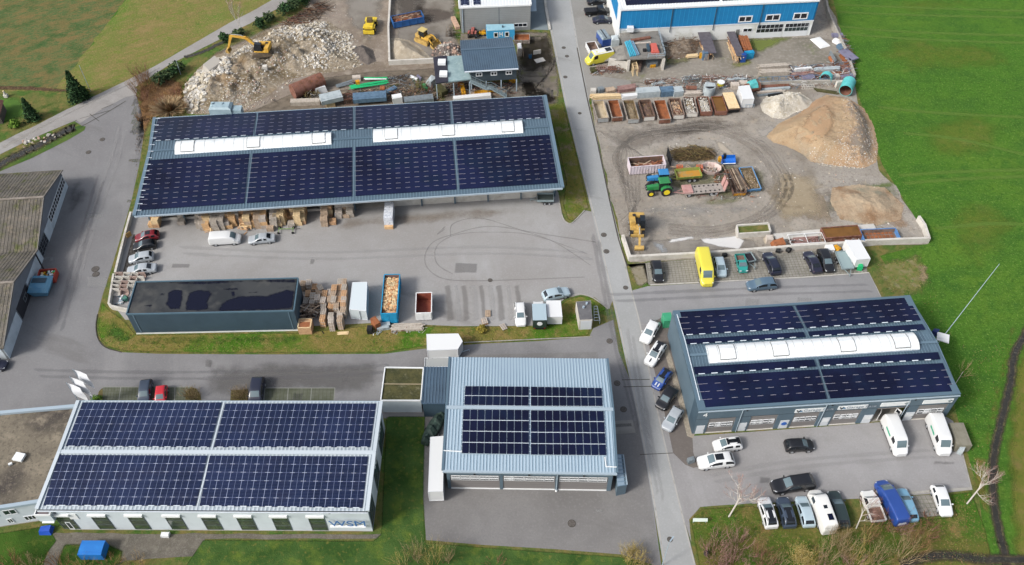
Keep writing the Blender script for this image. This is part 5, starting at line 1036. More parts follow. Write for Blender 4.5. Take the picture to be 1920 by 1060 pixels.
def set_paint(root,m):
 for ch in root.children:
  if ch.name.split('.')[0]in('body','mirror','roof'):
   ch.material_slots[0].link='OBJECT';ch.material_slots[0].material=m
def car(kind,rear,front,col,label,cat='car',group='parked cars',extra=None,z=.7,scale=None):
 c,a,ln=seat(rear,front,z)
 if kind not in PROTO:PROTO[kind]=car_proto(kind,'parked_van' if kind in('van','high')else 'parked_car')
 root=copy_tree(PROTO[kind])
 root.location=c;root.rotation_euler=(0,0,a);root['label']=label;root['category']=cat;root['group']=group
 set_paint(root,P_[col]);L_=KINDS_[kind][0];s=scale or max(.88,min(1.12,ln/L_));root.scale=(s,min(1.04,max(.96,s)),min(1.04,max(.96,s)))
 if extra:
  for e in extra:ADD[e](root,kind)
 return root
def x_roof(root,kind,m=None,w=.86,name='roof_panel',dz=.0):
 L_,W_,H_,zb,zh,rb,rr,rf,wb=KINDS_[kind];g=MB();x0,x1=(rr+.02-.5)*L_,(rf-.015-.5)*L_;y=W_/2*(.66 if kind not in('van','high')else .8)*w
 g.slab([(x0,-y,H_+.01),(x1,-y,H_),(x1,y,H_),(x0,y,H_+.01)],.06,m or V_blackroof);g.slab([(x0,-y*.6,H_+.04),(x1,-y*.6,H_+.02),(x1,y*.6,H_+.02),(x0,y*.6,H_+.04)],.05,m or V_blackroof);return g.build(name,root)
def x_sun(root,kind):
 L_,W_,H_,zb,zh,rb,rr,rf,wb=KINDS_[kind];g=MB();x0,x1=(.5*(rr+rf)-.02-.5)*L_,(rf-.03-.5)*L_;y=W_*.24
 g.slab([(x0,-y,H_+.045),(x1,-y,H_+.03),(x1,y,H_+.03),(x0,y,H_+.045)],.06,V_blackroof);g.build('sunroof',root)
def x_rails(root,kind):
 L_,W_,H_,zb,zh,rb,rr,rf,wb=KINDS_[kind]
 for s in(-1,1):g=MB();g.bar(((rr-.48)*L_,s*W_*.36,H_+.02),((rf-.52)*L_,s*W_*.36,H_+.01),.05,.05,V_trim if kind!='wagon' else V_rim);g.build('roof_rail',root)
def x_stripes(root,kind,m=None,pair=True):
 L_,W_,H_,zb,zh,rb,rr,rf,wb=KINDS_[kind];g=MB()
 for s in((-1,1)if pair else(0,)):g.slab([((wb-.48)*L_,s*.22-.09,zh+.09),(.46*L_,s*.22-.09,zh+.02),(.46*L_,s*.22+.09,zh+.02),((wb-.48)*L_,s*.22+.09,zh+.09)],.03,m or V_head)
 g.build('bonnet_stripe',root)
ADD=dict(roof=x_roof,sun=x_sun,rails=x_rails,stripes=x_stripes,stripe1=lambda r,k:x_stripes(r,k,V_blackroof,False))
G1='cars parked in a column at the west end of the hall yard'
car('hatch',(297,439),(254,446),'red','dark red hatchback parked first in the column by the yard wall',group=G1,extra=['sun'])
car('hatch',(291,456),(251,463),'black','black hatchback parked between the dark red and the silver car',group=G1)
car('hatch',(287,479),(242,486),'silver','silver hatchback parked third in the column by the yard wall',group=G1)
car('sedan',(292,501),(239,507),'silver','pale silver saloon parked last in the column above the concrete blocks',group=G1)
v=car('van',(394,450),(450,447),'white','white delivery van standing in front of the crates under the hall eave','van',group='vans standing in the yards');
car('sedan',(512,445),(469,449),'silver','silver saloon standing alone right of the white delivery van',scale=.92)
car('hatch',(-30,683),(8,684),'navy','dark blue car cut off by the left edge of the photo',group='cars at the west forecourt')
car('wagon',(274,718),(269,752),'slate','blue-grey car parked behind the white factory beside the red car',group='cars parked behind the white factory')
car('small',(303,728),(300,755),'brightred','bright red small car parked behind the white factory',group='cars parked behind the white factory')
car('bigsuv',(484,718),(478,755),'navy','dark blue people carrier parked behind the white factory by the bare shrub',group='cars parked behind the white factory',scale=.88)
car('wagon',(974,568),(977,609),'white','white estate car parked bonnet-down left of the green box truck',group='cars in the hall yard',extra=['rails'])
car('hatch',(1021,556),(1064,546),'lightblue','silver-blue car standing askew behind the green box truck',group='cars in the hall yard',scale=1.05)
G2='cars parked slanted along the workshop side wall'
car('hatch',(1229,604),(1208,640),'white','white-silver hatchback parked first by the green container at the workshop',group=G2)
car('suv',(1242,643),(1215,684),'white','white coupe-like car with black roof and black bonnet stripe',group=G2,extra=['roof','stripe1'],scale=.95)
car('mini',(1254,693),(1228,728),'royal','blue mini car with white bonnet stripes and dark roof',group=G2,extra=['roof','stripes'],scale=.98)
car('hatch',(1263,728),(1237,764),'black','glossy black car parked between the blue mini car and the silver car',group=G2)
car('hatch',(1273,766),(1249,804),'silver','silver car parked last in the slanted row at the workshop corner',group=G2)
G3='cars standing in the workshop yard'
car('small',(1387,831),(1341,836),'white','small white car with black glass roof in front of the first garage door',group=G3,extra=['roof'],scale=1.05)
car('suv',(1374,861),(1310,868),'white','white SUV with sunroof below the small white car',group=G3,extra=['sun'])
car('small',(1476,836),(1521,834),'black','small black car facing right alone in the workshop yard',group=G3,scale=1.05)
car('bigsuv',(1524,903),(1449,914),'black','very long black SUV lying across above the parked row',group=G3,extra=['rails'])
va=car('high',(1664,786),(1690,852),'white','white high-roof van with open rear doors backed into the workshop','van',group='vans standing in the yards')
vb=car('high',(1748,785),(1771,850),'white','white high-roof van parked beside the wooden lean-to right of the open bay','van',group='vans standing in the yards',scale=.95)
for v_ in(va,vb):
 g=MB();g.box((-.4,-1.015,1.55),(1.6,.02,.35),mat('green_decal','2aa07c',.5,k=1.3));g.build('green_decal',v_)
for s in(-1,1):
 g=MB();g.box((-3.4,s*1.35,1.5),(.9,.06,2.1),P_['white'],rz=s*.55);d_=g.build('rear_door',va);g=MB();g.box((-3.4,s*1.35,2.0),(.6,.09,.6),V_glass,rz=s*.55);g.build('window',d_)
G4='row of vehicles parked at the south edge of the workshop yard'
car('suv',(1448,988),(1432,934),'white','white SUV with black panoramic roof, leftmost of the lower row',group=G4,extra=['roof','rails'],z=.8)
car('suv',(1482,987),(1467,934),'slate','dark grey-blue SUV with glass roof, second of the lower row',group=G4,extra=['roof'],z=.8)
car('wagon',(1518,986),(1502,932),'lightblue','silver estate car between the dark SUV and the white camper',group=G4,z=.7)
cv=car('high',(1552,984),(1532,930),'cream','white camper van with roof hatch and small solar panel','camper van',group=G4,z=1.2,scale=.95)
P_['offwhite']=paint('paint_offwhite','f2f2ee');set_paint(cv,P_['offwhite'])
for x,y,a,c,m in((-.2,0,.5,.5,V_glass),(-1.7,-.2,.9,.7,M_pv)):g=MB();g.box((x,y,2.62),(a,c,.06),m);g.build('roof_hatch',cv)
for y in(-.5,.5):g=MB();g.box((-3.0,y,1.7),(.06,.7,.6),V_glassl);g.build('rear_pane',cv)
car('wagon',(1581,984),(1563,926),'darkgreen','dark green-black estate car right of the white camper',group=G4,scale=1.05)
bv=car('van',(1689,973),(1656,908),'royal','long bright blue van parked between the flatbed truck and the light blue car','van',group=G4,z=1.1,scale=1.2)
g=MB();
for i in range(3):g.bar((-2.62,-.6+i*.1,.7+i*.2),(-2.62,.6,.7+i*.2),.05,.05,M_white)
g.build('bicycle_rack',bv)
car('wagon',(1709,969),(1692,924),'skyblue','light blue car half hidden behind the bright blue van',group=G4,scale=.95)
car('hatch',(1757,912),(1776,965),'white','white hatchback parked alone at the right end of the lower row',group=G4,scale=1.05)
G5='vehicles parked on the paving below the scrap yard wall'
car('hatch',(1229,490),(1236,527),'black','black hatchback parked alone at the left end of the paved bays',group=G5)
car('high',(1315,470),(1328,532),'yellow','tall plain yellow van parked at the concrete wall','van',group=G5,z=1.2)
car('small',(1346,484),(1354,517),'lightblue','small silver-blue car beside the tall yellow van',group=G5)
car('suv',(1456,513),(1438,475),'navy','dark blue estate-like SUV parked nose to the concrete wall',group=G5,extra=['rails'])
car('sedan',(1534,510),(1514,472),'purple','dark purple-blue saloon parked left of the black car',group=G5)
car('wagon',(1541,468),(1557,508),'black','black car facing out between the purple saloon and the open trailer',group=G5)
car('suv',(1454,531),(1402,536),'bluegrey','blue-grey SUV driving along below the paved bays',group='cars on the lane')
G6='vehicles parked by the blue hall'
car('sedan',(1113,37),(1148,36),'navy','dark blue car parked below the black pickup by the blue hall',group=G6,scale=.92)
car('sedan',(1101,3),(1138,0),'black','black car at the top edge above the black pickup',group=G6,scale=.92)
cv2=car('high',(1150,101),(1099,112),'yellow','yellow and white service van parked by the loading ramp','van',group=G6,z=1.2,scale=.95)
x_roof(cv2,'high',P_['white'],w=1.2,name='white_roof');g=MB();g.slab([(-2.5,-.6,2.72),(-1.2,-.6,2.72),(-1.2,.6,2.72),(-2.5,.6,2.72)],.06,V_glass);g.build('roof_hatch',cv2)
def wheel_(root,x,y,r,w=.2,name='wheel',rim=V_rim):
 g=MB();g.tube((x,y-w/2,r),(x,y+w/2,r),r,V_tyre,16,smooth=False);o=g.build(name,root)
 g=MB();s=1 if y>0 else-1;g.tube((x,y+s*(w/2-.01),r),(x,y+s*(w/2+.02),r),r*.58,rim,10,smooth=False);g.build('rim',o)
def pickup(rear,front,col,label,cat='pickup',L_=5.0,W_=1.8,cabL=1.9,hoodL=1.1,bed='open',bedcol=None,group=None,H_=1.75,z=.9,boxh=2.3,name='pickup_truck'):
 c,a,ln=seat(rear,front,z);r=T(name,label,cat,c,a,group);m=P_[col];L_=ln;x1=L_/2;xc=x1-hoodL;xr=xc-cabL
 b=MB();b.hexa([(xc-.1,-W_/2,.4),(x1,-W_/2*.85,.4),(x1,W_/2*.85,.4),(xc-.1,W_/2,.4)],[(xc-.1,-W_/2*.95,1.08),(x1-.08,-W_/2*.75,.92),(x1-.08,W_/2*.75,.92),(xc-.1,W_/2*.95,1.08)],m)
 b.hexa([(xr,-W_/2,.4),(xc,-W_/2,.4),(xc,W_/2,.4),(xr,W_/2,.4)],[(xr,-W_/2,1.1),(xc,-W_/2*.97,1.08),(xc,W_/2*.97,1.08),(xr,W_/2,1.1)],m)
 b.hexa([(xr,-W_/2*.97,1.1),(xc-.05,-W_/2*.93,1.1),(xc-.05,W_/2*.93,1.1),(xr,W_/2*.97,1.1)],[(xr+.1,-W_/2*.78,H_),(xc-.6,-W_/2*.76,H_),(xc-.6,W_/2*.76,H_),(xr+.1,W_/2*.78,H_)],m)
 b.box((0,0,.42),(L_*.95,W_*.7,.2),V_under);b.build('cab',r)
 g=MB();g.add([(xc-.04,-W_/2*.86,1.13),(xc-.04,W_/2*.86,1.13),(xc-.57,W_/2*.7,H_-.02),(xc-.57,-W_/2*.7,H_-.02)],[(0,1,2,3)],V_glassl);g.build('windscreen',r)
 for s in(-1,1):
  g=MB();y0,y1=s*(W_/2*.965+.015),s*(W_/2*.79+.015);f=[(xr+.15,y0,1.14),(xc-.2,y0*.99,1.14),(xc-.62,y1,H_-.08),(xr+.2,y1,H_-.08)];g.add(f,[(0,1,2,3)if s<0 else(3,2,1,0)],V_glass);g.build('side_window',r)
  g=MB();g.box((x1-.06,s*W_*.33,.8),(.14,.3,.16),V_head);g.build('headlight',r);g=MB();g.box((-L_/2+.03,s*W_*.42,.7),(.08,.16,.2),V_tail);g.build('taillight',r)
  for x in(x1-.75,-L_/2+.95):wheel_(r,x,s*(W_/2-.1),.34)
 bm=P_[bedcol]if bedcol else m;x0=-L_/2;zb=.75;b=MB()
 if bed in('open','cover'):
  b.box(((x0+xr)/2,0,zb),(xr-x0-.05,W_,.1),mat('bed_floor','8d6f63',.85,layers=[('7a5c50',2,.4,.7)])if bed=='open' else m)
  for s in(-1,1):b.box(((x0+xr)/2,s*(W_/2-.02),zb+.22),(xr-x0-.05,.06,.45),bm)
  for x in(x0+.03,xr-.05):b.box((x,0,zb+.22),(.06,W_-.1,.45),bm)
  if bed=='cover':b.box(((x0+xr)/2,0,zb+.5),(xr-x0-.1,W_*.94,.06),mat('bed_cover','26262a',.6));[b.box((x0+(xr-x0)*(k+1)/5,0,zb+.54),(.04,W_*.9,.02),V_under)for k in range(4)]
 else:
  b.box(((x0+xr)/2,0,zb+boxh/2),(xr-x0-.1,W_*1.12,boxh),bm);b.box(((x0+xr)/2,0,zb+boxh+.03),(xr-x0-.06,W_*1.15,.08),P_['lightblue']if bed=='box' else bm)
  if bed=='box':b.tube((x0+.04,0,zb+boxh*.55),(x0+.0,0,zb+boxh*.55),.42,M_white,16)
 b.build('load_bed' if bed in('open','cover')else 'box_body',r);return r
pickup((1096,22),(1145,18),'black','black pickup with covered load bed parked by the blue hall',bed='cover',group=G6,H_=1.85)
pickup((1648,978),(1626,920),'offwhite','white light truck with open rust-brown flatbed in the lower row',cat='flatbed truck',W_=1.95,cabL=1.4,hoodL=.9,bed='open',group=G4,name='flatbed_truck')
pickup((1386,478),(1395,508),'teal','small teal pickup with an open bed at the concrete wall',W_=1.55,cabL=1.2,hoodL=.7,bed='open',group=G5,H_=1.55)
pickup((1012,610),(1009,561),'white','white-cabbed box truck with grey roof and dark green box',cat='box truck',W_=1.85,cabL=1.2,hoodL=.7,bed='box',bedcol='darkgreen',H_=1.9,z=1.5,boxh=1.9,name='box_truck')
def box_trailer(tl,tr,br,bl,z,label,col='white',nose=None,cat='trailer',name='box_trailer',z0=.45,wheels=True,group=None,hitch=None,rear=None):
 q=[W(*p,z=z)for p in(bl,br,tr,tl)];c=origin_of(q);t=T(name,label,cat,c,0,group);m=P_[col];b=MB();q0=flat(q)
 if nose:nz=W(*nose,z=z);pts=[q0[0],q0[1],Vector((nz.x,nz.y,0)),q0[2],q0[3]]
 else:pts=q0
 b.prism([(p.x,p.y)for p in pts],z0,z,m);b.build('box_body',t,world=True)
 e=MB();n=len(pts)
 for i in range(n):
  a,d=pts[i],pts[(i+1)%n]
  for zz in(z-.03,z0+.03):e.bar(a+Vector((0,0,zz)),d+Vector((0,0,zz)),.07,.09,M_wht)
  e.bar(a+Vector((0,0,z0)),a+Vector((0,0,z)),.08,.08,M_wht,up=(1,0,0))
 e.build('frame',t,world=True)
 if wheels:
  mid=(q0[0]+q0[1])/2;mt=(q0[3]+q0[2])/2;ax=(q0[1]-q0[0]);ay=q0[3]-q0[0]
  lng=ax.length>ay.length
  for s in(0,1):
   for k in(-.35,.35):
    p=(mid if s==0 else mt)+ax.normalized()*k if lng else((q0[0]+q0[3])/2 if s==0 else(q0[1]+q0[2])/2)+ay.normalized()*k
    dirv=(ay if lng else ax).normalized()*(-1 if s==0 else 1);g=MB();g.tube(p+Vector((0,0,.32))-dirv*.2,p+Vector((0,0,.32))+dirv*.02,.32,V_tyre,14,smooth=False);g.build('wheel',t,world=True)
 if hitch:
  a=W(*hitch[0],z=.5);d=W(*hitch[1],z=.5);g=MB();g.bar(a,d,.1,.1,M_gut);g.tube(d,d-Vector((0,0,.45)),.05,M_gut);g.build('drawbar',t,world=True)
 return t
box_trailer((800,627),(859,626),(858,655),(801,657),2.6,'big white box trailer with pointed nose above the three-door garage',nose=(867,640),hitch=((866,660),(880,656)))
box_trailer((807,820),(832,818),(830,921),(803,922),3.0,'very long white semi-trailer beside the west wall of the three-door garage',cat='semi-trailer',name='semi_trailer')
box_trailer((1585,451),(1612,450),(1632,485),(1607,487),2.3,'tall white box trailer at the right end of the paved bays',group=G5)
box_trailer((1024,564),(1051,564),(1054,594),(1027,594),2.2,'white-roofed box trailer right of the green box truck',col='white')
box_trailer((661,530),(688,529),(686,583),(655,580),2.4,'pale grey swap body with an open rear door between the pallets and the blue container',col='swap',cat='container',name='swap_body',wheels=False,z0=.1)
g=MB();c=W(681,598);g.box((c.x,c.y,1.2),(1.0,.06,2.1),P_['swap'],rz=.8);g.build('open_door',bpy.data.objects['swap_body'],world=True)
def flat_trailer(a,c,wd,label,m,sides=.35,drawbar=None,z=.7,name='flatbed_trailer',load=None,floor=None,cat='trailer',ramp=None):
 p,ang,ln=seat(a,c,z);t=T(name,label,cat,p,ang);b=MB();b.box((0,0,z),(ln,wd,.1),floor or m)
 for s in(-1,1):b.box((0,s*(wd/2-.03),z+sides/2+.05),(ln,.06,sides),m)
 for s in(-1,1):b.box((s*(ln/2-.03),0,z+sides/2+.05),(.06,wd-.12,sides),m)
 b.box((0,0,z-.15),(ln*.9,.9,.14),V_under);b.build('load_bed',t)
 for s in(-1,1):
  for k in(-.4,.4):wheel_(t,-ln*.1+k,s*(wd/2+.02),.3,.16)
 g=MB();g.bar((ln/2,-.5,z-.1),(ln/2+1.2,0,z-.1),.08,.08,m);g.bar((ln/2,.5,z-.1),(ln/2+1.2,0,z-.1),.08,.08,m);g.tube((ln/2+1.1,0,0),(ln/2+1.1,0,z),.05,m);g.build('drawbar',t);return t
M_gal=mat('galvanised_sheet','9fb0b4',.5,layers=[('8a9b9f',1.5,.4,.7)],k=1.6)
flat_trailer((1576,472),(1590,505),2.0,'open grey-blue flat trailer between the black car and the tall white trailer',M_gal,.15,floor=mat('trailer_deck','9fb5b8',.6))
flat_trailer((1038,372),(1007,372),1.9,'grey open car trailer parked under the east end of the hall eave',M_gal,.4,floor=mat('bed_dark','5f6a66',.8))
flat_trailer((1400,476),(1410,492),1.4,'small grey tipping trailer with dark load beside the teal pickup',M_gal,.3,floor=mat('dark_load','2c2630',.9))
flat_trailer((796,681),(845,680),1.7,'low white flat trailer below the big white box trailer',M_wht,.12,floor=mat('trailer_deck2','b8bcbc',.6),z=.5)
# ================================================================ CONTAINERS, MACHINES, STORED GOODS
rust=lambda n,c,c2='6d4630':mat(n,c,.85,layers=[(c2,1.2,.42,.66),('a86a42',3,.55,.75),('4a3a33',5,.62,.8)],k=1.7,coord='O')
M_rust=rust('rust_steel','95685a');M_rustd=rust('rust_dark','7d6558','5f4c42');M_rusto=rust('rust_orange','b06c42','8f5a3c');M_scrap=rust('scrap_brown','988479','776458');M_mud=mat('dried_mud','9b8a70',.95,layers=[('7d6c54',1.5,.4,.7),('b5a68a',4,.55,.8)],coord='O')
WOODS=[mat('wood_%d'%i,c,.85,layers=[(d,2.5,.42,.7),(e,6,.55,.8)],coord='O',k=1.3)for i,(c,d,e)in enumerate((('d8b284','c29a6e','e4c99c'),('c9a27c','ad8766','dcbb94'),('e4cba0','d2b488','efdcb4'),('b9a48e','9a8570','cdb99f'),('b9b0a4','9a9186','cec6ba'),('c5bbb0','a89d92','d6cdc2')))]
def heap_mesh(b,Lx,Wy,h,m,n=14,edge=.3,seed=0):
 vs=[];ny=max(4,int(n*Wy/Lx))
 for j in range(ny+1):
  for i in range(n+1):
   x=(i/n-.5)*Lx;y=(j/ny-.5)*Wy;e=min(1,min(i,n-i,j*n/ny,(ny-j)*n/ny)/3)
   vs.append((x,y,edge+h*e*(.5+noise.noise(Vector((x*.8+seed,y*.8,seed)))*.6)+R.uniform(-.04,.04)))
 b.add(vs,[(j*(n+1)+i,j*(n+1)+i+1,(j+1)*(n+1)+i+1,(j+1)*(n+1)+i)for j in range(ny)for i in range(n)],m)
def skip(a,c,wd,z,label,m,inner,slope=.25,name='skip',cat='skip',group=None,rib=.9,fill=None,fz=.3,ribm=None,doors=None,extra=0,zbase=0.0,endm=None):
 """open roll-off container; a = back end, c = front end of the top rim"""
 p,ang,ln=seat(a,c,z);ln+=extra;t=T(name,label,cat,(p.x,p.y,zbase),ang,group);b=MB();th=.07;hw=wd/2;zb=.22;x0,x1=-ln/2,ln/2;xs=x1-slope
 b.box(((x0+xs)/2,0,zb),(xs-x0,wd-.1,.1),inner)
 for s in(-1,1):
  b.hexa([(x0,s*hw-th/2,zb),(xs,s*hw-th/2,zb),(xs,s*hw+th/2,zb),(x0,s*hw+th/2,zb)],[(x0,s*hw-th/2,z),(x1,s*hw-th/2,z),(x1,s*hw+th/2,z),(x0,s*hw+th/2,z)],m)
  n=int(ln/rib)
  for i in range(n+1):x=x0+.05+(ln-.1-slope*.7)*i/n;b.box((x,s*(hw+.07),(z+zb)/2),(.1,.09,z-zb),ribm or m)
  b.box((0,s*(hw+.04),z),(ln,.13,.11),ribm or m)
  b.bar((x0,s*.45,.12),(xs,s*.45,.12),.12,.16,M_rustd)
 b.box((x0,0,(z+zb)/2),(th,wd-.08,z-zb),m);b.box((x0,0,z),(.13,wd,.11),ribm or m)
 em=endm or m;b.hexa([(xs-.03,-hw+.05,zb),(xs+.04,-hw+.05,zb),(xs+.04,hw-.05,zb),(xs-.03,hw-.05,zb)],[(x1-.05,-hw+.05,z),(x1+.03,-hw+.05,z),(x1+.03,hw-.05,z),(x1-.05,hw-.05,z)],em);b.box((x1,0,z),(.12,wd,.11),ribm or m)
 if slope>.1:
  for y in(-hw*.45,hw*.45):b.box((x1-slope*.5,y,zb+.3),(.14,.1,.7),em,ry=math.atan(slope/z))
 b.build('body',t)
 g=MB();
 for s in(-1,1):g.box(((x0+xs)/2,s*(hw-.05),(z+zb)/2),(xs-x0-.05,.03,z-zb-.05),inner)
 g.box((x0+.06,0,(z+zb)/2),(.03,wd-.16,z-zb-.05),inner);g.build('lining',t)
 if doors:
  for s in(-1,1):g=MB();g.box((x1+.06,s*hw*.5,(z+zb)/2),(.06,hw*.94,z-zb-.05),doors);[g.box((x1+.1,s*hw*.5,zb+.3+k*.5),(.04,hw*.9,.05),doors)for k in range(int((z-zb)/.5))];g.build('door',t)
 if fill:fill(t,ln-slope,wd,z,fz,p,ang,x0-0,xs)
 return t
def top_obj(b,name,p,ang,label,cat,kind=None):o=b.build(name,label=label,cat=cat,kind=kind);o.location=(p.x,p.y,0);o.rotation_euler=(0,0,ang);return o
def f_rocks(m,label,n=160,r=.28,base=None,name='rubble',h=.5):
 def f(t,ln,wd,z,fz,p,ang,x0,x1):
  b=MB();heap_mesh(b,ln*.94,wd*.86,h,base or m,edge=fz,seed=p.x);mm=m if isinstance(m,list)else[m]
  for i in range(n):x,y=R.uniform(-.46,.46)*ln,R.uniform(-.41,.41)*wd;b.rock((x,y,fz+h*.5+R.uniform(-.1,.15)),R.uniform(.35,1)*r,R.choice(mm))
  top_obj(b,name,p,ang,label,'debris','stuff')
 return f
def f_sticks(mm,label,n=60,L_=1.5,th=.09,name='wood_scrap',h=.5,base=None):
 def f(t,ln,wd,z,fz,p,ang,x0,x1):
  b=MB();heap_mesh(b,ln*.93,wd*.86,h,base or mm[0],edge=fz,seed=p.y)
  for i in range(n):
   x,y=R.uniform(-.38,.38)*ln,R.uniform(-.36,.36)*wd;a=R.gauss(0,.5);l=min(R.uniform(.4,1)*L_,ln*.4);hz_=fz+h*.5+R.uniform(0,.25);dx,dy=math.cos(a)*l/2,math.sin(a)*l/2;dy=max(-wd*.4-y,min(wd*.4-y,dy));b.bar((x-dx,y-dy,hz_),(x+dx,y+dy,hz_+R.uniform(-.1,.2)),th*R.uniform(.6,1.4),th,R.choice(mm))
  top_obj(b,name,p,ang,label,'debris','stuff')
 return f
M_wrub=[mat('rub_white','e2ded5',.9,k=1.65),mat('rub_grey','c1bcb3',.9),mat('rub_cream','dbd0ba',.9),mat('rub_pink','c3a594',.9)]
M_brn=[mat('leaf_brown','8a744e',.95),mat('leaf_dark','5f4c35',.95),mat('leaf_ochre','b09a6a',.95)]
GS='row of open skips along the scrap yard'
M_skg=rust('skip_grey','b5aea6','94877c');M_skc=mat('skip_cream','cfc2ae',.7,layers=[('b3a48d',1.5,.5,.7),('8a7a66',4,.62,.8)],coord='O')
SK=[((1121,189),(1131,222),M_skg,mat('lime_dust','d8c7aa',.9,layers=[('b9a888',1,.5,.7)],coord='O'),None,'pale skip filled with cream dust, leftmost of the skip row',2.1),((1149,188),(1158,220),M_skg,M_rusto,None,'grey skip with a big rust stain on its floor',2.0),((1178,188),(1188,224),M_skg,rust('skip_ochre','9a8660','6f5f44'),f_rocks(M_brn,'brown leaf and dirt residue inside the third skip',60,.12,M_mud,'dirt',.2),'grey-brown skip with dirt residue, third of the skip row',2.1),((1208,188),(1218,219),M_rustd,M_rustd,f_rocks(M_brn,'dark leafy residue inside the white-ended skip',60,.12,M_rustd,'dirt',.15),'dark rusty skip with a white front end and leafy residue',2.1),((1236,188),(1247,224),M_skg,M_rusto,None,'grey skip with orange rusty floor seams',2.2),((1264,185),(1273,216),M_scrap,M_rustd,f_sticks([WOODS[3],WOODS[1],M_rust],'old timber offcuts lying in the sixth skip',45,1.3),'brown skip full of old timber offcuts',2.1),((1291,182),(1298,212),M_skg,M_rustd,f_rocks(M_wrub[:2],'white rubble filling the lower half of the seventh skip',170,.25,M_mud,'rubble',.6),'skip half filled with white broken rubble',2.1),((1317,182),(1325,210),M_rust,M_rustd,f_rocks(M_wrub[1:3]+[M_wrub[0]],'whitish gravel filling the rust-fronted skip',200,.2,M_wrub[1],'rubble',.9),'rust-fronted skip brimming with whitish gravel',2.1),((1344,181),(1353,209),M_rust,mat('ochre_mud','8a5f28',.5,layers=[('74501f',.8,.4,.7)],coord='O'),None,'rusty skip holding smooth ochre mud',2.1)]
for a,c,m,inn,fl,lab,wd in SK:skip(a,c,wd,1.15,lab,m,inn,.02,group=GS,fill=fl,fz=.5,rib=1.2,endm=M_wrub[0]if 'white front' in lab or 'white broken' in lab or 'timber off' in lab else M_rust if 'rust' in lab else mat('skip_end','b9bcbb',.7,layers=[('93918c',2,.5,.7)],coord='O'))
mud=MB();mud.box((0,0,.95),(4.2,1.9,.1),MATS['ochre_mud']);p,a_,l_=seat((1344,181),(1353,209),1.15);top_obj(mud,'mud',p,a_,'smooth ochre mud inside the rusty ninth skip','mud','stuff')
lid=MB();lid.box((0,0,1.28),(4.9,2.15,.08),WOODS[2]);p,a_,l_=seat((1365,176),(1376,203),1.15)
skip((1365,176),(1378,205),2.1,1.15,'skip closed by a plywood lid with a black front end, last of the skip row',M_rustd,M_rustd,.25,group=GS,endm=M_blk);o=top_obj(lid,'plywood_sheet',p,a_,'large pale plywood sheet covering the last skip','board')
t_=box_trailer((1385,162),(1405,160),(1414,185),(1393,186),2.2,'white sheet-metal container box at the right end of the skip row',cat='container',name='container_box',wheels=False,z0=.15)
g=MB();A_,B_=W(1396,203),W(1412,203)
for k in range(3):g.bar(A_.lerp(B_,k/2)+Vector((0,-.15,.2)),A_.lerp(B_,k/2)+Vector((0,-.15,1.0)),.06,.06,M_gut,up=(1,0,0))
g.bar(A_+Vector((0,-.15,1)),B_+Vector((0,-.15,1)),.06,.06,M_gut);g.build('ladder_frame',t_,world=True)
wchips=[WOODS[0],WOODS[1],WOODS[2],mat('chip_orange','d59a68',.9),mat('chip_pale','e8d2a8',.9)]
def f_blocks(t,ln,wd,z,fz,p,ang,x0,x1):
 b=MB();heap_mesh(b,ln*.9,wd*.9,.4,WOODS[1],24,edge=z-.75,seed=3)
 for i in range(900):
  x,y=R.uniform(-.44,.46)*ln,R.uniform(-.42,.42)*wd;zz=z-.45+R.uniform(-.1,.15)-(.5 if x>ln*.36 else 0);s=R.uniform(.12,.3);b.box((x,y,zz),(s*1.3,s,s*.8),R.choice(wchips),rz=R.uniform(0,3),rx=R.uniform(-.5,.5))
 top_obj(b,'firewood',p,ang,'orange-brown wood offcuts filling the blue container','firewood','stuff')
M_bluec=mat('container_blue','2196c4',.5,layers=[('1c84ae',1,.4,.7)],k=1.35,coord='O')
skip((735,515),(729,588),2.35,2.5,'long blue container filled with wood offcuts in the hall yard',M_bluec,mat('container_lining','8a6e66',.8,k=1.5),.0,'roll_off_container','container',fill=f_blocks,rib=.8,doors=M_bluec)
M_whc=mat('container_white','e4e6e6',.6,layers=[('c9c4bd',2,.56,.8)],k=1.35,coord='O')
skip((795,549),(794,587),2.35,1.9,'white open container with rusty red inside standing right of the blue one',M_whc,mat('container_red','8e4638',.7,layers=[('a8624a',.8,.4,.7),('6c3228',2,.55,.8)],k=1.6,coord='O'),.0,'roll_off_container','container',rib=1.2,doors=M_whc)
M_rose=mat('container_rose','ddd3da',.65,layers=[('c7b6ba',1.4,.5,.75),('a58a80',4,.64,.8)],k=1.4,coord='O')
skip((1180,305),(1246,300),2.4,2.0,'rose-white ribbed container with timber scrap left of the tractors',M_rose,M_rustd,.0,'roll_off_container','container',rib=.5,fill=f_sticks([M_rust,WOODS[3],M_rusto],'rusty brown planks in the rose-white container',60,2.2,.12,h=.8),fz=.5)
skip((735,37),(792,26),2.5,1.6,'blue container full of rust-brown scrap beside the yellow crawler loader',mat('container_navy','2f66a6',.55,layers=[('27558c',1.5,.4,.7)],k=1.35,coord='O'),M_rustd,.0,'roll_off_container','container',rib=1.5,fill=f_sticks([M_rust,M_rusto,M_rustd,WOODS[3]],'rust-brown scrap piled in the blue container',130,1.2,.1,'scrap',.9,M_rust),fz=.9)
M_blsk=mat('skip_blue_worn','5d93c4',.6,layers=[('86b0d4',1,.5,.7),('46729c',3,.55,.8)],k=1.45,coord='O')
skip((1398,314),(1415,355),2.3,.9,'worn light blue skip with earth and leaves at the right of the log skip',M_blsk,M_mud,.25,'skip','skip',fill=f_rocks(M_brn+[WOODS[3]],'brown leaves and earth in the worn blue skip',220,.14,M_mud,'leaf_litter',.3),fz=.5)
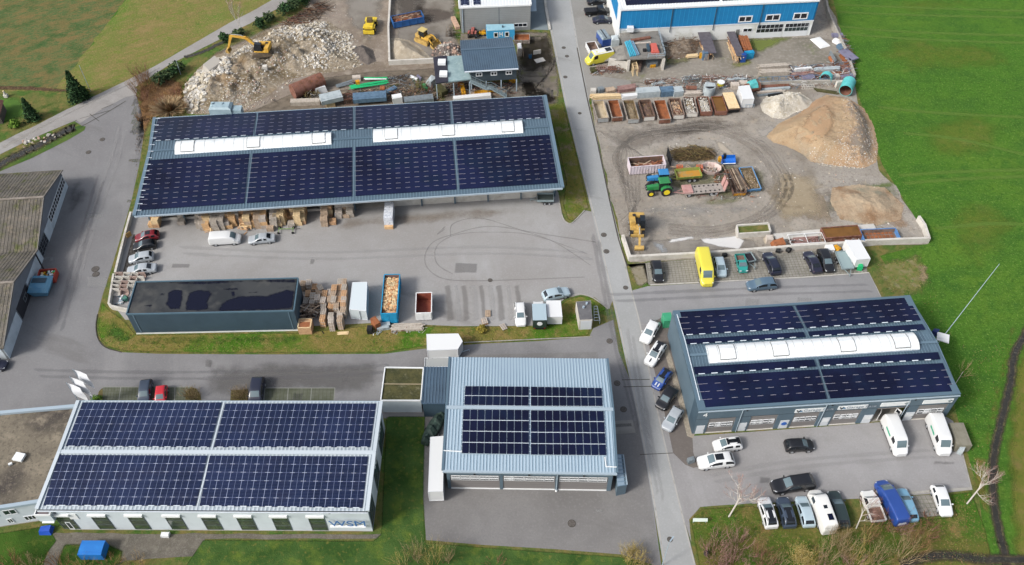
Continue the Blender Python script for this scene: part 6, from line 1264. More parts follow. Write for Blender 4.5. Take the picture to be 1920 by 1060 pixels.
M_yel=mat('skip_yellow','e0a51f',.6,layers=[('8d5a24',2.2,.5,.62),('c98d1c',1,.5,.7)],k=1.45,coord='O')
skip((1372,318),(1388,362),2.2,.9,'low steel skip with a yellow front carrying old logs',M_rustd,M_rustd,.1,'skip','skip',rib=1.5,endm=M_yel)
M_log=[mat('log_%d'%i,c,.9,layers=[(d,1.5,.4,.65),('c9bfae',4,.6,.8)],coord='O')for i,(c,d)in enumerate((('8f7a68','65503f'),('a08c78','77604d'),('b8a793','8c7964'),('6f5f54','4c4038')))]
def logs(px,n,L_,r,ang,spread,zb,label,group,rr=(.8,1.2)):
 c=W(*px)
 for i in range(n):
  b=MB();l=L_*R.uniform(.8,1.05);rad_=r*R.uniform(*rr);b.tube((-l/2,0,0),(l/2,0,0),rad_,R.choice(M_log),8,r2=rad_*R.uniform(.75,1));o=b.build('log')
  u=(i/(n-1)-.5)*spread;a=ang+R.uniform(-.06,.06);o.location=(c.x-math.sin(a)*u,c.y+math.cos(a)*u,zb+rad_+R.uniform(0,.25)*(i%2));o.rotation_euler=(0,R.uniform(-.03,.03),a)
  tag(o,'%s log from the left in the yellow-fronted skip'%ORD[i],'log',group)
logs((1382,344),9,5.6,.17,math.atan2(-1,.19)+math.pi,-1.75,.75,'','logs in the yellow-fronted skip')
for i,(a,c,r)in enumerate((((1354,312),(1366,334),.16),((1366,338),(1372,350),.2),((1322,278),(1342,293),.14),((1308,262),(1312,262),.1))):
 b=MB();p,q=W(*a)+Vector((0,0,.3)),W(*c)+Vector((0,0,.25));b.tube(p,q,r,M_log[2],8);b.build('log',world=True,label=('pale log leaning from above onto the yellow-fronted skip','short thick log at the left foot of the yellow-fronted skip','pale dead branch log on the open yard above the octagonal tub','small pale stub by the brushwood pile')[i],cat='log')
def tub():
 c=W(1332,322);t=T('octagonal_tub','pale pinkish octagonal steel tub in the middle of the scrap yard','tub',c,-.15);b=MB();o1=[];o2=[]
 for i in range(8):a=math.pi/8+i*math.pi/4;o1.append((1.55*math.cos(a),1.15*math.sin(a)));o2.append((1.9*math.cos(a),1.45*math.sin(a)))
 m=mat('tub_paint','d9c4bd',.7,layers=[('b59a8e',1.5,.5,.7)],k=1.5,coord='O');n=8
 vs=[(x,y,.15)for x,y in o1]+[(x,y,1.1)for x,y in o2]+[(x*.94,y*.94,1.1)for x,y in o2]+[(x*.94,y*.94,.25)for x,y in o1]
 b.add(vs,[tuple(range(8))[::-1]]+[(i+k,(i+1)%8+k,(i+1)%8+k+8,i+k+8)for k in(0,8,16)for i in range(8)]+[tuple(range(24,32))],m);b.build('shell',t)
 b=MB();heap_mesh(b,2.4,1.7,.3,M_scrap,8,edge=.3)
 for i in range(30):b.rock((R.uniform(-1,1),R.uniform(-.7,.7),.5),.16,R.choice(M_wrub))
 top_obj(b,'rubble',c,-.15,'rubble residue inside the octagonal tub','debris','stuff')
tub()
M_jdg=paint('tractor_green','2c8246',1.4);M_jdy=mat('wheel_yellow','f0d72c',.5,k=1.35);M_tb=paint('tractor_blue','3583bd',1.4)
def tractor(rear,front,m,rimm,label,s=1):
 c,a,ln=seat(rear,front,.8);t=T('tractor',label,'tractor',c,a,'tractors in the scrap yard');t.scale=(s,s,s)
 b=MB();b.hexa([(.2,-.42,.9),(2.1,-.36,.85),(2.1,.36,.85),(.2,.42,.9)],[(.2,-.36,1.62),(2.05,-.28,1.4),(2.05,.28,1.4),(.2,.36,1.62)],m);b.box((0,0,.75),(3.4,.5,.4),V_under);b.box((2.15,0,1.05),(.12,.5,.5),V_trim);b.build('bonnet',t)
 b=MB();b.hexa([(-1.35,-.6,1.1),(.2,-.6,1.1),(.2,.6,1.1),(-1.35,.6,1.1)],[(-1.25,-.55,2.45),(.1,-.55,2.45),(.1,.55,2.45),(-1.25,.55,2.45)],V_glass)
 for x,y in((-1.3,-.58),(.15,-.58),(.15,.58),(-1.3,.58)):b.bar((x,y,1.1),(x*.93,y*.96,2.45),.08,.08,V_trim,up=(1,0,0))
 b.build('cab',t)
 b=MB();b.hexa([(-1.5,-.72,2.45),(.3,-.72,2.45),(.3,.72,2.45),(-1.5,.72,2.45)],[(-1.35,-.6,2.62),(.15,-.6,2.62),(.15,.6,2.62),(-1.35,.6,2.62)],m);b.build('cab_roof',t)
 for sg in(-1,1):
  wheel_(t,-.95,sg*.95,.88,.46,'wheel',rimm);wheel_(t,1.5,sg*.85,.6,.36,'wheel',rimm)
  b=MB();
  for k in range(5):a0=math.pi*(.12+k*.17);a1=a0+math.pi*.17;b.bar((-.95+1.0*math.cos(a0),sg*.9,.88+1.0*math.sin(a0)),(-.95+1.0*math.cos(a1),sg*.9,.88+1.0*math.sin(a1)),.55,.05,m)
  b.build('mudguard',t);b=MB();b.box((2.2,sg*.22,1.2),(.06,.16,.14),V_head);b.build('headlight',t)
 b=MB();b.tube((.9,-.3,1.5),(.9,-.3,2.5),.05,V_trim,8);b.build('exhaust',t)
 b=MB();b.bar((-1.5,0,.6),(-2.3,0,.6),.3,.1,V_trim);b.bar((-1.4,-.4,.8),(-2.2,-.4,.5),.06,.06,V_trim);b.bar((-1.4,.4,.8),(-2.2,.4,.5),.06,.06,V_trim);b.build('hitch',t)
tractor((1261,352),(1211,356),M_jdg,M_jdy,'green tractor with yellow wheels in front of the blue tractor',1.1)
tractor((1256,336),(1215,338),M_tb,mat('rim_white','d9dce0',.5),'blue tractor half hidden behind the green one',1.05)
def farm_trailer(a,c,wd,label,m,floor,sides,wheels,z=1.0,bar=1.8,name='farm_trailer',ramps=False,front=None):
 p,ang,ln=seat(a,c,z);t=T(name,label,'trailer',p,ang);b=MB();b.box((0,0,z-.05),(ln,wd,.12),floor);b.box((0,0,z-.25),(ln*.95,.7,.2),m);b.build('load_bed',t)
 if sides:
  for s in(-1,1):b=MB();b.box((0,s*(wd/2+sides*.15),z+sides/2),(ln,.06,sides),m,rx=-s*.25);[b.box((x,s*(wd/2+.1+sides*.15),z+sides/2),(.08,.06,sides),m,rx=-s*.25)for x in(-ln*.4,-ln*.13,ln*.13,ln*.4)];b.build('side_board',t)
  for s in(-1,1):b=MB();b.box((s*ln/2,0,z+sides/2),(.06,wd,sides),m);b.build('end_board',t)
 for x in wheels:
  for s in(-1,1):wheel_(t,x*ln/2,s*(wd/2-.02 if sides else wd/2-.15),.42,.26)
 b=MB();b.bar((ln/2,-.45,z-.3),(ln/2+bar,0,.55),.1,.1,m);b.bar((ln/2,.45,z-.3),(ln/2+bar,0,.55),.1,.1,m);b.build('drawbar',t)
 if ramps:
  for s in(-1,1):b=MB();b.box((-ln/2-.1,s*wd*.28,z+.9),(.14,wd*.4,1.9),m,ry=-.15);b.build('ramp',t)
  b=MB();b.box((ln/2-.7,0,z+.18),(1.7,wd*.9,.3),m);b.build('gooseneck',t)
  for k in range(7):
   for s in(-1,1):b=MB();b.tube((-ln*.38+k*ln*.115,s*wd*.3,z+.01),(-ln*.38+k*ln*.115,s*wd*.3,z+.07),.16,V_under,8,smooth=False);b.build('lashing_ring',t)
 return t
M_olive=mat('trailer_olive','8a9a48',.65,layers=[('a3915a',1.5,.5,.7),('6c7a35',3,.5,.75)],k=1.45,coord='O')
farm_trailer((1313,326),(1267,330),2.0,'olive green tipping trailer with a rusty orange floor behind the blue tractor',M_olive,mat('ochre_floor','d59a3c',.7,layers=[('a8a37a',.6,.45,.65)],coord='O'),.6,(-.45,-.05),.95)
M_pink=mat('trailer_pink','c69a94',.7,layers=[('a8756c',1.5,.45,.7),('d9bcb4',3,.55,.8)],k=1.5,coord='O')
farm_trailer((1356,351),(1281,357),2.2,'faded red low-loader trailer with raised ramps behind the green tractor',M_pink,mat('plank_deck','b5aca4',.85,layers=[('8f8780',1.5,.45,.7),('cfc8c0',4,.55,.8)],coord='O'),0,(.75,-.35,-.6),.85,ramps=True,name='low_loader_trailer')
b=MB();
for k in range(7):b.box((0,0,.25+k*.3),(.12,3.0,.08),M_blk)
for y in(-1.45,0,1.45):b.box((0,y,1.1),(.14,.1,2.2),M_blk)
o=b.build('steel_gate',label='black steel grille standing upright beside the brushwood pile',cat='gate');c=W(1253,303);o.location=c;o.rotation_euler=(0,0,.1)
M_tw=[mat('twig_%d'%i,c,.95)for i,c in enumerate(('6f6340','8d8052','5a4c38','a8935f','7d5f48'))]
def brush(px,label,n,h,mm,Lr=(.8,2.4),r=.035,name='brushwood',cat='brushwood'):
 pts=[W(*p)for p in px];poly=[(p.x,p.y)for p in pts];xs=[p[0]for p in poly];ys=[p[1]for p in poly];b=MB();k=0
 while k<n:
  P=np.array([[R.uniform(min(xs),max(xs)),R.uniform(min(ys),max(ys))]]);i,d=inside_dist(P,poly)
  if not i[0]:continue
  k+=1;a=R.gauss(0,.7);l=R.uniform(*Lr)/2;z=R.uniform(.05,h)*min(1,d[0]/1.0+.2);x,y=P[0];e=R.uniform(-.25,.35)
  b.tube((x-math.cos(a)*l,y-math.sin(a)*l,max(.02,z-e)),(x+math.cos(a)*l,y+math.sin(a)*l,z+abs(e)),r*R.uniform(.6,1.5),R.choice(mm),3,r2=r*.4,smooth=False,caps=False)
 return b.build(name,world=True,label=label,cat=cat,kind='stuff')
soft('brush_ground',[(1255,280),(1330,272),(1345,285),(1352,305),(1300,308),(1258,305)],soft_of('brush_litter','6f6648',.95,.8,.8,[('8a7050',.5,.45,.65)],bump=(4,.2)),14,fall=1.5)
brush([(1257,282),(1300,275),(1338,284),(1342,296),(1300,303),(1258,303)],'pile of brushwood and branches above the olive trailer',420,1.1,M_tw)
def bucket():
 c=W(1365,306);t=T('digger_bucket','bright blue steel bucket with a white rounded lip at the top of the log skip','bucket',c,.05);m=paint('bucket_blue','1c6cc8',1.3);b=MB();pr=[(-.7,1.3),(-.75,.5),(-.3,.1),(.5,.1),(.75,.5)]
 for(y0,z0),(y1,z1)in zip(pr,pr[1:]):b.bar((0,-y0,z0),(0,-y1,z1),2.4,.07,m)
 b.build('shell',t)
 for s in(-1,1):b=MB();b.add([(s*1.2,-y,z)for y,z in pr],[(0,1,2,3,4)],m);b.add([(s*1.24,-y,z)for y,z in pr],[(4,3,2,1,0)],m);b.build('side_plate',t)
 b=MB();b.bar((0,-.75,.5),(0,-.8,.62),2.3,.12,M_wht);b.build('lip',t);b=MB();b.box((-1.5,.5,.6),(.5,.6,.9),M_yel);b.box((-.6,.9,.8),(.5,.5,1.1),M_blk);b.build('coupler',t)
bucket()
for i,(px,lab)in enumerate((((1273,322),'left one of the two orange trestle frames above the olive trailer'),((1310,322),'right one of the two orange trestle frames above the olive trailer'))):
 c=W(*px);b=MB();m=mat('trestle_orange','d2683a',.6,k=1.4)
 for x in(-.5,.5):
  for y in(-.4,.4):b.box((x,y,.6),(.1,.1,1.2),m)
 for z in(.2,1.2):
  for x in(-.5,.5):b.box((x,0,z),(.1,.9,.1),m)
  for y in(-.4,0,.4):b.box((0,y,z),(1.0,.1,.1),m)
 o=b.build('steel_trestle',label=lab,cat='trestle',group='orange trestles');o.location=c
b=MB();b.bar(W(1255,320)+Vector((0,0,.9)),W(1302,322)+Vector((0,0,.9)),.12,.12,WOODS[3]);b.build('wooden_beam',world=True,label='long thin beam resting on the orange trestles',cat='beam')
M_cat=mat('machine_yellow','ddb04c',.6,layers=[('c4922c',1.2,.45,.7),('8f7038',4,.62,.8)],k=1.45,coord='O');M_catd=mat('machine_yellow_dusty','c9a760',.75,layers=[('a88848',1.5,.45,.7)],k=1.5,coord='O');M_track=mat('track_steel','6d6152',.85,layers=[('8c7a62',2,.45,.7)],k=1.5,coord='O');M_cab=mat('cab_black','1d242a',.2,spec=.7,k=1.4)
def track(t,y,L_,w,h,m=None):
 b=MB();r=h/2;n=8;pr=[(L_/2-r+r*math.cos(a),r+r*math.sin(a))for a in[math.pi*(-.5+i/n)for i in range(n+1)]]+[(-L_/2+r+r*math.cos(a),r+r*math.sin(a))for a in[math.pi*(.5+i/n)for i in range(n+1)]]
 k=len(pr);b.add([(x,y-w/2,z)for x,z in pr]+[(x,y+w/2,z)for x,z in pr],[tuple(range(k)),tuple(range(k,2*k))[::-1]]+[(i,i+k,(i+1)%k+k,(i+1)%k)for i in range(k)],m or M_track)
 for i in range(int(L_/.3)):x=-L_/2+.3+i*.3;b.box((x,y,h+.02),(.12,w,.05),m or M_track)
 b.build('track',t)
def arm_link(b,p,q,w,h0,h1,m):
 p,q=Vector(p),Vector(q);d=(q-p).normalized();s=Vector((-d.y,d.x,0));s=s.normalized()if s.length>.01 else Vector((0,1,0));u=s.cross(d).normalized()*-1;u=u if u.z>=0 else-u;s=s*w/2
 b.hexa([p-s-u*h0,p+s-u*h0,p+s+u*h0,p-s+u*h0],[q-s-u*h1,q+s-u*h1,q+s+u*h1,q-s+u*h1],m)
def excavator(px,ang,ua,reach,label,m,wheeled=False,cabside=1,zb=0,bucket_m=None):
 """ang: undercarriage heading; ua: upper structure heading; reach: list of (distance, height) joints"""
 c=W(*px,z=zb);t=T('excavator',label,'excavator',(c.x,c.y,zb),ang,'excavators');ux=Vector((math.cos(ua-ang),math.sin(ua-ang),0));uy=Vector((-ux.y,ux.x,0));Rm=Matrix.Rotation(ua-ang,4,'Z')
 if wheeled:
  for x in(-1.3,1.3):
   for s in(-1,1):wheel_(t,x,s*1.05,.5,.4)
  b=MB();b.box((0,0,.8),(3.2,1.2,.5),m);b.box((1.9,0,.5),(.2,2.2,.5),M_catd);b.build('chassis',t)
 else:
  for s in(-1,1):track(t,s*1.05,3.9,.55,.85)
  b=MB();b.box((0,0,.6),(2.4,1.6,.4),M_catd);b.build('chassis',t)
 b=MB(Rm);b.hexa([(-1.7,-1.2,1.1),(1.2,-1.2,1.1),(1.2,1.2,1.1),(-1.7,1.2,1.1)],[(-1.6,-1.15,1.5),(1.1,-1.15,1.4),(1.1,1.15,1.4),(-1.6,1.15,1.5)],m)
 b.box((-1.5,0,1.75),(.8,2.5,1.0),m);b.box((-.4,-cabside*.75,1.8),(1.6,.85,.8),m);b.box((-.5,0,1.6),(1.4,.6,.5),V_trim);b.box((-1.2,-cabside*.5,2.3),(.5,.5,.12),V_trim);b.build('upper_body',t)
 b=MB(Rm);b.hexa([(-.6,cabside*.75-.45,1.4),(1.1,cabside*.75-.45,1.4),(1.1,cabside*.75+.45,1.4),(-.6,cabside*.75+.45,1.4)],[(-.55,cabside*.75-.4,2.95),(.8,cabside*.75-.4,2.95),(.8,cabside*.75+.4,2.95),(-.55,cabside*.75+.4,2.95)],M_cab);b.build('cab',t)
 P=[Vector((0,0,0))+ux*d+Vector((0,0,z))for d,z in reach]
 for i,(p,q)in enumerate(zip(P,P[1:])):
  b=MB();arm_link(b,p,q,.42-i*.06,.28 if i else .22,.34 if i==0 else .16,m);b.build(('boom','boom','dipper_arm','dipper_arm')[min(i,3)],t)
 b=MB();off=uy*.0+Vector((0,0,.45));b.tube(P[0].lerp(P[1],.3)+off,P[1].lerp(P[2],.3)+off,.07,V_rim,6);b.tube(P[1].lerp(P[2],.3)+off,P[2]+Vector((0,0,.35)),.07,V_rim,6);b.build('hydraulic_ram',t)
 e=P[-1];b=MB();bm=bucket_m or M_catd;w=uy*.75
 for d0,z0,d1,z1 in((0,0,.45,-.35),(.45,-.35,.3,-.85),(.3,-.85,-.3,-.9)):p,q=e+ux*d0+Vector((0,0,z0)),e+ux*d1+Vector((0,0,z1));b.hexa([p-w,p+w,p+w+ux*.06,p-w+ux*.06],[q-w,q+w,q+w+ux*.06,q-w+ux*.06],bm)
 for s in(-1,1):b.add([e+w*s,e+w*s+ux*.45+Vector((0,0,-.35)),e+w*s+ux*.3+Vector((0,0,-.85)),e+w*s-ux*.3+Vector((0,0,-.9))],[(0,1,2,3)],bm)
 b.build('bucket',t);return t
excavator((492,101),.2,3.05,[(.5,1.6),(2.6,3.6),(5.6,3.9),(6.8,1.0)],'yellow tracked excavator working on the white rubble heap',M_cat,zb=1.75)
excavator((1193,431),-1.6,-1.57,[(.5,1.6),(2.2,2.6),(3.6,2.2),(4.6,1.0)],'yellow wheeled excavator reaching into the concrete pit by the road',mat('machine_ochre','d1ab5c',.7,layers=[('a88a4a',1.5,.45,.7),('6f6246',4,.6,.8)],coord='O',k=1.5),wheeled=True)
def crawler(px,ang,label,name='crawler_loader'):
 c=W(*px);t=T(name,label,'loader',c,ang)
 for s in(-1,1):track(t,s*1.0,3.6,.5,.95,M_catd)
 b=MB();b.box((.6,0,1.15),(1.9,1.2,.8),M_cat);b.box((-1.3,0,1.1),(1.2,1.3,.9),M_catd);b.box((0,0,.7),(3.2,1.3,.4),V_trim);b.build('body',t)
 b=MB();b.hexa([(-1.0,-.65,1.4),(.5,-.65,1.4),(.5,.65,1.4),(-1.0,.65,1.4)],[(-.9,-.6,2.7),(.4,-.6,2.7),(.4,.6,2.7),(-.9,.6,2.7)],M_cab);b.build('cab',t);b=MB();b.box((-.25,0,2.77),(1.6,1.4,.14),mat('cab_roof_yellow','e3cc82',.6));b.build('cab_roof',t)
 for s in(-1,1):b=MB();b.bar((.8,s*.8,1.6),(1.9,s*.8,1.7),.16,.25,M_cat);b.bar((1.9,s*.8,1.7),(2.9,s*.8,.7),.16,.25,M_cat);b.build('lift_arm',t)
 b=MB();pr=[(2.6,1.1),(2.5,.35),(2.9,.08),(3.7,.1)]
 for(x0,z0),(x1,z1)in zip(pr,pr[1:]):b.hexa([(x0,-1.25,z0),(x0,1.25,z0),(x0+.07,1.25,z0),(x0+.07,-1.25,z0)],[(x1,-1.25,z1),(x1,1.25,z1),(x1+.07,1.25,z1+.03),(x1+.07,-1.25,z1+.03)],M_catd)
 for s in(-1,1):b.add([(x,s*1.25,z)for x,z in pr],[(0,1,2,3)],M_catd)
 b.build('bucket',t)
crawler((796,78),-.62,'yellow crawler loader with raised cab and wide bucket beside the sand heap')
def roller():
 c=W(695,54);t=T('wheel_loader','bright yellow articulated machine seen from above near the concrete divider','loader',c,1.53);m=mat('loader_yellow','e6c838',.55,layers=[('c9a93a',1.5,.45,.7),('8f8048',4,.62,.8)],coord='O',k=1.4)
 b=MB();b.box((-.9,0,1.2),(2.4,1.7,1.0),m);b.box((1.4,0,1.0),(1.7,1.4,.8),m);b.box((.2,0,1.0),(1.0,.8,.6),V_trim);b.build('body',t)
 b=MB();b.box((.1,0,1.9),(1.1,1.1,1.0),mat('seat_brown','6a5a3a',.8));b.build('operator_station',t)
 for x in(-1.2,1.3):
  for s in(-1,1):wheel_(t,x,s*1.05,.62,.45,rim=m)
 for s in(-1,1):
  b=MB();b.box((1.4,s*.98,1.35),(1.5,.5,.1),m);b.build('mudguard',t)
  b=MB();b.box((-1.2,s*.98,1.35),(1.5,.5,.1),m);b.build('mudguard',t)
 b=MB();b.box((-2.35,0,.7),(.4,2.3,.8),m);b.box((-2.1,0,1.25),(.7,1.5,.12),mat('dark_gold','8c7416',.7));b.build('front_plate',t);b=MB();b.box((2.5,0,.9),(.4,1.9,.5),m);b.build('counterweight',t)
roller()
def small_tractor():
 c=W(886,68);t=T('old_tractor','old faded red tractor parked by the grey hall wall','tractor',c,1.5);m=mat('faded_red','b06a62',.7,layers=[('8f4a44',2,.45,.7)],k=1.4,coord='O')
 b=MB();b.box((.7,0,1.0),(1.6,.6,.6),m);b.box((-.4,0,.8),(1.0,.8,.5),V_trim);b.build('bonnet',t);b=MB();b.box((-.6,0,1.4),(.5,.5,.7),m);b.build('seat',t)
 for s in(-1,1):wheel_(t,-.6,s*.75,.65,.3);wheel_(t,1.2,s*.6,.4,.22);b=MB();b.box((-.6,s*.72,1.35),(1.1,.35,.08),m);b.build('mudguard',t)
 b=MB();c=W(905,66);b.box((0,0,.55),(1.4,.8,.5),M_yel);b.box((.3,0,.95),(.5,.5,.4),M_yel);b.tube((-.5,0,.8),(-.5,0,1.2),.1,V_trim);
 for x in(-.5,.5):
  for s in(-1,1):b.tube((x,s*.4,.25),(x,s*.5,.25),.25,V_tyre,10,smooth=False)
 o=b.build('compressor',label='small yellow wheeled compressor right of the old red tractor',cat='machine');o.location=c
small_tractor()
def cabin():
 z=2.6;q=[W(913,58,z),W(965,55,z),W(963,45,z),W(911,46,z)];q0=flat(q);t=T('site_cabin','bright blue site cabin with white H emblem before the grey hall','cabin',origin_of(q));m=mat('cabin_blue','3f9fd2',.5,k=1.25)
 b=MB();b.prism([(p.x,p.y)for p in q0],.1,z-.1,m);b.build('wall',t,world=True);b=MB();b.slab(q,.15,mat('cabin_roof','a5d0e0',.6,layers=[('8fc0d2',1,.4,.7)],k=1.6));c=(q[0]+q[2])/2;b.box((c.x+.5,c.y,z+.2),(.3,.3,.4),M_walld);b.build('roof',t,world=True);A,B=q0[0],q0[1]
 for a,c in((.24,.4),(.64,.8)):window(t,A,B,a,c,.9,2.1,M_frame,M_glassd,1,1,.14,.06)
 b=MB();facebox(b,A,B,.45,.475,1.1,2.1,M_white,.05,0);facebox(b,A,B,.545,.57,1.1,2.1,M_white,.05,0);facebox(b,A,B,.475,.545,1.5,1.72,M_white,.05,0)
 for u in(.44,.535):
  for zz in(1.08,2.0):facebox(b,A,B,u,u+.045,zz,zz+.1,M_white,.055,0)
 b.build('emblem',t,world=True)
cabin()
def rusty_box():
 skip((964,70),(993,70),2.2,1.0,'rusty open container right of the blue site cabin',M_skg,M_rusto,0,'skip','skip',rib=.5)
 c=W(974,101);b=MB();b.box((0,0,.9),(.9,2.0,1.8),WOODS[4]);
 for k,(y,zz)in enumerate(((-.6,1.85),(0,1.85),(.7,1.85))):b.box((0,y,zz),(.7,.5,.12),M_wht)
 b.box((.7,-.2,.5),(.1,2.2,1.0),WOODS[3]);o=b.build('white_rack',label='tall narrow rack with white panels at the east gable of the stilted office',cat='rack');o.location=c;o.rotation_euler=(0,0,.06)
 for i,(px,d,lab)in enumerate((((1007,102),(1.6,.12,1.0),'pale tilted concrete slab on the muddy ground right of the stilted office, upper one'),((1012,114),(2.0,1.3,.12),'pale flat concrete slab on the muddy ground right of the stilted office, lower one'))):
  b=MB();b.box((0,0,d[2]/2+.02),d,M_concw,rz=.3+i*.1);o=b.build('concrete_slab',label=lab,cat='slab');o.location=W(*px)
 b=MB();b.box((0,0,.4),(.6,.5,.8),mat('barrel_blue','2a6a96',.6));b.tube((0,0,.8),(0,0,.9),.2,V_trim,10);o=b.build('blue_drum',label='small blue drum left of the tilted concrete slabs',cat='drum');o.location=W(994,109)
 b=MB();b.box((0,0,.35),(.9,4.2,.7),mat('wood_pink','d8b49c',.85,layers=[('b98f78',2,.5,.7)],coord='O'));[b.box((0,-1.8+k*.9,.72),(.95,.12,.05),WOODS[3])for k in range(5)];o=b.build('plank_stack',label='long narrow pinkish plank stack leaning at the corner of the grey hall',cat='plank stack');o.location=W(854,46);o.rotation_euler=(0,0,.3)
rusty_box()
def cover_boxes():
 c=W(1131,80);t=T('covered_van','blue-sided vehicle body under a grey tarpaulin behind the yellow service van','vehicle body',c,-1.25);b=MB();b.box((0,0,1.0),(3.4,1.9,1.6),P_['blue']);b.build('body',t);b=MB();b.hexa([(-1.7,-1,1.8),(1.7,-1,1.8),(1.7,1,1.8),(-1.7,1,1.8)],[(-1.6,-.7,2.15),(1.6,-.7,2.15),(1.6,.8,2.05),(-1.6,.8,2.05)],mat('tarp_grey','93a3ad',.7,layers=[('b7c4ca',1.5,.5,.7)],coord='O'));b.box((0,-.1,2.2),(3.2,.15,.06),V_trim);b.build('tarpaulin',t)
 for s in(-1,1):wheel_(t,1.1,s*.9,.3);wheel_(t,-1.1,s*.9,.3)
 skip((1107,79),(1115,95),1.9,1.3,'small whitish open trailer box with rusty floor left of the tarpaulin',M_whc,M_scrap,.1,'skip','skip',rib=1)
 b=MB();b.box((0,0,.9),(1.6,1.6,1.7),mat('white_wrap','d5e0e4',.6,layers=[('b9c8cf',1.2,.5,.7)],coord='O'));b.hexa([(-.8,-.8,1.75),(.8,-.8,1.75),(.8,.8,1.75),(-.8,.8,1.75)],[(-.5,-.7,2.05),(.6,-.6,1.95),(.5,.6,2.1),(-.6,.7,1.9)],MATS['white_wrap']);o=b.build('wrapped_crate',label='pale blue-white wrapped crate right of the tarpaulin vehicle',cat='crate');o.location=W(1152,85);o.rotation_euler=(0,0,.1)
cover_boxes()
def ramp_platform():
 z=2.9;q=[W(1175,111,z),W(1247,108,z),W(1233,57,z),W(1162,62,z)];q0=flat(q);t=T('loading_ramp','raised concrete loading platform with railings in front of the blue hall','platform',origin_of(q));b=MB();b.slab(q,.3,mat('platform_top','8d8a84',.9,layers=[('a8a49c',.5,.5,.7),('6f6d68',1.2,.5,.75)]));b.build('deck',t,world=True)
 for px in((1177,135),(1242,132)):c=W(*px);b=MB();b.box((c.x,c.y+.9,z/2-.1),(.5,1.8,z-.25),M_concw);b.build('pier',t,world=True)
 b=MB();s=[W(1172,108,z),W(1160,108,1.6),W(1128,113,0.1),W(1128,92,.1),W(1156,82,1.6),W(1168,82,z)]
 b.slab([W(1175,111,z-.02),W(1168,84,z-.02),W(1118,96,.06),W(1122,116,.06)][::-1],.1,MATS['platform_top']);b.build('ramp',t,world=True)
 b=MB();A,B=W(1140,124),W(1177,130);facebox(b,A,B,0,.95,0,1.9,M_concw,.1,.1);b.build('side_wall',t,world=True)
 b=MB();L2=[(q[0].lerp(q[1],.55),q[1]),(q[1],q[2]),(q[3],q[2])]
 for p,r_ in L2:
  for zz in(.5,1.0):b.bar(p+Vector((0,0,zz)),r_+Vector((0,0,zz)),.06,.06,M_gut)
  n=max(2,int((r_-p).length/1.5))
  for i in range(n+1):k=p.lerp(r_,i/n);b.bar(k,k+Vector((0,0,1.0)),.06,.06,M_gut,up=(1,0,0))
 b.build('railing',t,world=True)
 def put(nm,px,px2,w_,h_,m,lab,cat,z0=z):p,a,l=seat(px,px2,z0);bb=MB();bb.box((0,0,z0+h_/2+.01),(l,w_,h_),m);o=bb.build(nm,label=lab,cat=cat);o.location=(p.x,p.y,0);o.rotation_euler=(0,0,a);return o
 mt=mat('beam_turquoise','4fb3d0',.5,k=1.4);mg_=mat('beam_steel','7fa0b8',.5,k=1.5)
 for i in range(6):put('steel_beam',(1172+i*2.6,80-i*.6),(1182+i*3.2,107-i*.5),.2,.25+.1*(i%2),mt if i<4 else mg_,'%s turquoise steel beam from the left on the loading platform'%ORD[i]if i<4 else '%s steel-blue beam beside the turquoise ones'%('first','second')[i-4],'steel beam')
 put('brown_plank',(1184,78),(1219,72),.6,.4,M_rust,'rust-brown long box lying across the loading platform','box');put('white_plank',(1185,83),(1220,80),.35,.15,WOODS[5],'pale plank below the rust-brown long box on the platform','plank')
 p,a,l=seat((1225,80),(1229,98),z+.5);b=MB();m=mat('red_body','c9665a',.6,k=1.4,coord='O');b.hexa([(-1.6,-.7,z),(1.6,-.75,z),(1.6,.75,z),(-1.6,.7,z)],[(-1.2,-.5,z+.7),(1.4,-.6,z+.8),(1.4,.6,z+.8),(-1.2,.5,z+.7)],m);b.box((1.3,0,z+.3),(.6,1.6,.4),m);b.box((-.2,-1.2,z+.3),(2.2,.5,.6),M_walld);b.box((.5,-2,z+.2),(.7,.7,.4),V_under);o=b.build('red_machine',label='faded red machine body on the loading platform',cat='machine');o.location=(p.x,p.y,0);o.rotation_euler=(0,0,a)
ramp_platform()
# ================================================================ STORED GOODS
def obj_at(b,nm,p,a,lab,cat,grp=None):
 o=b.build(nm,label=lab,cat=cat,group=grp);o.location=p;o.rotation_euler=(0,0,a);return o
def crate_mesh(m,w,d,h):
 b=MB();b.box((0,0,h/2),(w-.04,d-.04,h-.06),m);n=4
 for k in range(n):
  for s in(-1,1):b.box((0,s*d/2,h*(k+.5)/n),(w,.03,h/n*.8),m);b.box((s*w/2,0,h*(k+.5)/n),(.03,d-.04,h/n*.8),m)
 for x in(-w/2+.06,w/2-.06):
  for y in(-d/2,d/2):b.box((x,y,h/2),(.1,.08,h),m)
 for k in range(5):b.box((-w/2+w*(k+.5)/5,0,h),(w/5*.82,d,.03),m)
 return b
CR=[crate_mesh(m,1.15,.95,.78).build('wooden_crate')for m in WOODS]
STK=[(376,427,4,3),(383,430,4,2),(389,430,0,2),(398,429,3,2),(406,431,4,3),(417,429,4,3),(432,427,0,2),(445,418,4,3),(458,421,1,2),(474,424,0,3),(487,427,3,3),(497,427,5,3),(508,432,3,1),(523,423,2,3),(548,424,4,1),(541,410,1,2),(561,421,2,3),(553,408,2,3),(610,423,3,3),(625,420,1,1),(636,408,5,2),(650,407,3,2),(658,406,4,2),(619,405,1,3),(287,425,0,2),(295,425,1,2),(342,420,4,1),(426,427,4,3),(439,423,0,3),(467,426,2,3),(481,424,0,3),(516,426,4,3),(530,420,2,3),(568,419,1,3),(411,424,4,3),(394,425,2,3),(533,412,0,3)]
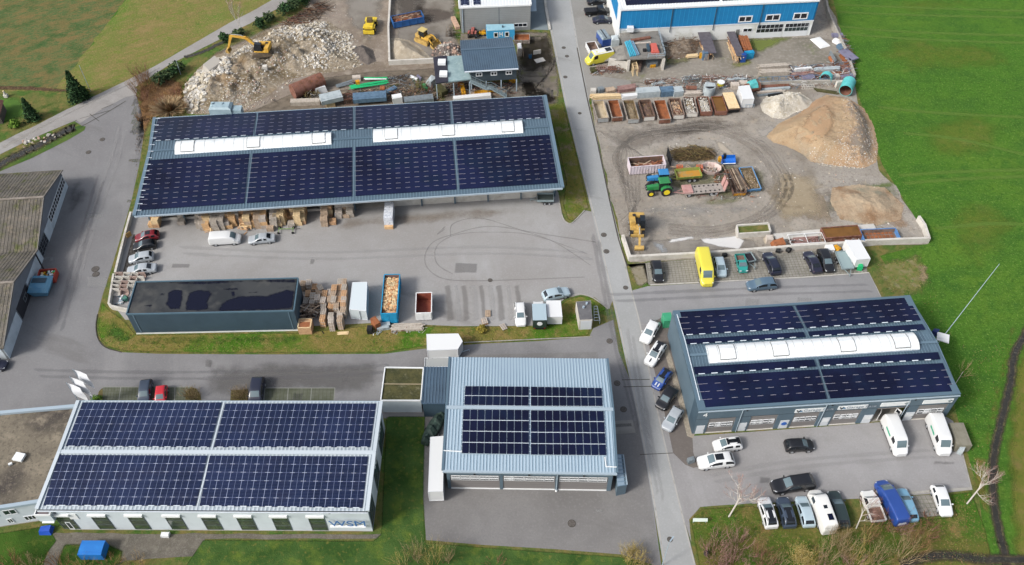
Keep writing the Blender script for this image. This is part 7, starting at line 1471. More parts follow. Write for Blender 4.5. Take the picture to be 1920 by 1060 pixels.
ai=math.atan2((W(1055,352,5)-W(252,405,5)).y,(W(1055,352,5)-W(252,405,5)).x)
for i,(x,y,w_,n)in enumerate(STK):
 p=W(x,y)
 for row in range(3 if i not in(12,14,19)else 1):
  for k in range(min(3,n+1)if row else max(1,n-(i%3==0))):
   o=CR[(w_+(row+k)%2*(i%2))%6].copy();COL.objects.link(o);q=Vector((p.x-math.sin(ai)*row*1.1+R.uniform(-.08,.08),p.y+math.cos(ai)*row*1.1+.1,k*.81+.055));o.location=q;o.rotation_euler=(0,0,ai+R.uniform(-.1,.1))
   tag(o,'%s crate, %s row, %s stack from the left under the hall eave'%(('bottom','middle','top')[k if n>1 else 0],('front','second','back')[row],(ORD+['thirty-first','thirty-second','thirty-third','thirty-fourth','thirty-fifth','thirty-sixth','thirty-seventh','thirty-eighth'])[sorted(range(len(STK)),key=lambda j:STK[j][0]).index(i)]),'crate','wooden crates under the hall eave')
for o in CR:bpy.data.objects.remove(o)
def loose(px,n,r,m,lab,cat,h=.8,L_=1.3,w=.16,nm='loose_boards'):
 c=W(*px);b=MB()
 for i in range(n):a=R.uniform(-.6,.6)+R.choice((0,0,1.5));b.box((R.gauss(0,r*.45),R.gauss(0,r*.45),R.uniform(.05,h)),(L_*R.uniform(.5,1),w*R.uniform(.6,1.3),.06),R.choice(m),rz=a,ry=R.uniform(-.25,.25))
 o=b.build(nm,label=lab,cat=cat,kind='stuff');o.location=c
loose((463,426),40,1.2,WOODS[:3],'loose orange-brown boards fallen before the crate stacks','loose boards',.7);loose((476,421),30,.9,WOODS[:3],'tilted pile of pale boards between two crate stacks','loose boards',1.2);loose((394,434),24,.6,WOODS[:4],'small heap of broken boards behind the white delivery van','loose boards',.5)
b=MB();b.box((0,0,.65),(1.1,1.1,1.1),mat('tank_white','dfe6ea',.4,k=1.4));[b.box((s*.56,0,.65),(.03,1.14,1.12),M_gut)for s in(-1,1)];b.box((0,0,.08),(1.2,1.2,.12),WOODS[4]);obj_at(b,'liquid_tank',W(636,406),.0,'white caged liquid tank between the crate stacks under the hall','tank')
b=MB();
for k in range(6):b.box((0,-1.6+k*.65,1.2),(1.5,.6,2.2),mat('foil_white','dfe4ea',.35,layers=[('9aa5b8',4,.5,.65),('7a6f9a',7,.6,.7)],k=1.4,coord='O'));
b.box((0,-2.1,.3),(1.45,.5,.6),WOODS[0]);obj_at(b,'wrapped_goods',W(731,412),.03,'tall white foil-wrapped goods on a pallet alone under the hall eave','wrapped goods')
b=MB();m_=mat('cart_green','8fae6a',.6);b.bar((-1.2,0,.6),(1.2,0,.6),.1,.1,m_)
for x in(-1.2,1.2):
 b.bar((x,-.6,.4),(x,.6,.4),.08,.08,m_)
 for s in(-1,1):b.tube((x,s*.6,.25),(x,s*.7,.25),.25,V_tyre,10,smooth=False)
b.bar((1.3,0,.5),(2.4,.3,.35),.06,.06,V_trim);obj_at(b,'cart_chassis',W(537,434),.03,'bare green cart chassis on small wheels below the crate stacks','cart')
def pal(m):
 b=MB()
 for k in range(5):b.box((0,-.5+k*.25+.0,.13),(.8,.13,.028),m)
 for x in(-.35,0,.35):b.box((x,0,.07),(.1,1.15,.09),m)
 for y in(-.5,0,.5):b.box((0,y,.011),(.8,.1,.022),m)
 return b.build('pallet')
PL=[pal(m)for m in(WOODS[3],WOODS[4],WOODS[1],WOODS[5])]
def pstack(x,y,n,k,a,lab,grp='pallet stacks right of the dark shed',zt=None):
 p=W(x,y,n*.15);t=T('pallet_stack',lab,'pallet stack',(p.x,p.y,0),a,grp)
 for i in range(n):o=PL[(k+(i%5==2))%4].copy();COL.objects.link(o);o.parent=t;o.location=(R.uniform(-.04,.04),R.uniform(-.04,.04),i*.148);o.rotation_euler=(0,0,R.uniform(-.03,.03))
PS=[(226,170),(315,150),(405,220),(490,225),(300,320),(470,290),(270,430),(375,350),(445,380),(365,430),(555,320),(630,300),(530,420),(540,500),(535,600),(655,500),(735,500),(650,660),(655,730),(525,690),(795,140),(850,140),(700,230),(780,230),(850,230),(690,320),(770,320),(850,320),(690,410),(770,410),(850,410),(840,480),(840,560),(790,640),(790,710),(640,400)]
for i,(x,y)in enumerate(sorted(PS)):pstack(540+x/8.156,510+y/8.156,R.randint(10,15),i%4,R.uniform(-.06,.06)+(.5 if(x,y)in((490,225),(470,290))else 0),'pallet stack number %s counted from the left beside the dark shed'%(ORD+['thirty-first','thirty-second','thirty-third','thirty-fourth','thirty-fifth','thirty-sixth'])[i])
pstack(915,587,2,0,.0,'upper one of two low pallet stacks at the yard edge beside the yellow-green bush','pallets at the yard edge');pstack(909,601,3,2,.3,'lower one of two low pallet stacks at the yard edge beside the yellow-green bush','pallets at the yard edge');pstack(944,612,2,3,.5,'single grey pallet pair on the grass strip','pallets at the yard edge')
for o in PL:bpy.data.objects.remove(o)
loose((577,588),110,1.5,[WOODS[4],M_log[3],M_log[0],WOODS[3]],'dark pile of old grey boards between the shed and the pallets','old boards',1.5,2.2,.16,'board_pile')
b=MB();b.box((0,0,.8),(2,1.8,1.6),WOODS[1]);b.box((0,-.3,1.62),(1.5,1.1,.05),M_rusto);
for x in(-.95,.95):b.box((x,0,1.65),(.12,1.8,.14),WOODS[2])
for y in(-.85,.85):b.box((0,y,1.65),(2,.12,.14),WOODS[2])
obj_at(b,'open_crate',W(575,619),.02,'big open wooden crate with a rust-orange lid at the shed corner','crate')
def lblock(m):
 b=MB();b.box((0,0,.08),(1.15,.85,.16),m);b.box((0,.36,.5),(1.15,.12,1.0),m);b.box((-.52,.0,.4),(.1,.7,.7),m);return b.build('concrete_element')
LB=[lblock(M_concw),lblock(mat('concrete_rosy','c2aaa0',.9,layers=[('a08c82',1,.45,.7)],coord='O'))]
i=0
for y,xs in((400,(370,490,610,710)),(460,(360,475,590,690)),(530,(335,455,565)),(590,(320,440,550)),(650,(318,448))):
 for x in xs:o=LB[(i*7)%3==0].copy();COL.objects.link(o);o.location=W(180+x/8.15,470+(y+20)/8.15);o.rotation_euler=(0,0,R.uniform(-.06,.06));tag(o,'%s L-shaped concrete element counted from the top left by the west wall'%ORD[i],'concrete element','L-shaped concrete elements');i+=1
for o in LB:bpy.data.objects.remove(o)
loose((228,566),26,.9,[M_gut,M_wht,M_walld],'white and grey metal scrap left of the dark shed','scrap',.7,.9,.12,'metal_scrap')
b=MB();b.rock((0,0,.3),.6,mat('tarp_green','3f7a6c',.7));obj_at(b,'green_tarpaulin',W(236,563),0,'crumpled green tarpaulin in the corner left of the dark shed','tarpaulin')
kerb([(248,404),(238,440),(228,480),(219,517)],.35,.9,M_concw,'yard_wall','low pale concrete wall along the west side of the hall yard','wall')
kerb([(216,520),(207,575),(212,580),(242,586)],.3,.9,M_concw,'corner_wall','pale concrete corner wall left of the dark shed','wall')
b=MB();b.box((0,0,1),(.9,.08,1.0),mat('board_ochre','c9a866',.8));b.box((0,0,.5),(.06,.06,1),M_gut);obj_at(b,'notice_board',W(245,448),.9,'ochre notice board on the low wall beside the dark red car','board')
line('slab_joint',[(302,425),(291,480),(284,520)],.12,K_ln,12);sheet('loose_stone_strip',[(262,440),(256,470),(246,500),(238,518),(228,518),(250,440)],mat('dark_stones','4a4643',.95,layers=[('7d7873',2.5,.5,.7),('2d2b2a',4,.5,.7)],bump=(6,.1)),11,jit=.1)
M_pc=[mat('steel_grey','8f9aa0',.5,layers=[('6f777c',2,.45,.7)],coord='O'),mat('steel_blue','6d8ba5',.5,layers=[('4f6b84',2,.45,.7)],coord='O'),mat('steel_rosy','b08d86',.7,layers=[('8c6660',1.5,.45,.7)],coord='O'),mat('sheet_pale','c9d4d8',.5,layers=[('a8b5ba',1,.45,.7)],coord='O'),mat('sheet_violet','8d8ba3',.6,layers=[('6f6d85',1,.45,.7)],coord='O')]
M_grn=mat('pipe_green','22b573',.45,k=1.3);M_turq=mat('pipe_turquoise','5fc0c0',.5,layers=[('4aa5a8',1.5,.5,.7)],k=1.4,coord='O');M_bl=mat('cyl_white','e6e8e8',.4,k=1.35)
G_={'s':M_pc[0],'u':M_pc[1],'o':M_pc[2],'p':M_pc[3],'v':M_pc[4],'r':M_rust,'R':M_rusto,'d':M_rustd,'g':M_grn,'t':M_turq,'w':M_bl,'c':M_concw,'k':M_blk,'W':WOODS[4],'X':WOODS[2],'Y':WOODS[5],'Z':WOODS[3],'y':M_yel,'G':M_moss,'B':P_['blue'],'q':M_scrap}
NM={'b':'storage_box','p':'plank_stack','t':'pipe_bundle','c':'steel_tank','f':'steel_rack','h':'metal_hood','n':'pipe_ring'}
def item(kd,a,c,w,h,m,lab,cat,z0=0,nm=None,n=5,grp=None):
 p,an,l=seat(a,c,z0+h*.6);l=max(l,.3);b=MB();m=G_[m]if isinstance(m,str)else m
 if kd=='b':
  b.box((0,0,z0+h/2),(l,w,h),m)
  for x in(-l/2,l/2):b.box((x,0,z0+h/2),(.06,w+.05,h+.05),m)
  b.box((0,0,z0+h+.03),(l+.04,w*.6,.06),m)
 elif kd=='p':
  for k in range(n):
   for j in range(max(1,int(h/.16))):b.box((R.uniform(-.06,.06)*l,-w/2+w*(k+.5)/n,z0+.08+j*.16),(l*R.uniform(.82,1),w/n*.85,.13),m,rz=R.uniform(-.02,.02))
 elif kd=='t':
  for k in range(n):y=-w/2+w*(k+.5)/n;s=R.uniform(-.05,.05)*l;b.tube((-l/2+s,y,z0+w/n/2+.1),(l/2+s,y+R.uniform(-.15,.15),z0+w/n/2+R.uniform(0,max(.05,h-.2))),min(.16,w/n*.48),m,6)
 elif kd=='c':b.tube((-l/2,0,z0+w/2),(l/2,0,z0+w/2),w/2,m,16);[b.tube((x-.04,0,z0+w/2),(x+.04,0,z0+w/2),w/2+.04,m,16)for x in(-l*.33,l*.33)]
 elif kd=='f':
  for y in(-w/2,w/2):
   for z in(z0+.05,z0+h):b.bar((-l/2,y,z),(l/2,y,z),.09,.09,m)
   for k in range(n+1):b.bar((-l/2+l*k/n,y,z0),(-l/2+l*k/n,y,z0+h),.07,.07,m,up=(1,0,0))
  for k in range(n+1):b.bar((-l/2+l*k/n,-w/2,z0+h),(-l/2+l*k/n,w/2,z0+h),.07,.07,m)
 elif kd=='h':b.hexa([(-l/2,-w/2,z0),(l/2,-w/2,z0),(l/2,w/2,z0),(-l/2,w/2,z0)],[(-l*.4,-w*.35,z0+h),(l*.42,-w*.3,z0+h*.9),(l*.4,w*.4,z0+h),(-l*.42,w*.3,z0+h*.8)],m)
 elif kd=='n':
  k=18;vs=[];r=w/2
  for x in(-l/2,l/2):
   for rr in(r,r-.1):vs+=[(x,rr*math.cos(6.2832*i/k),z0+r+rr*math.sin(6.2832*i/k))for i in range(k)]
  fs=[(i,(i+1)%k,2*k+(i+1)%k,2*k+i)for i in range(k)]+[(k+i,3*k+i,3*k+(i+1)%k,k+(i+1)%k)for i in range(k)]+[(i,k+i,k+(i+1)%k,(i+1)%k)for i in range(k)]+[(2*k+i,2*k+(i+1)%k,3*k+(i+1)%k,3*k+i)for i in range(k)]
  b.add(vs,fs[:k],m,True);b.add(vs,fs[k:2*k],M_rust,True);b.add(vs,fs[2*k:],m)
 return obj_at(b,nm or NM[kd],(p.x,p.y,0),an,lab,cat,grp)
L3='behind the skip row'
for r in[('b',(1108,170),(1117,170),1,.7,'c','small pale block at the left end '+L3,'block'),('b',(1122,169),(1131,167),1,.9,'s','grey box right of the small pale block '+L3,'box'),('p',(1135,170),(1153,167),1.2,.7,'Z','brown board stack '+L3,'board stack'),('p',(1157,168),(1192,163),1.4,.8,'o','long rosy-grey board stack '+L3,'board stack'),('p',(1108,181),(1165,179),.9,.9,'X','pale orange plank pack touching the first skips','plank pack'),('p',(1165,181),(1196,178),.9,.9,'w','white plank pack touching the fourth skip','plank pack'),('b',(1194,174),(1236,171),1.7,1.4,'p','big pale blue-white wrapped timber pack '+L3,'timber pack'),('b',(1238,172),(1262,170),1.7,1.3,'u','blue-covered timber pack '+L3,'timber pack'),('b',(1262,172),(1279,170),1.7,1.3,'p','pale timber pack right of the blue-covered one','timber pack'),('p',(1280,175),(1314,173),1.2,.9,'Y','grey-white plank stack left of the open silo','plank stack'),('c',(1287,164),(1306,164),.8,.8,'r','small rusty cylinder lying on the grey-white plank stack','cylinder',.9),('f',(1279,150),(1309,148),.9,.8,'s','grey steel cage '+L3+', farthest one','cage'),('f',(1317,148),(1338,148),.9,.8,'r','rusty steel cage right of the grey one','cage'),('b',(1222,158),(1246,154),.8,.3,'p','thin pale blue panels lying above the blue timber pack','panel'),('b',(1210,155),(1232,152),.9,.5,'d','dark rusty plates above the wrapped timber pack','plate'),('p',(1362,150),(1401,147),.7,.5,'p','white plank pair above the two cream boxes','plank stack'),('b',(1371,160),(1385,160),1.2,.9,'Y','cream box behind the white container box, left one','box'),('b',(1387,157),(1401,157),1.2,.9,'Y','cream box behind the white container box, right one','box'),('t',(1350,166),(1372,158),.5,.4,'s','crossed grey bars beside the yellow drum','bars',0,None,3),('c',(1399,165),(1423,160),1.9,1.9,'r','dark rusty pipe section right of the white container box','pipe section'),('h',(1404,157),(1420,155),1.9,.9,'t','turquoise half pipe shell on the dark rusty pipe section','pipe shell',1.4),('p',(1415,164),(1480,160),.9,.5,'r','rusty beam pack below the blue-grey frames','beam pack'),('p',(1428,168),(1483,164),.6,.6,'p','pale blue-grey beam pack by the white gravel heap','beam pack',0,None,2),('p',(1418,173),(1470,169),.5,.4,'Y','grey squared timbers, middle of the beam packs','timbers',0,None,2),('p',(1420,179),(1466,174),.5,.4,'s','grey squared timbers nearest the white gravel heap','timbers',0,None,2),('b',(1441,180),(1467,176),.5,.5,'k','dark navy bar at the edge of the white gravel heap','bar'),('p',(1422,126),(1481,122),1.0,.8,'W','weathered grey board stack, upper one right of the yard','board stack'),('p',(1424,136),(1481,134),1.2,1.0,'W','weathered grey board stack, lower one right of the yard','board stack'),('p',(1482,142),(1530,137),1.0,.8,'o','rosy red girder pack, left one','girder pack'),('p',(1490,131),(1523,128),.6,.9,'w','white profile lying over the rosy girders','profile',.3,None,2),('p',(1525,131),(1576,128),1.0,.9,'p','pale blue sheet pack over the rosy girders','sheet pack',.3,None,2),('p',(1528,141),(1580,138),1.0,.7,'R','orange-red girder pack, right one','girder pack'),('b',(1504,148),(1526,146),1.4,1.0,'v','violet-grey tarpaulin pack among the steel racks','pack'),('b',(1556,145),(1573,143),1.0,.8,'c','pale rosy box at the right end of the steel store','box'),('b',(1578,147),(1600,144),1.2,.9,'v','violet container-like box at the far right end of the steel store','box'),('f',(1424,153),(1500,149),1.4,1.1,'u','long blue-grey steel frame row along the store, left one','steel frame',0,None,6),('f',(1527,149),(1556,147),1.3,1.0,'u','blue-grey steel frame row along the store, right one','steel frame',0,None,3),('n',(1545,157),(1548,152),2.3,0,'t','upright turquoise pipe ring at the steel store','pipe ring'),('n',(1582,180),(1589,163),2.5,0,'t','big open turquoise pipe section at the meadow edge','pipe section'),('p',(1528,168),(1572,174),.8,.4,'G','mossy timber pack between the turquoise pipes','timber pack',0,None,3),('f',(1503,163),(1526,162),.8,.5,'c','white twisted metal scrap on rust heap','metal scrap'),('b',(1568,158),(1600,152),.5,1.3,'c','pale concrete wall block below the violet box','wall block'),('b',(1560,66),(1580,66),1.1,.4,'v','grey sheet at the upper end of the wall store','sheet',.8),('p',(1563,74),(1577,82),1.0,.8,'w','white-grey profiles on the wall store','profiles'),('p',(1572,84),(1586,98),1.0,.8,'u','blue-grey profiles on the wall store','profiles'),('b',(1580,94),(1602,112),2.2,.2,'v','violet-grey sheet leaning at the meadow edge','sheet',1.1),('p',(1578,100),(1592,122),.9,.9,'R','orange-red profiles on the wall store','profiles'),('c',(1556,107),(1563,119),.7,.7,'R','bright orange tank before the wall store','tank'),('p',(1578,124),(1598,134),1.6,.7,'o','rosy scrap profiles at the store corner','profiles'),('h',(1528,70),(1548,88),2.6,.3,'w','crumpled white sheeting on the gravel below the blue hall','sheeting'),('b',(1556,178-78),(1566,116),.2,1.4,'s','grey lattice ladder before the wall store','ladder'),('c',(548,170),(604,147),3.0,3.0,'r','huge rusty steel tank lying behind the long hall','tank'),('h',(588,168),(611,162),1.8,1.3,'w','rounded white tank left of the green pipes','tank'),('b',(601,187),(640,178),2.4,.9,'p','pale grey-blue lidded steel hood behind the hall','hood',1.2),('b',(611,195),(627,192),1.4,1.0,'X','pale orange box below the pale lidded hood','box'),('t',(656,162),(727,152),1.3,.7,'g','long green pipe bundle, lower one behind the hall','pipe bundle',.4,None,8),('t',(684,146),(727,146),.7,.5,'g','green pipe bundle, upper one behind the hall','pipe bundle',.3,None,4),('t',(683,148),(724,148),.4,.4,'w','white pipes between the green pipe bundles','pipe bundle',.8,None,2),('t',(631,160),(662,152),1.0,.7,'s','grey profiles left of the green pipes','profiles',.3,None,5),('b',(661,147),(676,146),1.0,.9,'Y','beige netted bale behind the green pipes','bale'),('b',(667,155),(674,154),.7,.8,'y','small orange-yellow box by the green pipes','box',.5),('c',(713,165),(722,165),1.0,1.0,'R','red ball-like drum below the green pipes','drum',.5),('b',(662,184),(724,179),2.2,.9,'u','long blue-grey covered steel table behind the hall','steel table',.8),('f',(645,186),(662,184),1.8,1.4,'r','rusty rack left of the blue-grey steel table','rack'),('b',(736,186),(753,183),1.3,1.4,'w','white machine cabinet by the bare shrub behind the hall','cabinet'),('t',(725,162),(748,158),.5,.5,'G','pale green timbers right of the red drum','timbers',.4,None,3),('b',(726,172),(742,164),1.0,.5,'u','grey-blue tilted sheet left of the white cabinet','sheet',.6),('c',(770,143),(783,149),.7,.7,'w','short white cylinder among black scrap behind the hall','cylinder'),('b',(783,143),(790,149),.4,.7,'v','upright violet-grey scrap box right of the white cylinder','box'),('h',(802,158),(816,146),1.8,1.4,'p','pale draped sheet at the left of the stilted deck','sheet'),('b',(795,160),(799,168),.6,.9,'g','small green bin left of the stilted deck','bin'),('b',(758,190),(812,184),1.6,1.1,'s','low grey sheet box row close to the hall back eave','sheet box'),('b',(545,192),(600,190),1.2,.9,'W','weathered stone-and-timber row behind the hall back eave','timber row'),('b',(850,186),(920,179),1.0,.9,'w','white packed profiles below the stilted building','profiles'),('p',(873,176),(950,170),2.2,.5,'Z','brown timber stack under the stilted building','timber stack'),('b',(890,175),(925,172),.8,.7,'y','orange-yellow beam under the stilted building','beam'),('b',(821,163),(834,176),1.4,1.3,'G','mossy green steel rack under the deck','rack'),('b',(860,158),(866,160),.7,1.2,'R','red tank under the deck','tank'),('b',(955,150),(966,150),1.0,.8,'y','yellow box under the east corner of the stilted building','box'),('b',(866,160),(870,178),.8,1.2,'y','yellowish upright panels under the deck','panels'),('b',(604,622),(607,626),.1,.1,'k','small dark debris by the grass strip','debris'),('p',(632,625),(654,624),.6,.25,'X','pale board lying on the grass strip below the pallets','board'),('b',(689,618),(698,618),1.0,1.0,'k','small dark rack with white cans left of the plank row','rack'),('b',(700,600),(709,612),.9,1.5,'R','red steel rack left of the blue container','rack'),('p',(706,613),(732,610),1.2,.7,'p','grey-white rubble bags and planks, left part of the plank row','plank row'),('p',(733,614),(795,612),1.3,.6,'W','grey old planks in a row below the two containers','plank row',0,None,6),('f',(1188,120),(1192,135),.9,1.8,'X','long pale beams stored below the loading platform, left one','beams'),('b',(1196,132),(1201,116),.9,.7,'q','brown beams stored below the loading platform, right one','beams'),('b',(1213,118),(1231,116),1.4,1.2,'s','grey machine under the loading platform','machine'),('b',(1219,123),(1228,122),.8,.6,'y','small orange machine under the loading platform','machine'),('f',(1120,130),(1138,128),1.2,.9,'o','rusty red frame below the ramp, left one','frame'),('f',(1141,131),(1155,130),1.1,.8,'r','rusty red frame below the ramp, right one','frame'),('b',(1108,132),(1118,131),1.2,.7,'G','greenish bag pile left of the rusty frames','bags'),('p',(1287,105),(1309,103),.8,.6,'X','pale timber bench on legs before the left lumber stack','timber bench',.3),('b',(1312,104),(1317,104),.7,1.0,'y','pale yellow drum before the left lumber stack','drum'),('p',(1320,102),(1330,100),1.0,.9,'R','red-brown offcuts before the left lumber stack','offcuts'),('p',(1300,100),(1280,78),.1,.1,'k','thin dark rod on the wood debris','rod'),('b',(1437,448),(1448,448),1.1,1.0,'Y','cream concrete ring right of the gravel cone','concrete ring'),('h',(1449,458),(1472,455),1.9,1.3,'R','rust-orange grab bucket in the concrete pit','grab bucket'),('f',(1479,452),(1543,448),2.2,.9,'w','white steel frame holding scrap in the concrete pit','frame',0,None,2),('p',(1485,453),(1535,450),1.6,.6,'o','rosy scrap parts inside the white steel frame','scrap',0,None,6),('p',(1545,455),(1612,450),1.3,.5,'r','reddish scrap parts before the ochre container','scrap',0,None,7),('b',(1549,467),(1562,466),1.2,.9,'w','white octagonal bin behind the open flat trailer','bin'),('b',(1565,463),(1574,470),.6,1.0,'y','yellow bin beside the white bin','bin'),('b',(1611,492),(1613,503),.7,1.1,'g','green bin in front of the tall white box trailer','bin'),('c',(1455,468),(1463,470),.8,.8,'k','black barrel at the wall right of the dark blue car','barrel'),('c',(1476,466),(1482,470),.9,.9,'k','dark barrel with white lid at the wall','barrel'),('b',(1353,470),(1360,480),.7,.7,'k','black tyre stack left of the teal pickup','tyres'),('b',(1297,866-0),(1294,860),.9,.9,'s','grey two-part refuse bin on the kerb left of the white SUV','bin'),('b',(1243,600),(1258,599),1.6,1.8,mat('container_green','3d9a72',.5,layers=[('57b58a',1,.5,.7)],k=1.3,coord='O'),'green container wedged against the workshop back corner','container'),('b',(1790,798),(1806,840),2.0,1.6,mat('lean_roof','9a9686',.7,layers=[('84806f',1,.4,.7)],coord='O'),'grey-beige roofed wooden lean-to beside the right white van','lean-to'),('b',(1784,822),(1790,830),.8,.9,'X','orange-brown wooden box at the lean-to corner','box'),('b',(1799,839),(1807,843),1.3,1.2,'p','octagonal pale blue-grey tank below the lean-to','tank'),('b',(153,1031),(196,1031),1.9,1.5,mat('shed_blue','2372c0',.45,layers=[('2c80cc',.8,.5,.7)],k=1.25,coord='O'),'bright blue tarpaulin-covered box on the lawn at the lower left','covered box'),('h',(74,993),(97,993),1.2,.8,mat('cover_blue','2350b4',.5,k=1.2),'small dark blue covered box at the white factory corner','covered box'),('b',(303,1003),(317,1003),.6,.5,'w','small white bench against the white factory front','bench'),('b',(1757,630),(1779,636),1.6,.15,'w','tilted white panel at the foot of the tall pole behind the workshop','panel',2.5),('h',(1748,620),(1758,626),1.2,1.4,mat('navy_tarp','2a3c78',.7),'dark blue covered machine beside the tilted white panel','machine',1.4)]:item(*r)
skip((1544,437),(1612,432),2.3,1.1,'rusty container filled with ochre mud in the concrete pit',M_rust,M_rustd,0,'skip','skip',rib=1,fill=lambda t,ln,wd,z,fz,p,a,x0,x1:top_obj((lambda b:(b.box((0,0,.95),(ln-.15,wd-.2,.1),MATS['ochre_mud']),b)[1])(MB()),'mud',p,a,'ochre mud surface in the pit container','mud','stuff'))
skip((1617,441),(1684,438),2.4,1.1,'blue container with rows of rusty floor panels at the right end of the pit',mat('skip_blue2','4f7fb8',.6,layers=[('6f9ccc',1,.5,.7)],k=1.4,coord='O'),M_scrap,0,'skip','skip',rib=1.2)
b=MB();p,a,l=seat((1618,441),(1682,438),.4)
for i in range(7):
 for j in range(2):b.box((-l*.36+i*l*.115,-.45+j*.85,.3),(l*.085,.6,.06),M_rusto)
top_obj(b,'rusty_panel_set',p,a,'rusty square panels lying in rows inside the blue pit container','panels')
def planter():
 q=[W(1384,438,1.1),W(1445,434,1.1),W(1441,418,1.1),W(1382,422,1.1)];t=T('planter_trough','long concrete trough planted with grass at the pit edge','planter',origin_of(q));q0=flat(q);b=MB()
 for i in range(4):p,r_=q0[i],q0[(i+1)%4];b.bar(p+Vector((0,0,.55)),r_+Vector((0,0,.55)),.25,1.1,M_concw)
 b.build('wall',t,world=True);b=MB();b.poly([p+Vector((0,0,.8))for p in inset(q0,.1)],G_verge);b.build('grass',t,world=True)
planter()
kerb([(1167,448),(1180,488),(1300,482),(1400,475),(1500,467),(1618,460)],.45,1.0,M_concw,'retaining_wall','long pale concrete retaining wall between scrap yard and paved bays','wall')
kerb([(1618,460),(1680,457),(1738,455),(1730,430),(1719,414)],.4,1.2,M_concw,'end_wall','pale concrete end wall at the right corner of the pit','wall')
kerb([(733,-10),(729,60),(731,122),(818,118)],.4,1.1,M_concw,'divider_wall','pale concrete divider wall beside the bright yellow machine','wall')
kerb([(1540,-20),(1551,30),(1566,66),(1583,100),(1600,150)],.35,1.3,M_conc,'boundary_wall','grey concrete boundary wall along the green meadow','wall')
kerb([(1412,163),(1470,160),(1540,159),(1602,160)],.35,1.1,M_conc,'store_wall','long grey concrete wall below the steel store','wall')
for i,(a,c,lab)in enumerate((((1319,62),(1332,100),'lumber stack under dark roof plates below the blue hall, left one'),((1370,62),(1388,105),'lumber stack under dark roof plates below the blue hall, right one'))):
 p,an,l=seat(a,c,1.8);t=T('lumber_stack',lab,'lumber stack',p,an,'lumber stacks by the blue hall')
 b=MB()
 for k in range(90):b.box((R.uniform(-.3,.3)*l,R.uniform(-.9,.9),.1+R.random()*1.5),(l*R.uniform(.25,.45),.14,.12),R.choice(WOODS[:4]+[M_rust]),rz=R.uniform(-.08,.08))
 b.build('boards',t)
 b=MB();m=mat('roof_plate','6f6a72',.7,layers=[('5a555c',1,.4,.7)],coord='O');b.box((-l*.2,0,1.95),(l*.62,2.5 if i==0 else 1.7,.1),m,ry=.03);b.box((l*.28,.1,1.8),(l*.42,2.4 if i==0 else 1.6,.1),m,ry=.05);b.build('roof_plate',t)
 b=MB();b.box((l*.42,.9*(1-i*2)*-1,.9),(1.0,1.0,1.8),M_pc[1]if i==0 else P_['blue']);b.build('end_frame',t)
 b=MB()
 for s in(-.4,.4):b.bar((l*.5,s-.6,0),(l*.46,s-.6,1.6),.08,.08,WOODS[3])
 for k in range(5):b.bar((l*.5-.005*k,-1.0,.2+k*.3),(l*.5-.005*k,-.2,.2+k*.3),.06,.06,WOODS[3])
 b.build('ladder',t)
item('p',(1392,70),(1402,98),1.9,1.7,M_rusto,'rust-red sheet pile stack with blue end right of the lumber stacks','sheet pile stack',n=4);item('b',(1396,103),(1412,101),.9,1.5,M_bluec,'blue steel trestle at the foot of the rust-red stack','trestle')
b=MB();b.tube((0,0,0),(0,0,1.9),1.15,M_pc[3],18);b.tube((0,0,1.9),(0,0,1.95),.95,M_blk,18);b.hexa([(-1,-.3,1.95),(1,-.3,1.95),(1,.2,1.95),(-1,.2,1.95)],[(-.9,.2,2.4),(1,.3,2.2),(1,.5,2.2),(-.9,.5,2.4)],M_pc[3]);obj_at(b,'silo_ring',W(1328,176),0,'pale blue open silo drum behind the skip row','silo')
b=MB();b.tube((0,0,0),(0,0,.6),.4,M_yel,12,r2=.7);b.tube((0,0,.6),(0,0,1.1),.7,mat('hopper_yellow','d8cf3c',.5),12);b.tube((0,0,1.1),(0,0,1.2),.75,M_bl,12);obj_at(b,'yellow_hopper',W(1350,163),0,'small white and yellow hopper right of the silo drum','hopper')
c=W(814,806);t=T('covered_boat','boat under a dark green tarpaulin between the lawn and the long semi-trailer','boat',c,1.15);b=MB();m=mat('tarp_dark_green','34463f',.6,layers=[('4a6055',2,.5,.7),('25332e',3,.5,.7)],coord='O',k=1.5);n=12;vs=[];fs=[]
for i in range(n+1):
 x=(i/n-.5)*5.8;w_=.95*math.sin(math.pi*(.12+.8*i/n))**.6;h_=1.5+.25*math.sin(i*1.7)
 vs+=[(x,-w_,.25),(x,-w_*.9,.9+R.uniform(-.08,.08)),(x,R.uniform(-.1,.1),h_),(x,w_*.9,.9+R.uniform(-.08,.08)),(x,w_,.25)]
fs=[(i*5+j,i*5+5+j,i*5+6+j,i*5+j+1)for i in range(n)for j in range(4)]+[(0,1,2,3,4),tuple(n*5+k for k in(4,3,2,1,0))];b.add(vs,fs,m);b.build('tarpaulin',t);b=MB();b.bar((-2.8,0,.3),(3.3,0,.3),.15,.12,M_gut);b.build('trailer_frame',t)
for s in(-1,1):wheel_(t,-.6,s*.95,.3)
for i,(bx,tx)in enumerate((((178,757),(149,692)),((168,764),(141,712)),((158,768),(133,728)))):
 p=W(*bx);hh=8.5-i*.9;t=T('flagpole','%s of the three white flags on poles behind the white factory'%('tallest','middle','shortest')[i],'flag',p,0,'flags behind the white factory');b=MB();b.tube((0,0,0),(0,0,hh),.06,M_gut,6,r2=.04);b.build('pole',t);b=MB();m=mat('flag_cloth','eceef2',.8,layers=[('a890b4',.6,.64,.68)],coord='O',k=1.35);vs=[]
 for k in range(9):
  for u in(0,.5,1):vs.append((.06+u*1.5,.1*math.sin(k*.9+u*3)-u*.2,hh-.1-k*.42-u*.9))
 b.add(vs,[(k*3+j,k*3+3+j,k*3+4+j,k*3+1+j)for k in range(8)for j in(0,1)],m,True);b.build('flag',t)
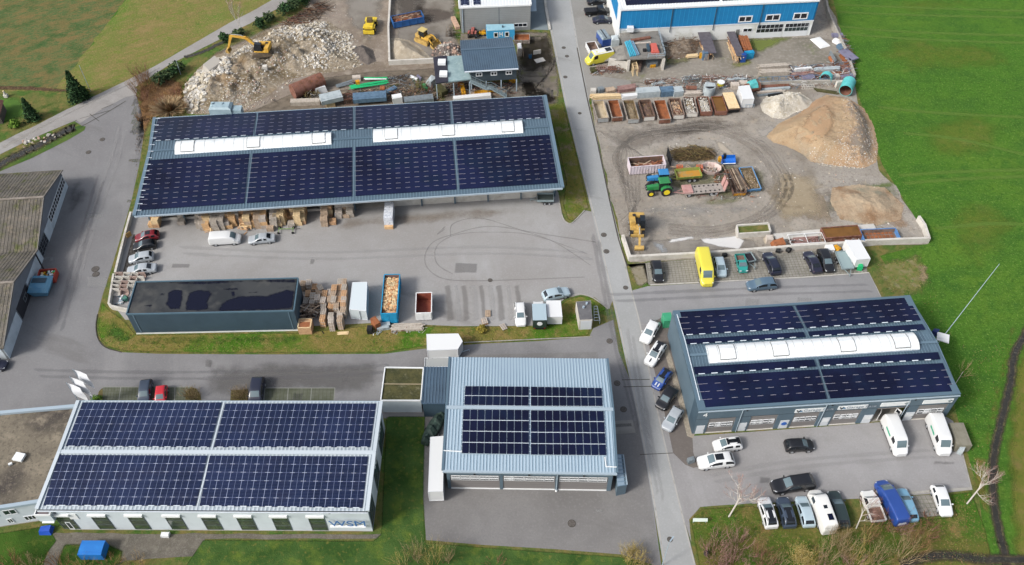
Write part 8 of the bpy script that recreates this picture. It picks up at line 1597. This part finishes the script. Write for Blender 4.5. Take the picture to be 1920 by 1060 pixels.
p=W(1757,646);d_=Vector((5.6,6.9,14.3));b=MB();b.tube(p,W(1874,495,15.5),.06,M_gut,6,r2=.035);b.build('tall_mast',world=True,label='very tall thin white mast rising over the meadow behind the workshop',cat='mast')
for nm,px,h,lab in(('street_lamp',(1241,1062),7,'thin grey street lamp at the bottom end of the road'),('wooden_pole',(170,172),6.2,'thin pale pole beside the conifer at the country lane'),('wooden_pole',(339,140),3.6,'thin pole standing before the evergreen bushes at the lane')):
 p=W(*px);t=T(nm,lab,'pole',p);b=MB();b.tube((0,0,0),(0,0,h),.07,M_gut,6,r2=.04);b.build('pole',t)
 if 'lamp' in nm:b=MB();b.box((.35,.4,h),(.8,.16,.1),M_gut,rz=.9);b.build('lamp_head',t)
t=T('information_sign','small pale green and white sign on two posts in the lower lawn','sign',W(1311,981));b=MB();b.box((0,0,.9),(1.9,.06,.5),mat('sign_pale','cfdcd2',.5,k=1.3),rx=-.5);b.build('sign_board',t)
for x in(-.8,.8):b=MB();b.box((x,.05,.4),(.06,.06,.8),M_gut);b.build('post',t)
t=T('litter_bin','small dark bin on a post in the lower lawn beside the road','bin',W(1322,1042));b=MB();b.tube((0,0,.4),(0,0,1.0),.28,V_trim,10);b.build('bin',t);b=MB();b.box((0,0,.9),(.3,.3,.12),M_rusto);b.build('lid',t)
t=T('hooded_skip','light blue hooded waste skip beside the old hall wall','skip',W(84,543),.05);m=mat('skip_hood','6a9cb8',.55,layers=[('528cb0',1,.45,.7)],k=1.4,coord='O');b=MB();b.hexa([(-1.2,-1.6,.2),(1.0,-1.6,.2),(1.0,1.6,.2),(-1.2,1.6,.2)],[(-1.6,-1.9,1.5),(1.5,-1.9,1.3),(1.5,1.5,1.5),(-1.6,1.5,1.5)],m);b.hexa([(-1.6,-1.9,1.5),(1.5,-1.9,1.3),(1.5,1.5,1.5),(-1.6,1.5,1.5)],[(-1.4,-1.3,2.0),(1.1,-1.3,1.8),(1.1,1.2,1.9),(-1.4,1.2,2.0)],m);b.build('body',t);b=MB();b.box((-.2,.2,1.98),(2.2,1.0,.05),M_walld);b.build('lid',t)
t=T('red_skip','open orange-red skip behind the light blue hooded one','skip',W(93,524),.1);m=mat('skip_red','b5483a',.6,k=1.4);b=MB()
for x,y,w_,d_ in((-1.3,0,.08,2.0),(1.3,0,.08,2.0),(0,-1,2.6,.08),(0,1,2.6,.08)):b.box((x,y,.8),(w_,d_,1.2),m)
b.box((0,0,.3),(2.5,1.9,.1),m);b.build('body',t);b=MB()
for i in range(26):b.box((R.uniform(-1,1),R.uniform(-.8,.8),R.uniform(.7,1.1)),(.5,.3,.2),R.choice([M_bl,M_grn,M_yel,WOODS[2],M_gut]),rz=R.uniform(0,3))
o=b.build('waste',label='mixed colourful waste in the orange-red skip',cat='waste',kind='stuff');o.location=W(93,524)
t=T('garden_hut','corner of a dark wooden garden hut at the left edge','hut',W(-8,222),.2);b=MB();b.box((0,0,1.1),(3.4,4,2.2),mat('hut_wood','6a625c',.9));b.build('wall',t);b=MB();b.hexa([(-2,-2.3,2.2),(2,-2.3,2.2),(2,2.3,2.2),(-2,2.3,2.2)],[(-.2,-2.3,3.2),(.0,-2.3,3.2),(.0,2.3,3.2),(-.2,2.3,3.2)],mat('hut_tile','7a5448',.9));b.build('roof',t)
t=T('stone_statue','small pale stone figure in the garden at the left edge','statue',W(12,182));b=MB();b.box((0,0,.3),(.7,.6,.6),M_concw);b.build('base',t);b=MB();b.tube((0,0,.6),(0,0,1.3),.22,M_concw,8,r2=.16);b.rock((0,0,1.4),.2,WOODS[2]);b.build('figure',t)
# ================================================================ HEAPS
def ht(h,fall,ns=.35,na=.35,seed=0,flat_=1.0):
 def f(x,y,d):
  e=min(1,d/fall);s=e*e*(3-2*e);return max(0.02,h*s*(flat_-na+na*2*(noise.fractal(Vector((x*ns,y*ns,seed)),1,2,5)*.5+.5))+.12*noise.noise(Vector((x*1.6,y*1.6,seed)))*s)
 return f
def scatter(px,f,n,r,mm,name,lab,kind='stuff',rock=True,zo=0,core=None):
 pts=[W(*p)for p in px];poly=[(p.x,p.y)for p in pts];xs=[p[0]for p in poly];ys=[p[1]for p in poly];P=np.array([[R.uniform(min(xs),max(xs)),R.uniform(min(ys),max(ys))]for _ in range(int(n*2.2))]);ins,d=inside_dist(P,poly);b=MB();k=0
 for i in range(len(P)):
  if not ins[i]or k>=n:continue
  if noise.noise(Vector((P[i,0]*.22,P[i,1]*.22,5)))<R.uniform(-.45,.3):continue
  k+=1;z=f(P[i,0],P[i,1],core(P[i])if core else d[i])if f else 0;q=(P[i,0],P[i,1],z+zo);s=r[0]+(r[1]-r[0])*R.random()**2.5;b.rock(q,s,R.choice(mm))
 return b.build(name,world=True,label=lab,cat='stones',kind=kind)
HP=[]
def heap(name,px,h,fall,m,lab,cat='heap',seed=0,na=.3,ns=.35):
 f=ht(h,fall,ns,na,seed);o=soft(name,px,m,0,fall=.6,heightf=f,z=.03,label=lab,cat=cat);return f
hm=lambda n,c,ly:mat(n,c,.95,layers=ly,bump=(5,.25))
M_h1=hm('rubble_soil','a99b85',[('867558',.2,.44,.62),('c9bba4',.6,.5,.72),('e0d9cc',2.2,.55,.68),('7d7262',1.6,.55,.75),('9f8460',.12,.58,.7)])
A1=[(343,196),(346,160),(372,128),(405,104),(440,92),(500,56),(560,40),(615,40),(650,62),(662,100),(682,124),(640,134),(590,140),(540,150),(500,182),(455,205),(430,214),(352,214)]
f1=heap('rubble_heap',A1,1.7,7,M_h1,'wide heap of white broken concrete and soil behind the long hall',seed=1,na=.7)
core1=lambda P,poly=[(W(*p).x,W(*p).y)for p in A1]:float(inside_dist(np.array([P]),poly)[1][0])
Z1=[([(345,196),(348,160),(400,112),(430,118),(440,150),(400,160),(385,200),(360,214)],1300,(.12,.7),M_wrub[:2]+[M_wrub[2]]),([(440,100),(505,58),(560,40),(615,42),(600,80),(520,92),(470,118),(430,120)],1500,(.08,.45),M_wrub[:3]),([(560,60),(655,60),(680,122),(640,130),(570,130),(560,90)],1300,(.08,.42),M_wrub[:3]),([(440,140),(560,100),(570,145),(500,180),(440,200),(400,205)],800,(.06,.32),M_wrub),([(345,214),(350,180),(520,150),(520,190),(440,214)],1300,(.05,.22),M_wrub)]
for i,(z,n,r,mm)in enumerate(Z1):scatter(z,f1,n,r,mm,'rubble','broken concrete lumps on the %s part of the wide rubble heap'%('west','north','east','middle','southern')[i],core=core1)
b=MB();b.box((0,0,.7),(.9,.8,1.5),M_wrub[0]);b.box((.05,0,1.5),(.8,.7,.1),M_wrub[0]);obj_at(b,'concrete_post',W(500,140)+Vector((0,0,.6)),.1,'upright white concrete block standing on the rubble heap','block')
b=MB();b.hexa([(-2,-1.4,0),(1.8,-1.2,0),(2,1.4,0),(-1.7,1.2,0)],[(-1.6,-1,.6),(1.6,-1,.9),(1.7,1.2,1.3),(-1.4,1,1)],M_wrub[1]);obj_at(b,'concrete_slab',W(402,134)+Vector((0,0,1.0)),.9,'biggest pale concrete slab lying on the west rubble','slab')
f=heap('sand_heap',[(732,72),(748,72),(768,76),(790,90),(812,112),(815,119),(733,119),(726,95)],1.7,4,hm('pale_sand','c9bca6',[('b3a58d',.5,.45,.7),('ddd3c0',1.5,.5,.75)]),'pale sand heap in the corner of the concrete divider wall',seed=2)
f=heap('gravel_heap',[(660,92),(680,84),(700,94),(706,115),(690,123),(672,112)],1.5,2.5,hm('dark_gravel','746c66',[('5d5651',1,.45,.7),('8f867e',3,.55,.8)]),'small dark gravel heap left of the sand heap',seed=3)
A4=[(808,104),(818,84),(845,80),(868,92),(868,108),(830,110)];f=heap('asphalt_heap',A4,1.4,2,hm('asphalt_rubble','857a74',[('5f5753',1,.45,.65),('b09e96',2.5,.55,.75)]),'heap of grey broken asphalt beside the crawler loader',seed=4);scatter(A4,f,170,(.15,.6),[M_wrub[3],M_wrub[1],mat('rub_dark','6d625d',.9)],'rubble','broken asphalt lumps on the heap beside the crawler loader')
A5=[(1424,196),(1438,180),(1470,172),(1500,174),(1524,190),(1518,204),(1490,212),(1470,224),(1448,222),(1430,210)];f=heap('crushed_stone_heap',A5,1.9,3.5,hm('crushed_white','e6dece',[('c6b99f',.8,.45,.7),('efe8da',2.5,.5,.7),('a8a59c',3,.6,.75)]),'white crushed stone heap right of the white container box',seed=5);scatter(A5,f,1700,(.06,.18),[M_wrub[0],M_wrub[2],mat('rub_bright','efe9dc',.9,k=1.6)],'crushed_stones','small white stones on the crushed stone heap')
A6=[(1436,256),(1460,232),(1500,212),(1528,188),(1550,178),(1590,184),(1620,204),(1638,236),(1646,275),(1643,305),(1620,316),(1570,312),(1520,304),(1505,290),(1475,275),(1450,268)]
f6=heap('earth_heap',A6,2.2,4,mat('earth','cbb08c',.95,layers=[('cba580',.09,.42,.6),('b5a892',.14,.52,.66),('c4a27c',.5,.5,.75),('9c8468',1.1,.58,.78),('d8cab4',3,.58,.72)],bump=(4,.3)),'big flat-topped earth and gravel heap at the meadow edge',seed=6,na=.3,ns=.1)
core6=lambda P,poly=[(W(*p).x,W(*p).y)for p in A6]:float(inside_dist(np.array([P]),poly)[1][0])
soft('orange_soil',[(1450,262),(1490,245),(1505,215),(1530,205),(1555,210),(1570,240),(1565,270),(1545,290),(1510,285),(1480,270)],soft_of('orange_soil_m','d8b48e',.9,.35,1.1,[('bf9870',.5,.55,.75),('d8b58c',1.5,.55,.75)],bump=(4,.2)),0,fall=3,heightf=lambda x,y,d:f6(x,y,core6((x,y)))+.06,kind='stuff')
scatter([(1570,200),(1620,208),(1645,270),(1642,306),(1590,312),(1560,280),(1575,240)],f6,2000,(.05,.15),[M_wrub[1],M_wrub[3],M_wrub[0],M_mud],'gravel','light gravel on the east flank of the big earth heap',core=core6);scatter([(1505,290),(1560,280),(1640,300),(1620,318),(1540,312)],f6,800,(.05,.15),[M_wrub[2],M_wrub[0]],'gravel','cream gravel at the foot of the big earth heap',core=core6)
f=heap('gravel_cone',[(1394,478),(1400,468),(1415,463),(1430,466),(1436,476),(1428,486),(1404,489)],1.1,2.2,hm('fine_gravel','b3aea5',[('9d988f',1.2,.45,.7)]),'small grey gravel cone in the concrete pit',seed=7);f=heap('sand_cone',[(1430,447),(1440,440),(1452,446),(1450,456),(1434,458)],.9,1.2,MATS['pale_sand'],'small tan sand cone behind the grass-planted trough',seed=8)
f=heap('clay_heap',[(1560,352),(1610,346),(1660,352),(1695,385),(1690,412),(1640,425),(1575,412),(1556,380)],.9,5,mat('clay','c6b296',.95,layers=[('a07e5e',.2,.45,.65),('9f9a84',.12,.55,.62),('c9b294',1.2,.5,.75)],bump=(3,.25)),'low flattened clay heap at the right end of the scrap yard',seed=9,na=.5)
f=heap('wood_debris_heap',[(1244,95),(1262,76),(1300,70),(1312,80),(1305,104),(1270,112),(1250,110)],1.3,2.5,hm('debris_brown','9a8a78',[('7a6856',.8,.45,.7),('b8aa9a',2,.5,.75)]),'brown heap of roots and wood debris below the blue hall',seed=10);brush([(1244,95),(1262,76),(1300,70),(1312,80),(1305,104),(1270,112)],'roots and sticks on the brown heap below the blue hall',260,1.7,[M_log[0],M_log[2],M_tw[4],WOODS[4]],(.5,1.6),.05)
brush([(520,52),(560,30),(600,5),(620,15),(600,34),(545,55)],'long brown beams and branches at the top end of the rubble heap',90,.9,[M_log[3],M_rust,M_log[1],M_tw[4]],(1.5,5),.11,'timber_pile','timber pile')
brush([(555,190),(560,178),(600,172),(612,192)],'mossy root stumps behind the long hall',160,1.4,[M_tw[0],M_tw[2],M_tw[3],M_wrub[1]],(.3,1.0),.09,'root_stumps','stumps')
brush([(725,146),(768,142),(790,150),(800,170),(760,168),(735,158)],'black pipes and wiry scrap behind the hall',240,1.0,[M_blk,V_trim,M_rustd,M_gut],(.4,1.6),.04,'wiry_scrap','scrap')
brush([(640,176),(730,168),(820,172),(830,190),(640,196)],'mixed rusty scrap lying close to the hall back eave',480,1.2,[M_rust,M_rustd,WOODS[3],M_pc[0],M_moss],(.3,1.3),.07,'mixed_scrap','scrap')
brush([(838,160),(960,158),(972,176),(880,184),(838,184)],'mixed machine parts and timber under the stilted building',380,1.3,[M_rust,V_trim,WOODS[3],M_pc[0],M_rustd,M_pc[2]],(.2,1.2),.08,'mixed_scrap','scrap')
brush([(1205,152),(1300,144),(1400,142),(1420,150),(1400,166),(1300,172),(1210,170)],'loose bars and sheets scattered between the packs behind the skips',480,.9,[M_bl,M_pc[0],M_rust,WOODS[5],M_pc[2],M_pc[3]],(.4,1.5),.06,'loose_bars','bars')
brush([(1480,128),(1600,118),(1602,160),(1480,168)],'reddish bars and profiles scattered through the steel store',520,1.2,[M_bl,WOODS[5],M_pc[4],M_rust,M_pc[2],M_pc[1],M_rusto,M_pc[3]],(.5,2.0),.06,'loose_bars','bars')
brush([(1565,66),(1582,70),(1600,110),(1602,130),(1585,128)],'orange and grey profiles scattered on the wall store',120,1.4,[M_rusto,M_pc[0],M_pc[3],M_pc[2]],(.5,1.8),.07,'loose_profiles','profiles')
brush([(700,616),(800,612),(800,624),(690,628)],'white and rusty odds and ends along the plank row',70,.5,[M_bl,M_rust,WOODS[5],M_gut],(.2,.9),.06,'odds_and_ends','debris')
for px,n,lab in(([(40,262),(125,248),(120,252),(45,284)],46,'white stones lining the stream beside the country lane'),([(1340,275),(1440,330),(1380,395),(1200,385),(1180,440),(1430,440),(1500,330),(1420,240),(1200,250)],300,'small stones scattered over the scrap yard'),([(1180,245),(1640,330),(1700,440),(1450,430)],260,'pebbles scattered over the east part of the scrap yard'),([(560,10),(720,10),(720,140),(600,145)],200,'stones scattered between the rubble heap and the divider wall')):scatter(px,None,n,(.05,.22)if n>50 else(.15,.5),M_wrub,'scattered_stones',lab)
soft('grey_flank',[(1570,200),(1600,196),(1628,225),(1642,270),(1640,306),(1590,310),(1572,285),(1590,250),(1575,225)],soft_of('grey_flank_m','bcae9e',.6,.5,1.3,[('cbc2b6',2,.5,.7),('9a8e80',1,.55,.75)],bump=(4,.2)),0,fall=2.5,heightf=lambda x,y,d:f6(x,y,core6((x,y)))+.07,kind='stuff')
for px,n,lab in(([(1262,318),(1330,312),(1330,318),(1265,326)],40,'rusty bars and parts strewn between the trestles'),([(1335,330),(1372,322),(1378,345),(1340,345)],60,'rusty parts strewn left of the log skip'),([(1290,368),(1400,362),(1420,372),(1300,378)],26,'small scrap bits below the low-loader trailer'),([(1245,80),(1310,66),(1318,100),(1250,115)],70,'rusty and grey scrap by the debris heap below the blue hall'),([(1108,130),(1165,124),(1172,138),(1110,142)],90,'rusty frames and scrap bits below the ramp'),([(1478,452),(1612,446),(1612,458),(1480,462)],160,'rusty and rosy machine parts jumbled in the concrete pit')):brush(px,lab,n,.9,[M_rust,M_rusto,M_rustd,M_pc[0],WOODS[3],M_pc[2],M_bl],(.3,1.4),.07,'loose_scrap','scrap')
# ================================================================ PLANTS
LF=lambda n,*c:[mat('%s_%d'%(n,i),x,.9,spec=.15,k=1.6)for i,x in enumerate(c)]
L_con=LF('needle','2f4a2e','3d5a36','243a26','4a6a40');L_dk=LF('leaf_dark','3a4f34','2c3f2a','4d6140','5c6a45');L_red=LF('twig_red','9c7060','8a5c4a','a88670','6f4c3e');L_tan=LF('twig_tan','b39d78','9a845f','c4b08c','7f6c50');L_yel=LF('twig_yellow','c2ac68','a8954f','d6c488','8f7c48');L_wht=LF('birch_bark','cfc8be','b8afa4','dcd7ce');L_rose=LF('twig_rose','b08a80','9c766c','c4a298','7d5c52');L_grn=LF('leaf_green','5f8430','496b26','76963c');L_ro2=LF('twig_brown','a07c5c','8c6848','b8946c','6e5038')
def branch(b,p,d,l,r,dep,mm,sp,nch=3,up=.25):
 n=2;q=p
 for i in range(n):
  dd=(d+Vector((R.uniform(-.15,.15),R.uniform(-.15,.15),R.uniform(0,.15)))).normalized();e=q+dd*l/n;b.tube(q,e,r*(1-i*.3),R.choice(mm if dep or mm is not L_wht else L_rose[:3]),4 if r>.03 else 3,r2=r*(1-(i+1)*.3),smooth=False,caps=False)
  q=e;d=dd
  if dep:
   for k in range(nch if i else max(1,nch-1)):
    nd=(d+Vector((R.gauss(0,sp),R.gauss(0,sp),R.uniform(-.1,sp)+up*.3))).normalized();branch(b,q,nd,l*R.uniform(.5,.75),r*.55,dep-1,mm,sp,nch,up)
def bare_tree(px,h,lab,mm=L_wht,tm=None,r=.09,sp=.6,lean=(0,0),name='birch_tree',cat='tree',dep=4,nch=3,grp=None):
 p=W(*px);t=T(name,lab,cat,p,0,grp);b=MB();top=Vector((lean[0],lean[1],h*.42));b.tube((0,0,-.1),top,r,L_wht[0],6,r2=r*.7);b.build('trunk',t);c=MB();L_=Vector((lean[0],lean[1],h*.42)).normalized()
 for k in range(5):branch(c,Vector((0,0,0)).lerp(top,.45+.14*k),(L_+Vector((R.gauss(0,sp),R.gauss(0,sp),.2))).normalized(),h*.3,r*.55,dep-1,mm,sp*.8,nch)
 c.build('crown',t)
def shrub(px,rx,h,n,mm,lab,dep=2,sp=.35,r=.03,grp=None,name='bare_shrub',nch=2,cat='shrub'):
 p=W(*px);b=MB()
 for i in range(n):
  a=R.uniform(0,6.28);o=R.random()**.5*rx*.55;ti=R.uniform(.1,.9)*rx/max(h,.1);d=Vector((math.cos(a)*ti,math.sin(a)*ti,1)).normalized();branch(b,Vector((math.cos(a)*o,math.sin(a)*o,-.05)),d,h*R.uniform(.4,.62),r,dep,mm,sp,nch)
 o=b.build(name,label=lab,cat=cat,group=grp);o.location=p
def leafy(px,rx,ry,h,n,mm,lab,s=.22,cone=False,name='evergreen_bush',cat='bush',grp=None,ang=0,z0=.1):
 p=W(*px);t=T(name,lab,cat,p,ang,grp);b=MB();b.tube((0,0,-.1),(0,0,h*.6),.09,M_log[3],5,r2=.04);b.build('trunk' if cone else 'stem',t);c=MB();sd=R.uniform(0,99)
 for i in range(n):
  if cone:
   z=R.random()**1.25;rr=(1-z)*1.0+.04;a=R.uniform(0,6.28);rad_=rr*R.uniform(.45,1)*(1+.25*math.sin(z*42+a*2));q=Vector((math.cos(a)*rad_*rx,math.sin(a)*rad_*ry,z*h+z0))
  else:
   v=Vector((R.gauss(0,1),R.gauss(0,1),R.gauss(0,1))).normalized()*R.uniform(.5,1);k=.75+.5*noise.noise(v*1.8+Vector((sd,0,0)));q=Vector((v.x*rx*k,v.y*ry*k,max(z0,h*.5+v.z*h*.5*k)))
  if noise.noise(q*1.3+Vector((sd,0,0)))<-.28:continue
  u=Vector((R.gauss(0,1),R.gauss(0,1),R.gauss(0,.6))).normalized()*s;w_=u.orthogonal().normalized()*s*.5;c.add([q-u-w_,q+u-w_*.3,q+u+w_*.3,q-u+w_],[(0,1,2,3)],R.choice(mm))
 c.build('crown',t)
leafy((149,186),1.9,1.9,6.4,2600,L_con,'tall dark conifer beside the country lane',.28,True,'conifer_tree','tree');leafy((162,178),1.2,1.2,2.2,500,L_grn[:2]+L_dk[:1],'green bush at the right foot of the tall conifer',.18)
leafy((62,224),1.4,1.4,4.8,1500,L_con,'dark conical conifer in the garden at the left',.24,True,'conifer_tree','tree');leafy((30,238),1.4,1.2,1.7,700,L_grn,'fresh green round bush in the garden at the left',.2)
for i,(x,y,r,h,c)in enumerate(((300,160,1.7,2.8,L_dk),(313,150,1.6,2.4,L_dk),(326,143,1.5,2.6,L_con),(338,134,1.5,2.4,L_dk),(423,80,1.3,2.6,L_con),(450,67,1.6,1.8,L_dk),(488,52,1.6,2.4,L_con),(505,40,1.6,2.2,L_dk),(535,26,1.9,2.8,L_con),(552,16,2.0,2.8,L_dk),(572,6,2.0,2.6,L_con))):leafy((x,y),r,r,h,650,c,'%s dark evergreen bush counted from the left along the country lane'%ORD[i],.22,grp='evergreen bushes along the lane')
bare_tree((457,66),7.5,'slender bare birch beside the country lane',lean=(-1.2,1.0),r=.07,sp=.35,dep=4)
bare_tree((555,-2),6,'bare birch at the top edge by the lane',r=.06,sp=.35,dep=3)
B_='three bare birches around the workshop yard'
bare_tree((1366,970),6.5,'bare white birch standing left of the lower vehicle row',r=.12,lean=(1.1,1.2),sp=.75,dep=4,grp=B_);bare_tree((1605,992),6.0,'bare white birch beside the white flatbed truck',r=.09,lean=(.5,1.2),sp=.5,dep=3,grp=B_);bare_tree((1812,946),6.0,'bare white birch right of the lone white hatchback',r=.11,lean=(1.9,1.8),sp=.7,dep=4,grp=B_)
bare_tree((1790,722),4.0,'small bare birch behind the workshop east wall',r=.05,lean=(1,1.2),mm=L_tan,sp=.5,dep=3)
S_='bare shrubs along the bottom edge'
for i,(x,y,r,h,n,c,nm)in enumerate(((1340,1046,2.6,2.2,60,L_rose,'wide rosy'),(1388,1030,2.6,2.2,60,L_rose,'dense rosy'),(1372,1068,2.6,2.4,50,L_rose,'low rosy'),(1500,1055,2.0,2.6,60,L_yel,'yellowish blossoming'),(1550,1052,1.6,3.6,26,L_tan,'tall tan'),(1585,1040,1.6,3.6,26,L_tan,'second tall tan'),(1640,1052,1.8,3.2,30,L_tan,'tan'),(1690,1045,2.0,3.6,32,L_tan,'broad tall tan'),(1660,985,1.8,1.8,34,L_red,'reddish brown'),(1690,990,1.8,1.8,34,L_rose,'second reddish'),(1735,1000,1.7,1.6,30,L_red,'brown'),(1745,975,1.4,1.2,20,L_red,'low brown'),(1600,1068,2.4,2.0,40,L_rose,'rosy low'),(1535,1072,2.0,1.8,30,L_rose,'small rosy'),(780,1052,1.3,3.8,20,L_tan,'tall thin tan'),(812,1055,1.3,4.0,20,L_yel,'tall thin yellowish'),(838,1050,1.2,3.6,18,L_tan,'thin tan'),(758,1060,1.2,2.8,16,L_yel,'short yellowish'),(930,1060,2.0,1.0,26,L_red,'low reddish'),(1186,1050,1.9,2.2,60,L_yel,'dense round yellow-brown'),(1210,1062,1.3,1.4,30,L_tan,'small round tan'),(20,1066,2.2,1.8,40,L_ro2,'brown leafy'),(60,1066,2.0,1.7,36,L_tan,'tan leafy'),(110,1064,1.8,1.6,34,L_ro2,'second brown leafy'),(160,1066,1.8,1.4,34,L_yel,'olive leafy'),(210,1062,1.8,1.4,30,L_ro2,'third brown leafy'),(255,1060,1.6,1.4,26,L_tan,'third tan leafy'),(1430,1055,2.0,2.4,44,L_red,'reddish tall'),(1460,1068,1.8,2.0,36,L_tan,'pale tan'),(1610,1058,1.9,3.4,34,L_yel,'straw coloured tall'),(1565,1015,1.6,2.8,24,L_tan,'upper tan'),(1625,1012,1.6,2.6,24,L_ro2,'upper brown'),(1715,1025,1.8,2.6,26,L_ro2,'wide brown'),(1345,1010,1.6,1.4,26,L_rose,'upper rosy'))):shrub((x,y),r,h,int(n*.72),c,'%s shrub in the belt along the bottom edge'%nm,grp=S_,dep=3,nch=2,r=.035)
leafy((1500,1048),1.9,1.7,2.3,900,L_yel[:3],'pale yellow blossoms over the yellowish shrub at the bottom edge',.07,name='blossoming_bush');leafy((1186,1046),1.6,1.5,2.1,700,L_yel+L_tan[:1],'dry leaf mass over the round shrub beside the road at the bottom',.07,name='round_bush')
leafy((902,621),1.1,1.0,1.1,900,LF('leaf_mustard','9a8c3c','857a30','b0a04e'),'mustard-green round bush on the grass strip',.1)
for i,(x,y,r,h,c)in enumerate(((262,172,2.2,3.0,L_ro2),(272,158,2.0,2.8,L_ro2),(282,170,2.0,2.4,L_ro2),(270,186,1.8,1.8,L_red),(305,196,1.8,1.6,L_red),(275,205,1.6,1.3,L_ro2),(268,148,2.2,3.2,L_red),(330,175,1.8,1.2,L_red),(345,160,1.6,1.0,L_ro2),(265,225,1.2,1.2,L_ro2))):shrub((x,y),r,h,46,c,'%s reddish brown bramble shrub west of the rubble heap'%ORD[i],grp='bramble shrubs west of the rubble heap')
def grass_clump(px,r,h,n,mm,lab):
 b=MB()
 for i in range(n):
  a=R.uniform(0,6.28);d=R.random()**.7*r;x,y=math.cos(a)*d,math.sin(a)*d;hh=h*R.uniform(.6,1)*(1-.5*d/r);q=Vector((x*1.5,y*1.5,hh));w_=Vector((-math.sin(a),math.cos(a),0))*.03;b.add([Vector((x*.4,y*.4,0))-w_*2,Vector((x*.4,y*.4,0))+w_*2,q+w_,q-w_],[(0,1,2,3)],R.choice(mm))
 o=b.build('grass_clump',label=lab,cat='grass clump');o.location=W(*px)
grass_clump((318,206),2.6,2.0,900,L_tan+L_ro2[:2],'big dry tan grass clump at the hall corner')
for i,(x,y,c)in enumerate(((778,172,L_tan),(790,168,L_grn),(800,176,L_red))):shrub((x,y),1.5,2.2,26,c,'%s wild shrub growing in the scrap behind the hall'%('tan','greenish','reddish')[i])
for i,(x,y)in enumerate(((356,741),(366,744),(448,741),(458,744))):shrub((x,y),1.3,1.5,34,L_tan,'%s bare shrub in the planting beds behind the white factory'%ORD[i],grp='shrubs in the parking beds')
for px in([(348,750),(348,735),(358,727),(368,729),(376,740),(378,752)],[(432,752),(434,732),(466,730),(466,752)],[(180,752),(186,734),(193,728),(192,752)]):sheet('planting_bed',px,mat('bed_soil','6d6238',.95,layers=[('4a4228',1.5,.45,.7),('8f8a50',2.5,.55,.75)]),12,jit=.1)
leafy((182,752),1.2,1.0,.9,500,L_grn,'low green bush beside the flagpoles',.12)
def weeds(px,n,h,mm,avoid=()):
 pts=[W(*p)for p in px];poly=[(p.x,p.y)for p in pts];xs=[p[0]for p in poly];ys=[p[1]for p in poly];P=np.array([[R.uniform(min(xs),max(xs)),R.uniform(min(ys),max(ys))]for _ in range(n*2)]);ins,d=inside_dist(P,poly);b=MB()
 for i in range(len(P)):
  if not ins[i]or d[i]<.2 or noise.noise(Vector((P[i,0]*.4,P[i,1]*.4,3)))<R.uniform(-.5,.4):continue
  x,y=P[i];a=R.uniform(0,6.28);r=R.uniform(.03,.09);u=Vector((math.cos(a)*r,math.sin(a)*r,0));b.add([(x-u.x,y-u.y,0.05),(x+u.x,y+u.y,0.05),(x+R.uniform(-.1,.1),y+R.uniform(-.1,.1),h*R.uniform(.4,1))],[(0,1,2)],R.choice(mm))
 b.build('weeds',kind='stuff')
VM=L_grn+L_dk[2:]+L_tan[1:2]+L_ro2[1:3]
weeds([(190,600),(184,636),(228,659),(500,662),(715,661),(800,650),(1100,630),(1108,618),(1000,612),(700,625),(258,630)],5200,.22,VM);weeds([(1315,955),(1410,948),(1500,990),(1700,985),(1770,930),(1820,925),(1860,1040),(1860,1060),(1310,1062),(1300,990)],9000,.22,VM)
weeds([(1040,215),(1058,200),(1090,330),(1100,392),(1070,412),(1054,380),(1058,330)],900,.25,VM);weeds([(255,180),(300,150),(345,160),(352,210),(295,220),(262,300),(250,380)],2200,.35,L_ro2+L_tan);weeds([(1640,490),(1735,480),(1760,560),(1790,640),(1720,560),(1660,550)],1500,.2,VM)
weeds([(1800,640),(1900,640),(1870,780),(1850,900),(1870,1040),(1850,1000),(1825,900),(1805,780)],2600,.25,VM);weeds([(60,266),(130,246),(160,240),(60,292),(0,318),(0,300)],900,.2,L_grn+L_yel);weeds([(1060,565),(1105,560),(1120,575),(1105,625),(1060,628)],500,.2,VM)
for k_ in list(PROTO.values()):
 for ch in list(k_.children_recursive)+[k_]:bpy.data.objects.remove(ch)
bpy.context.view_layer.update()
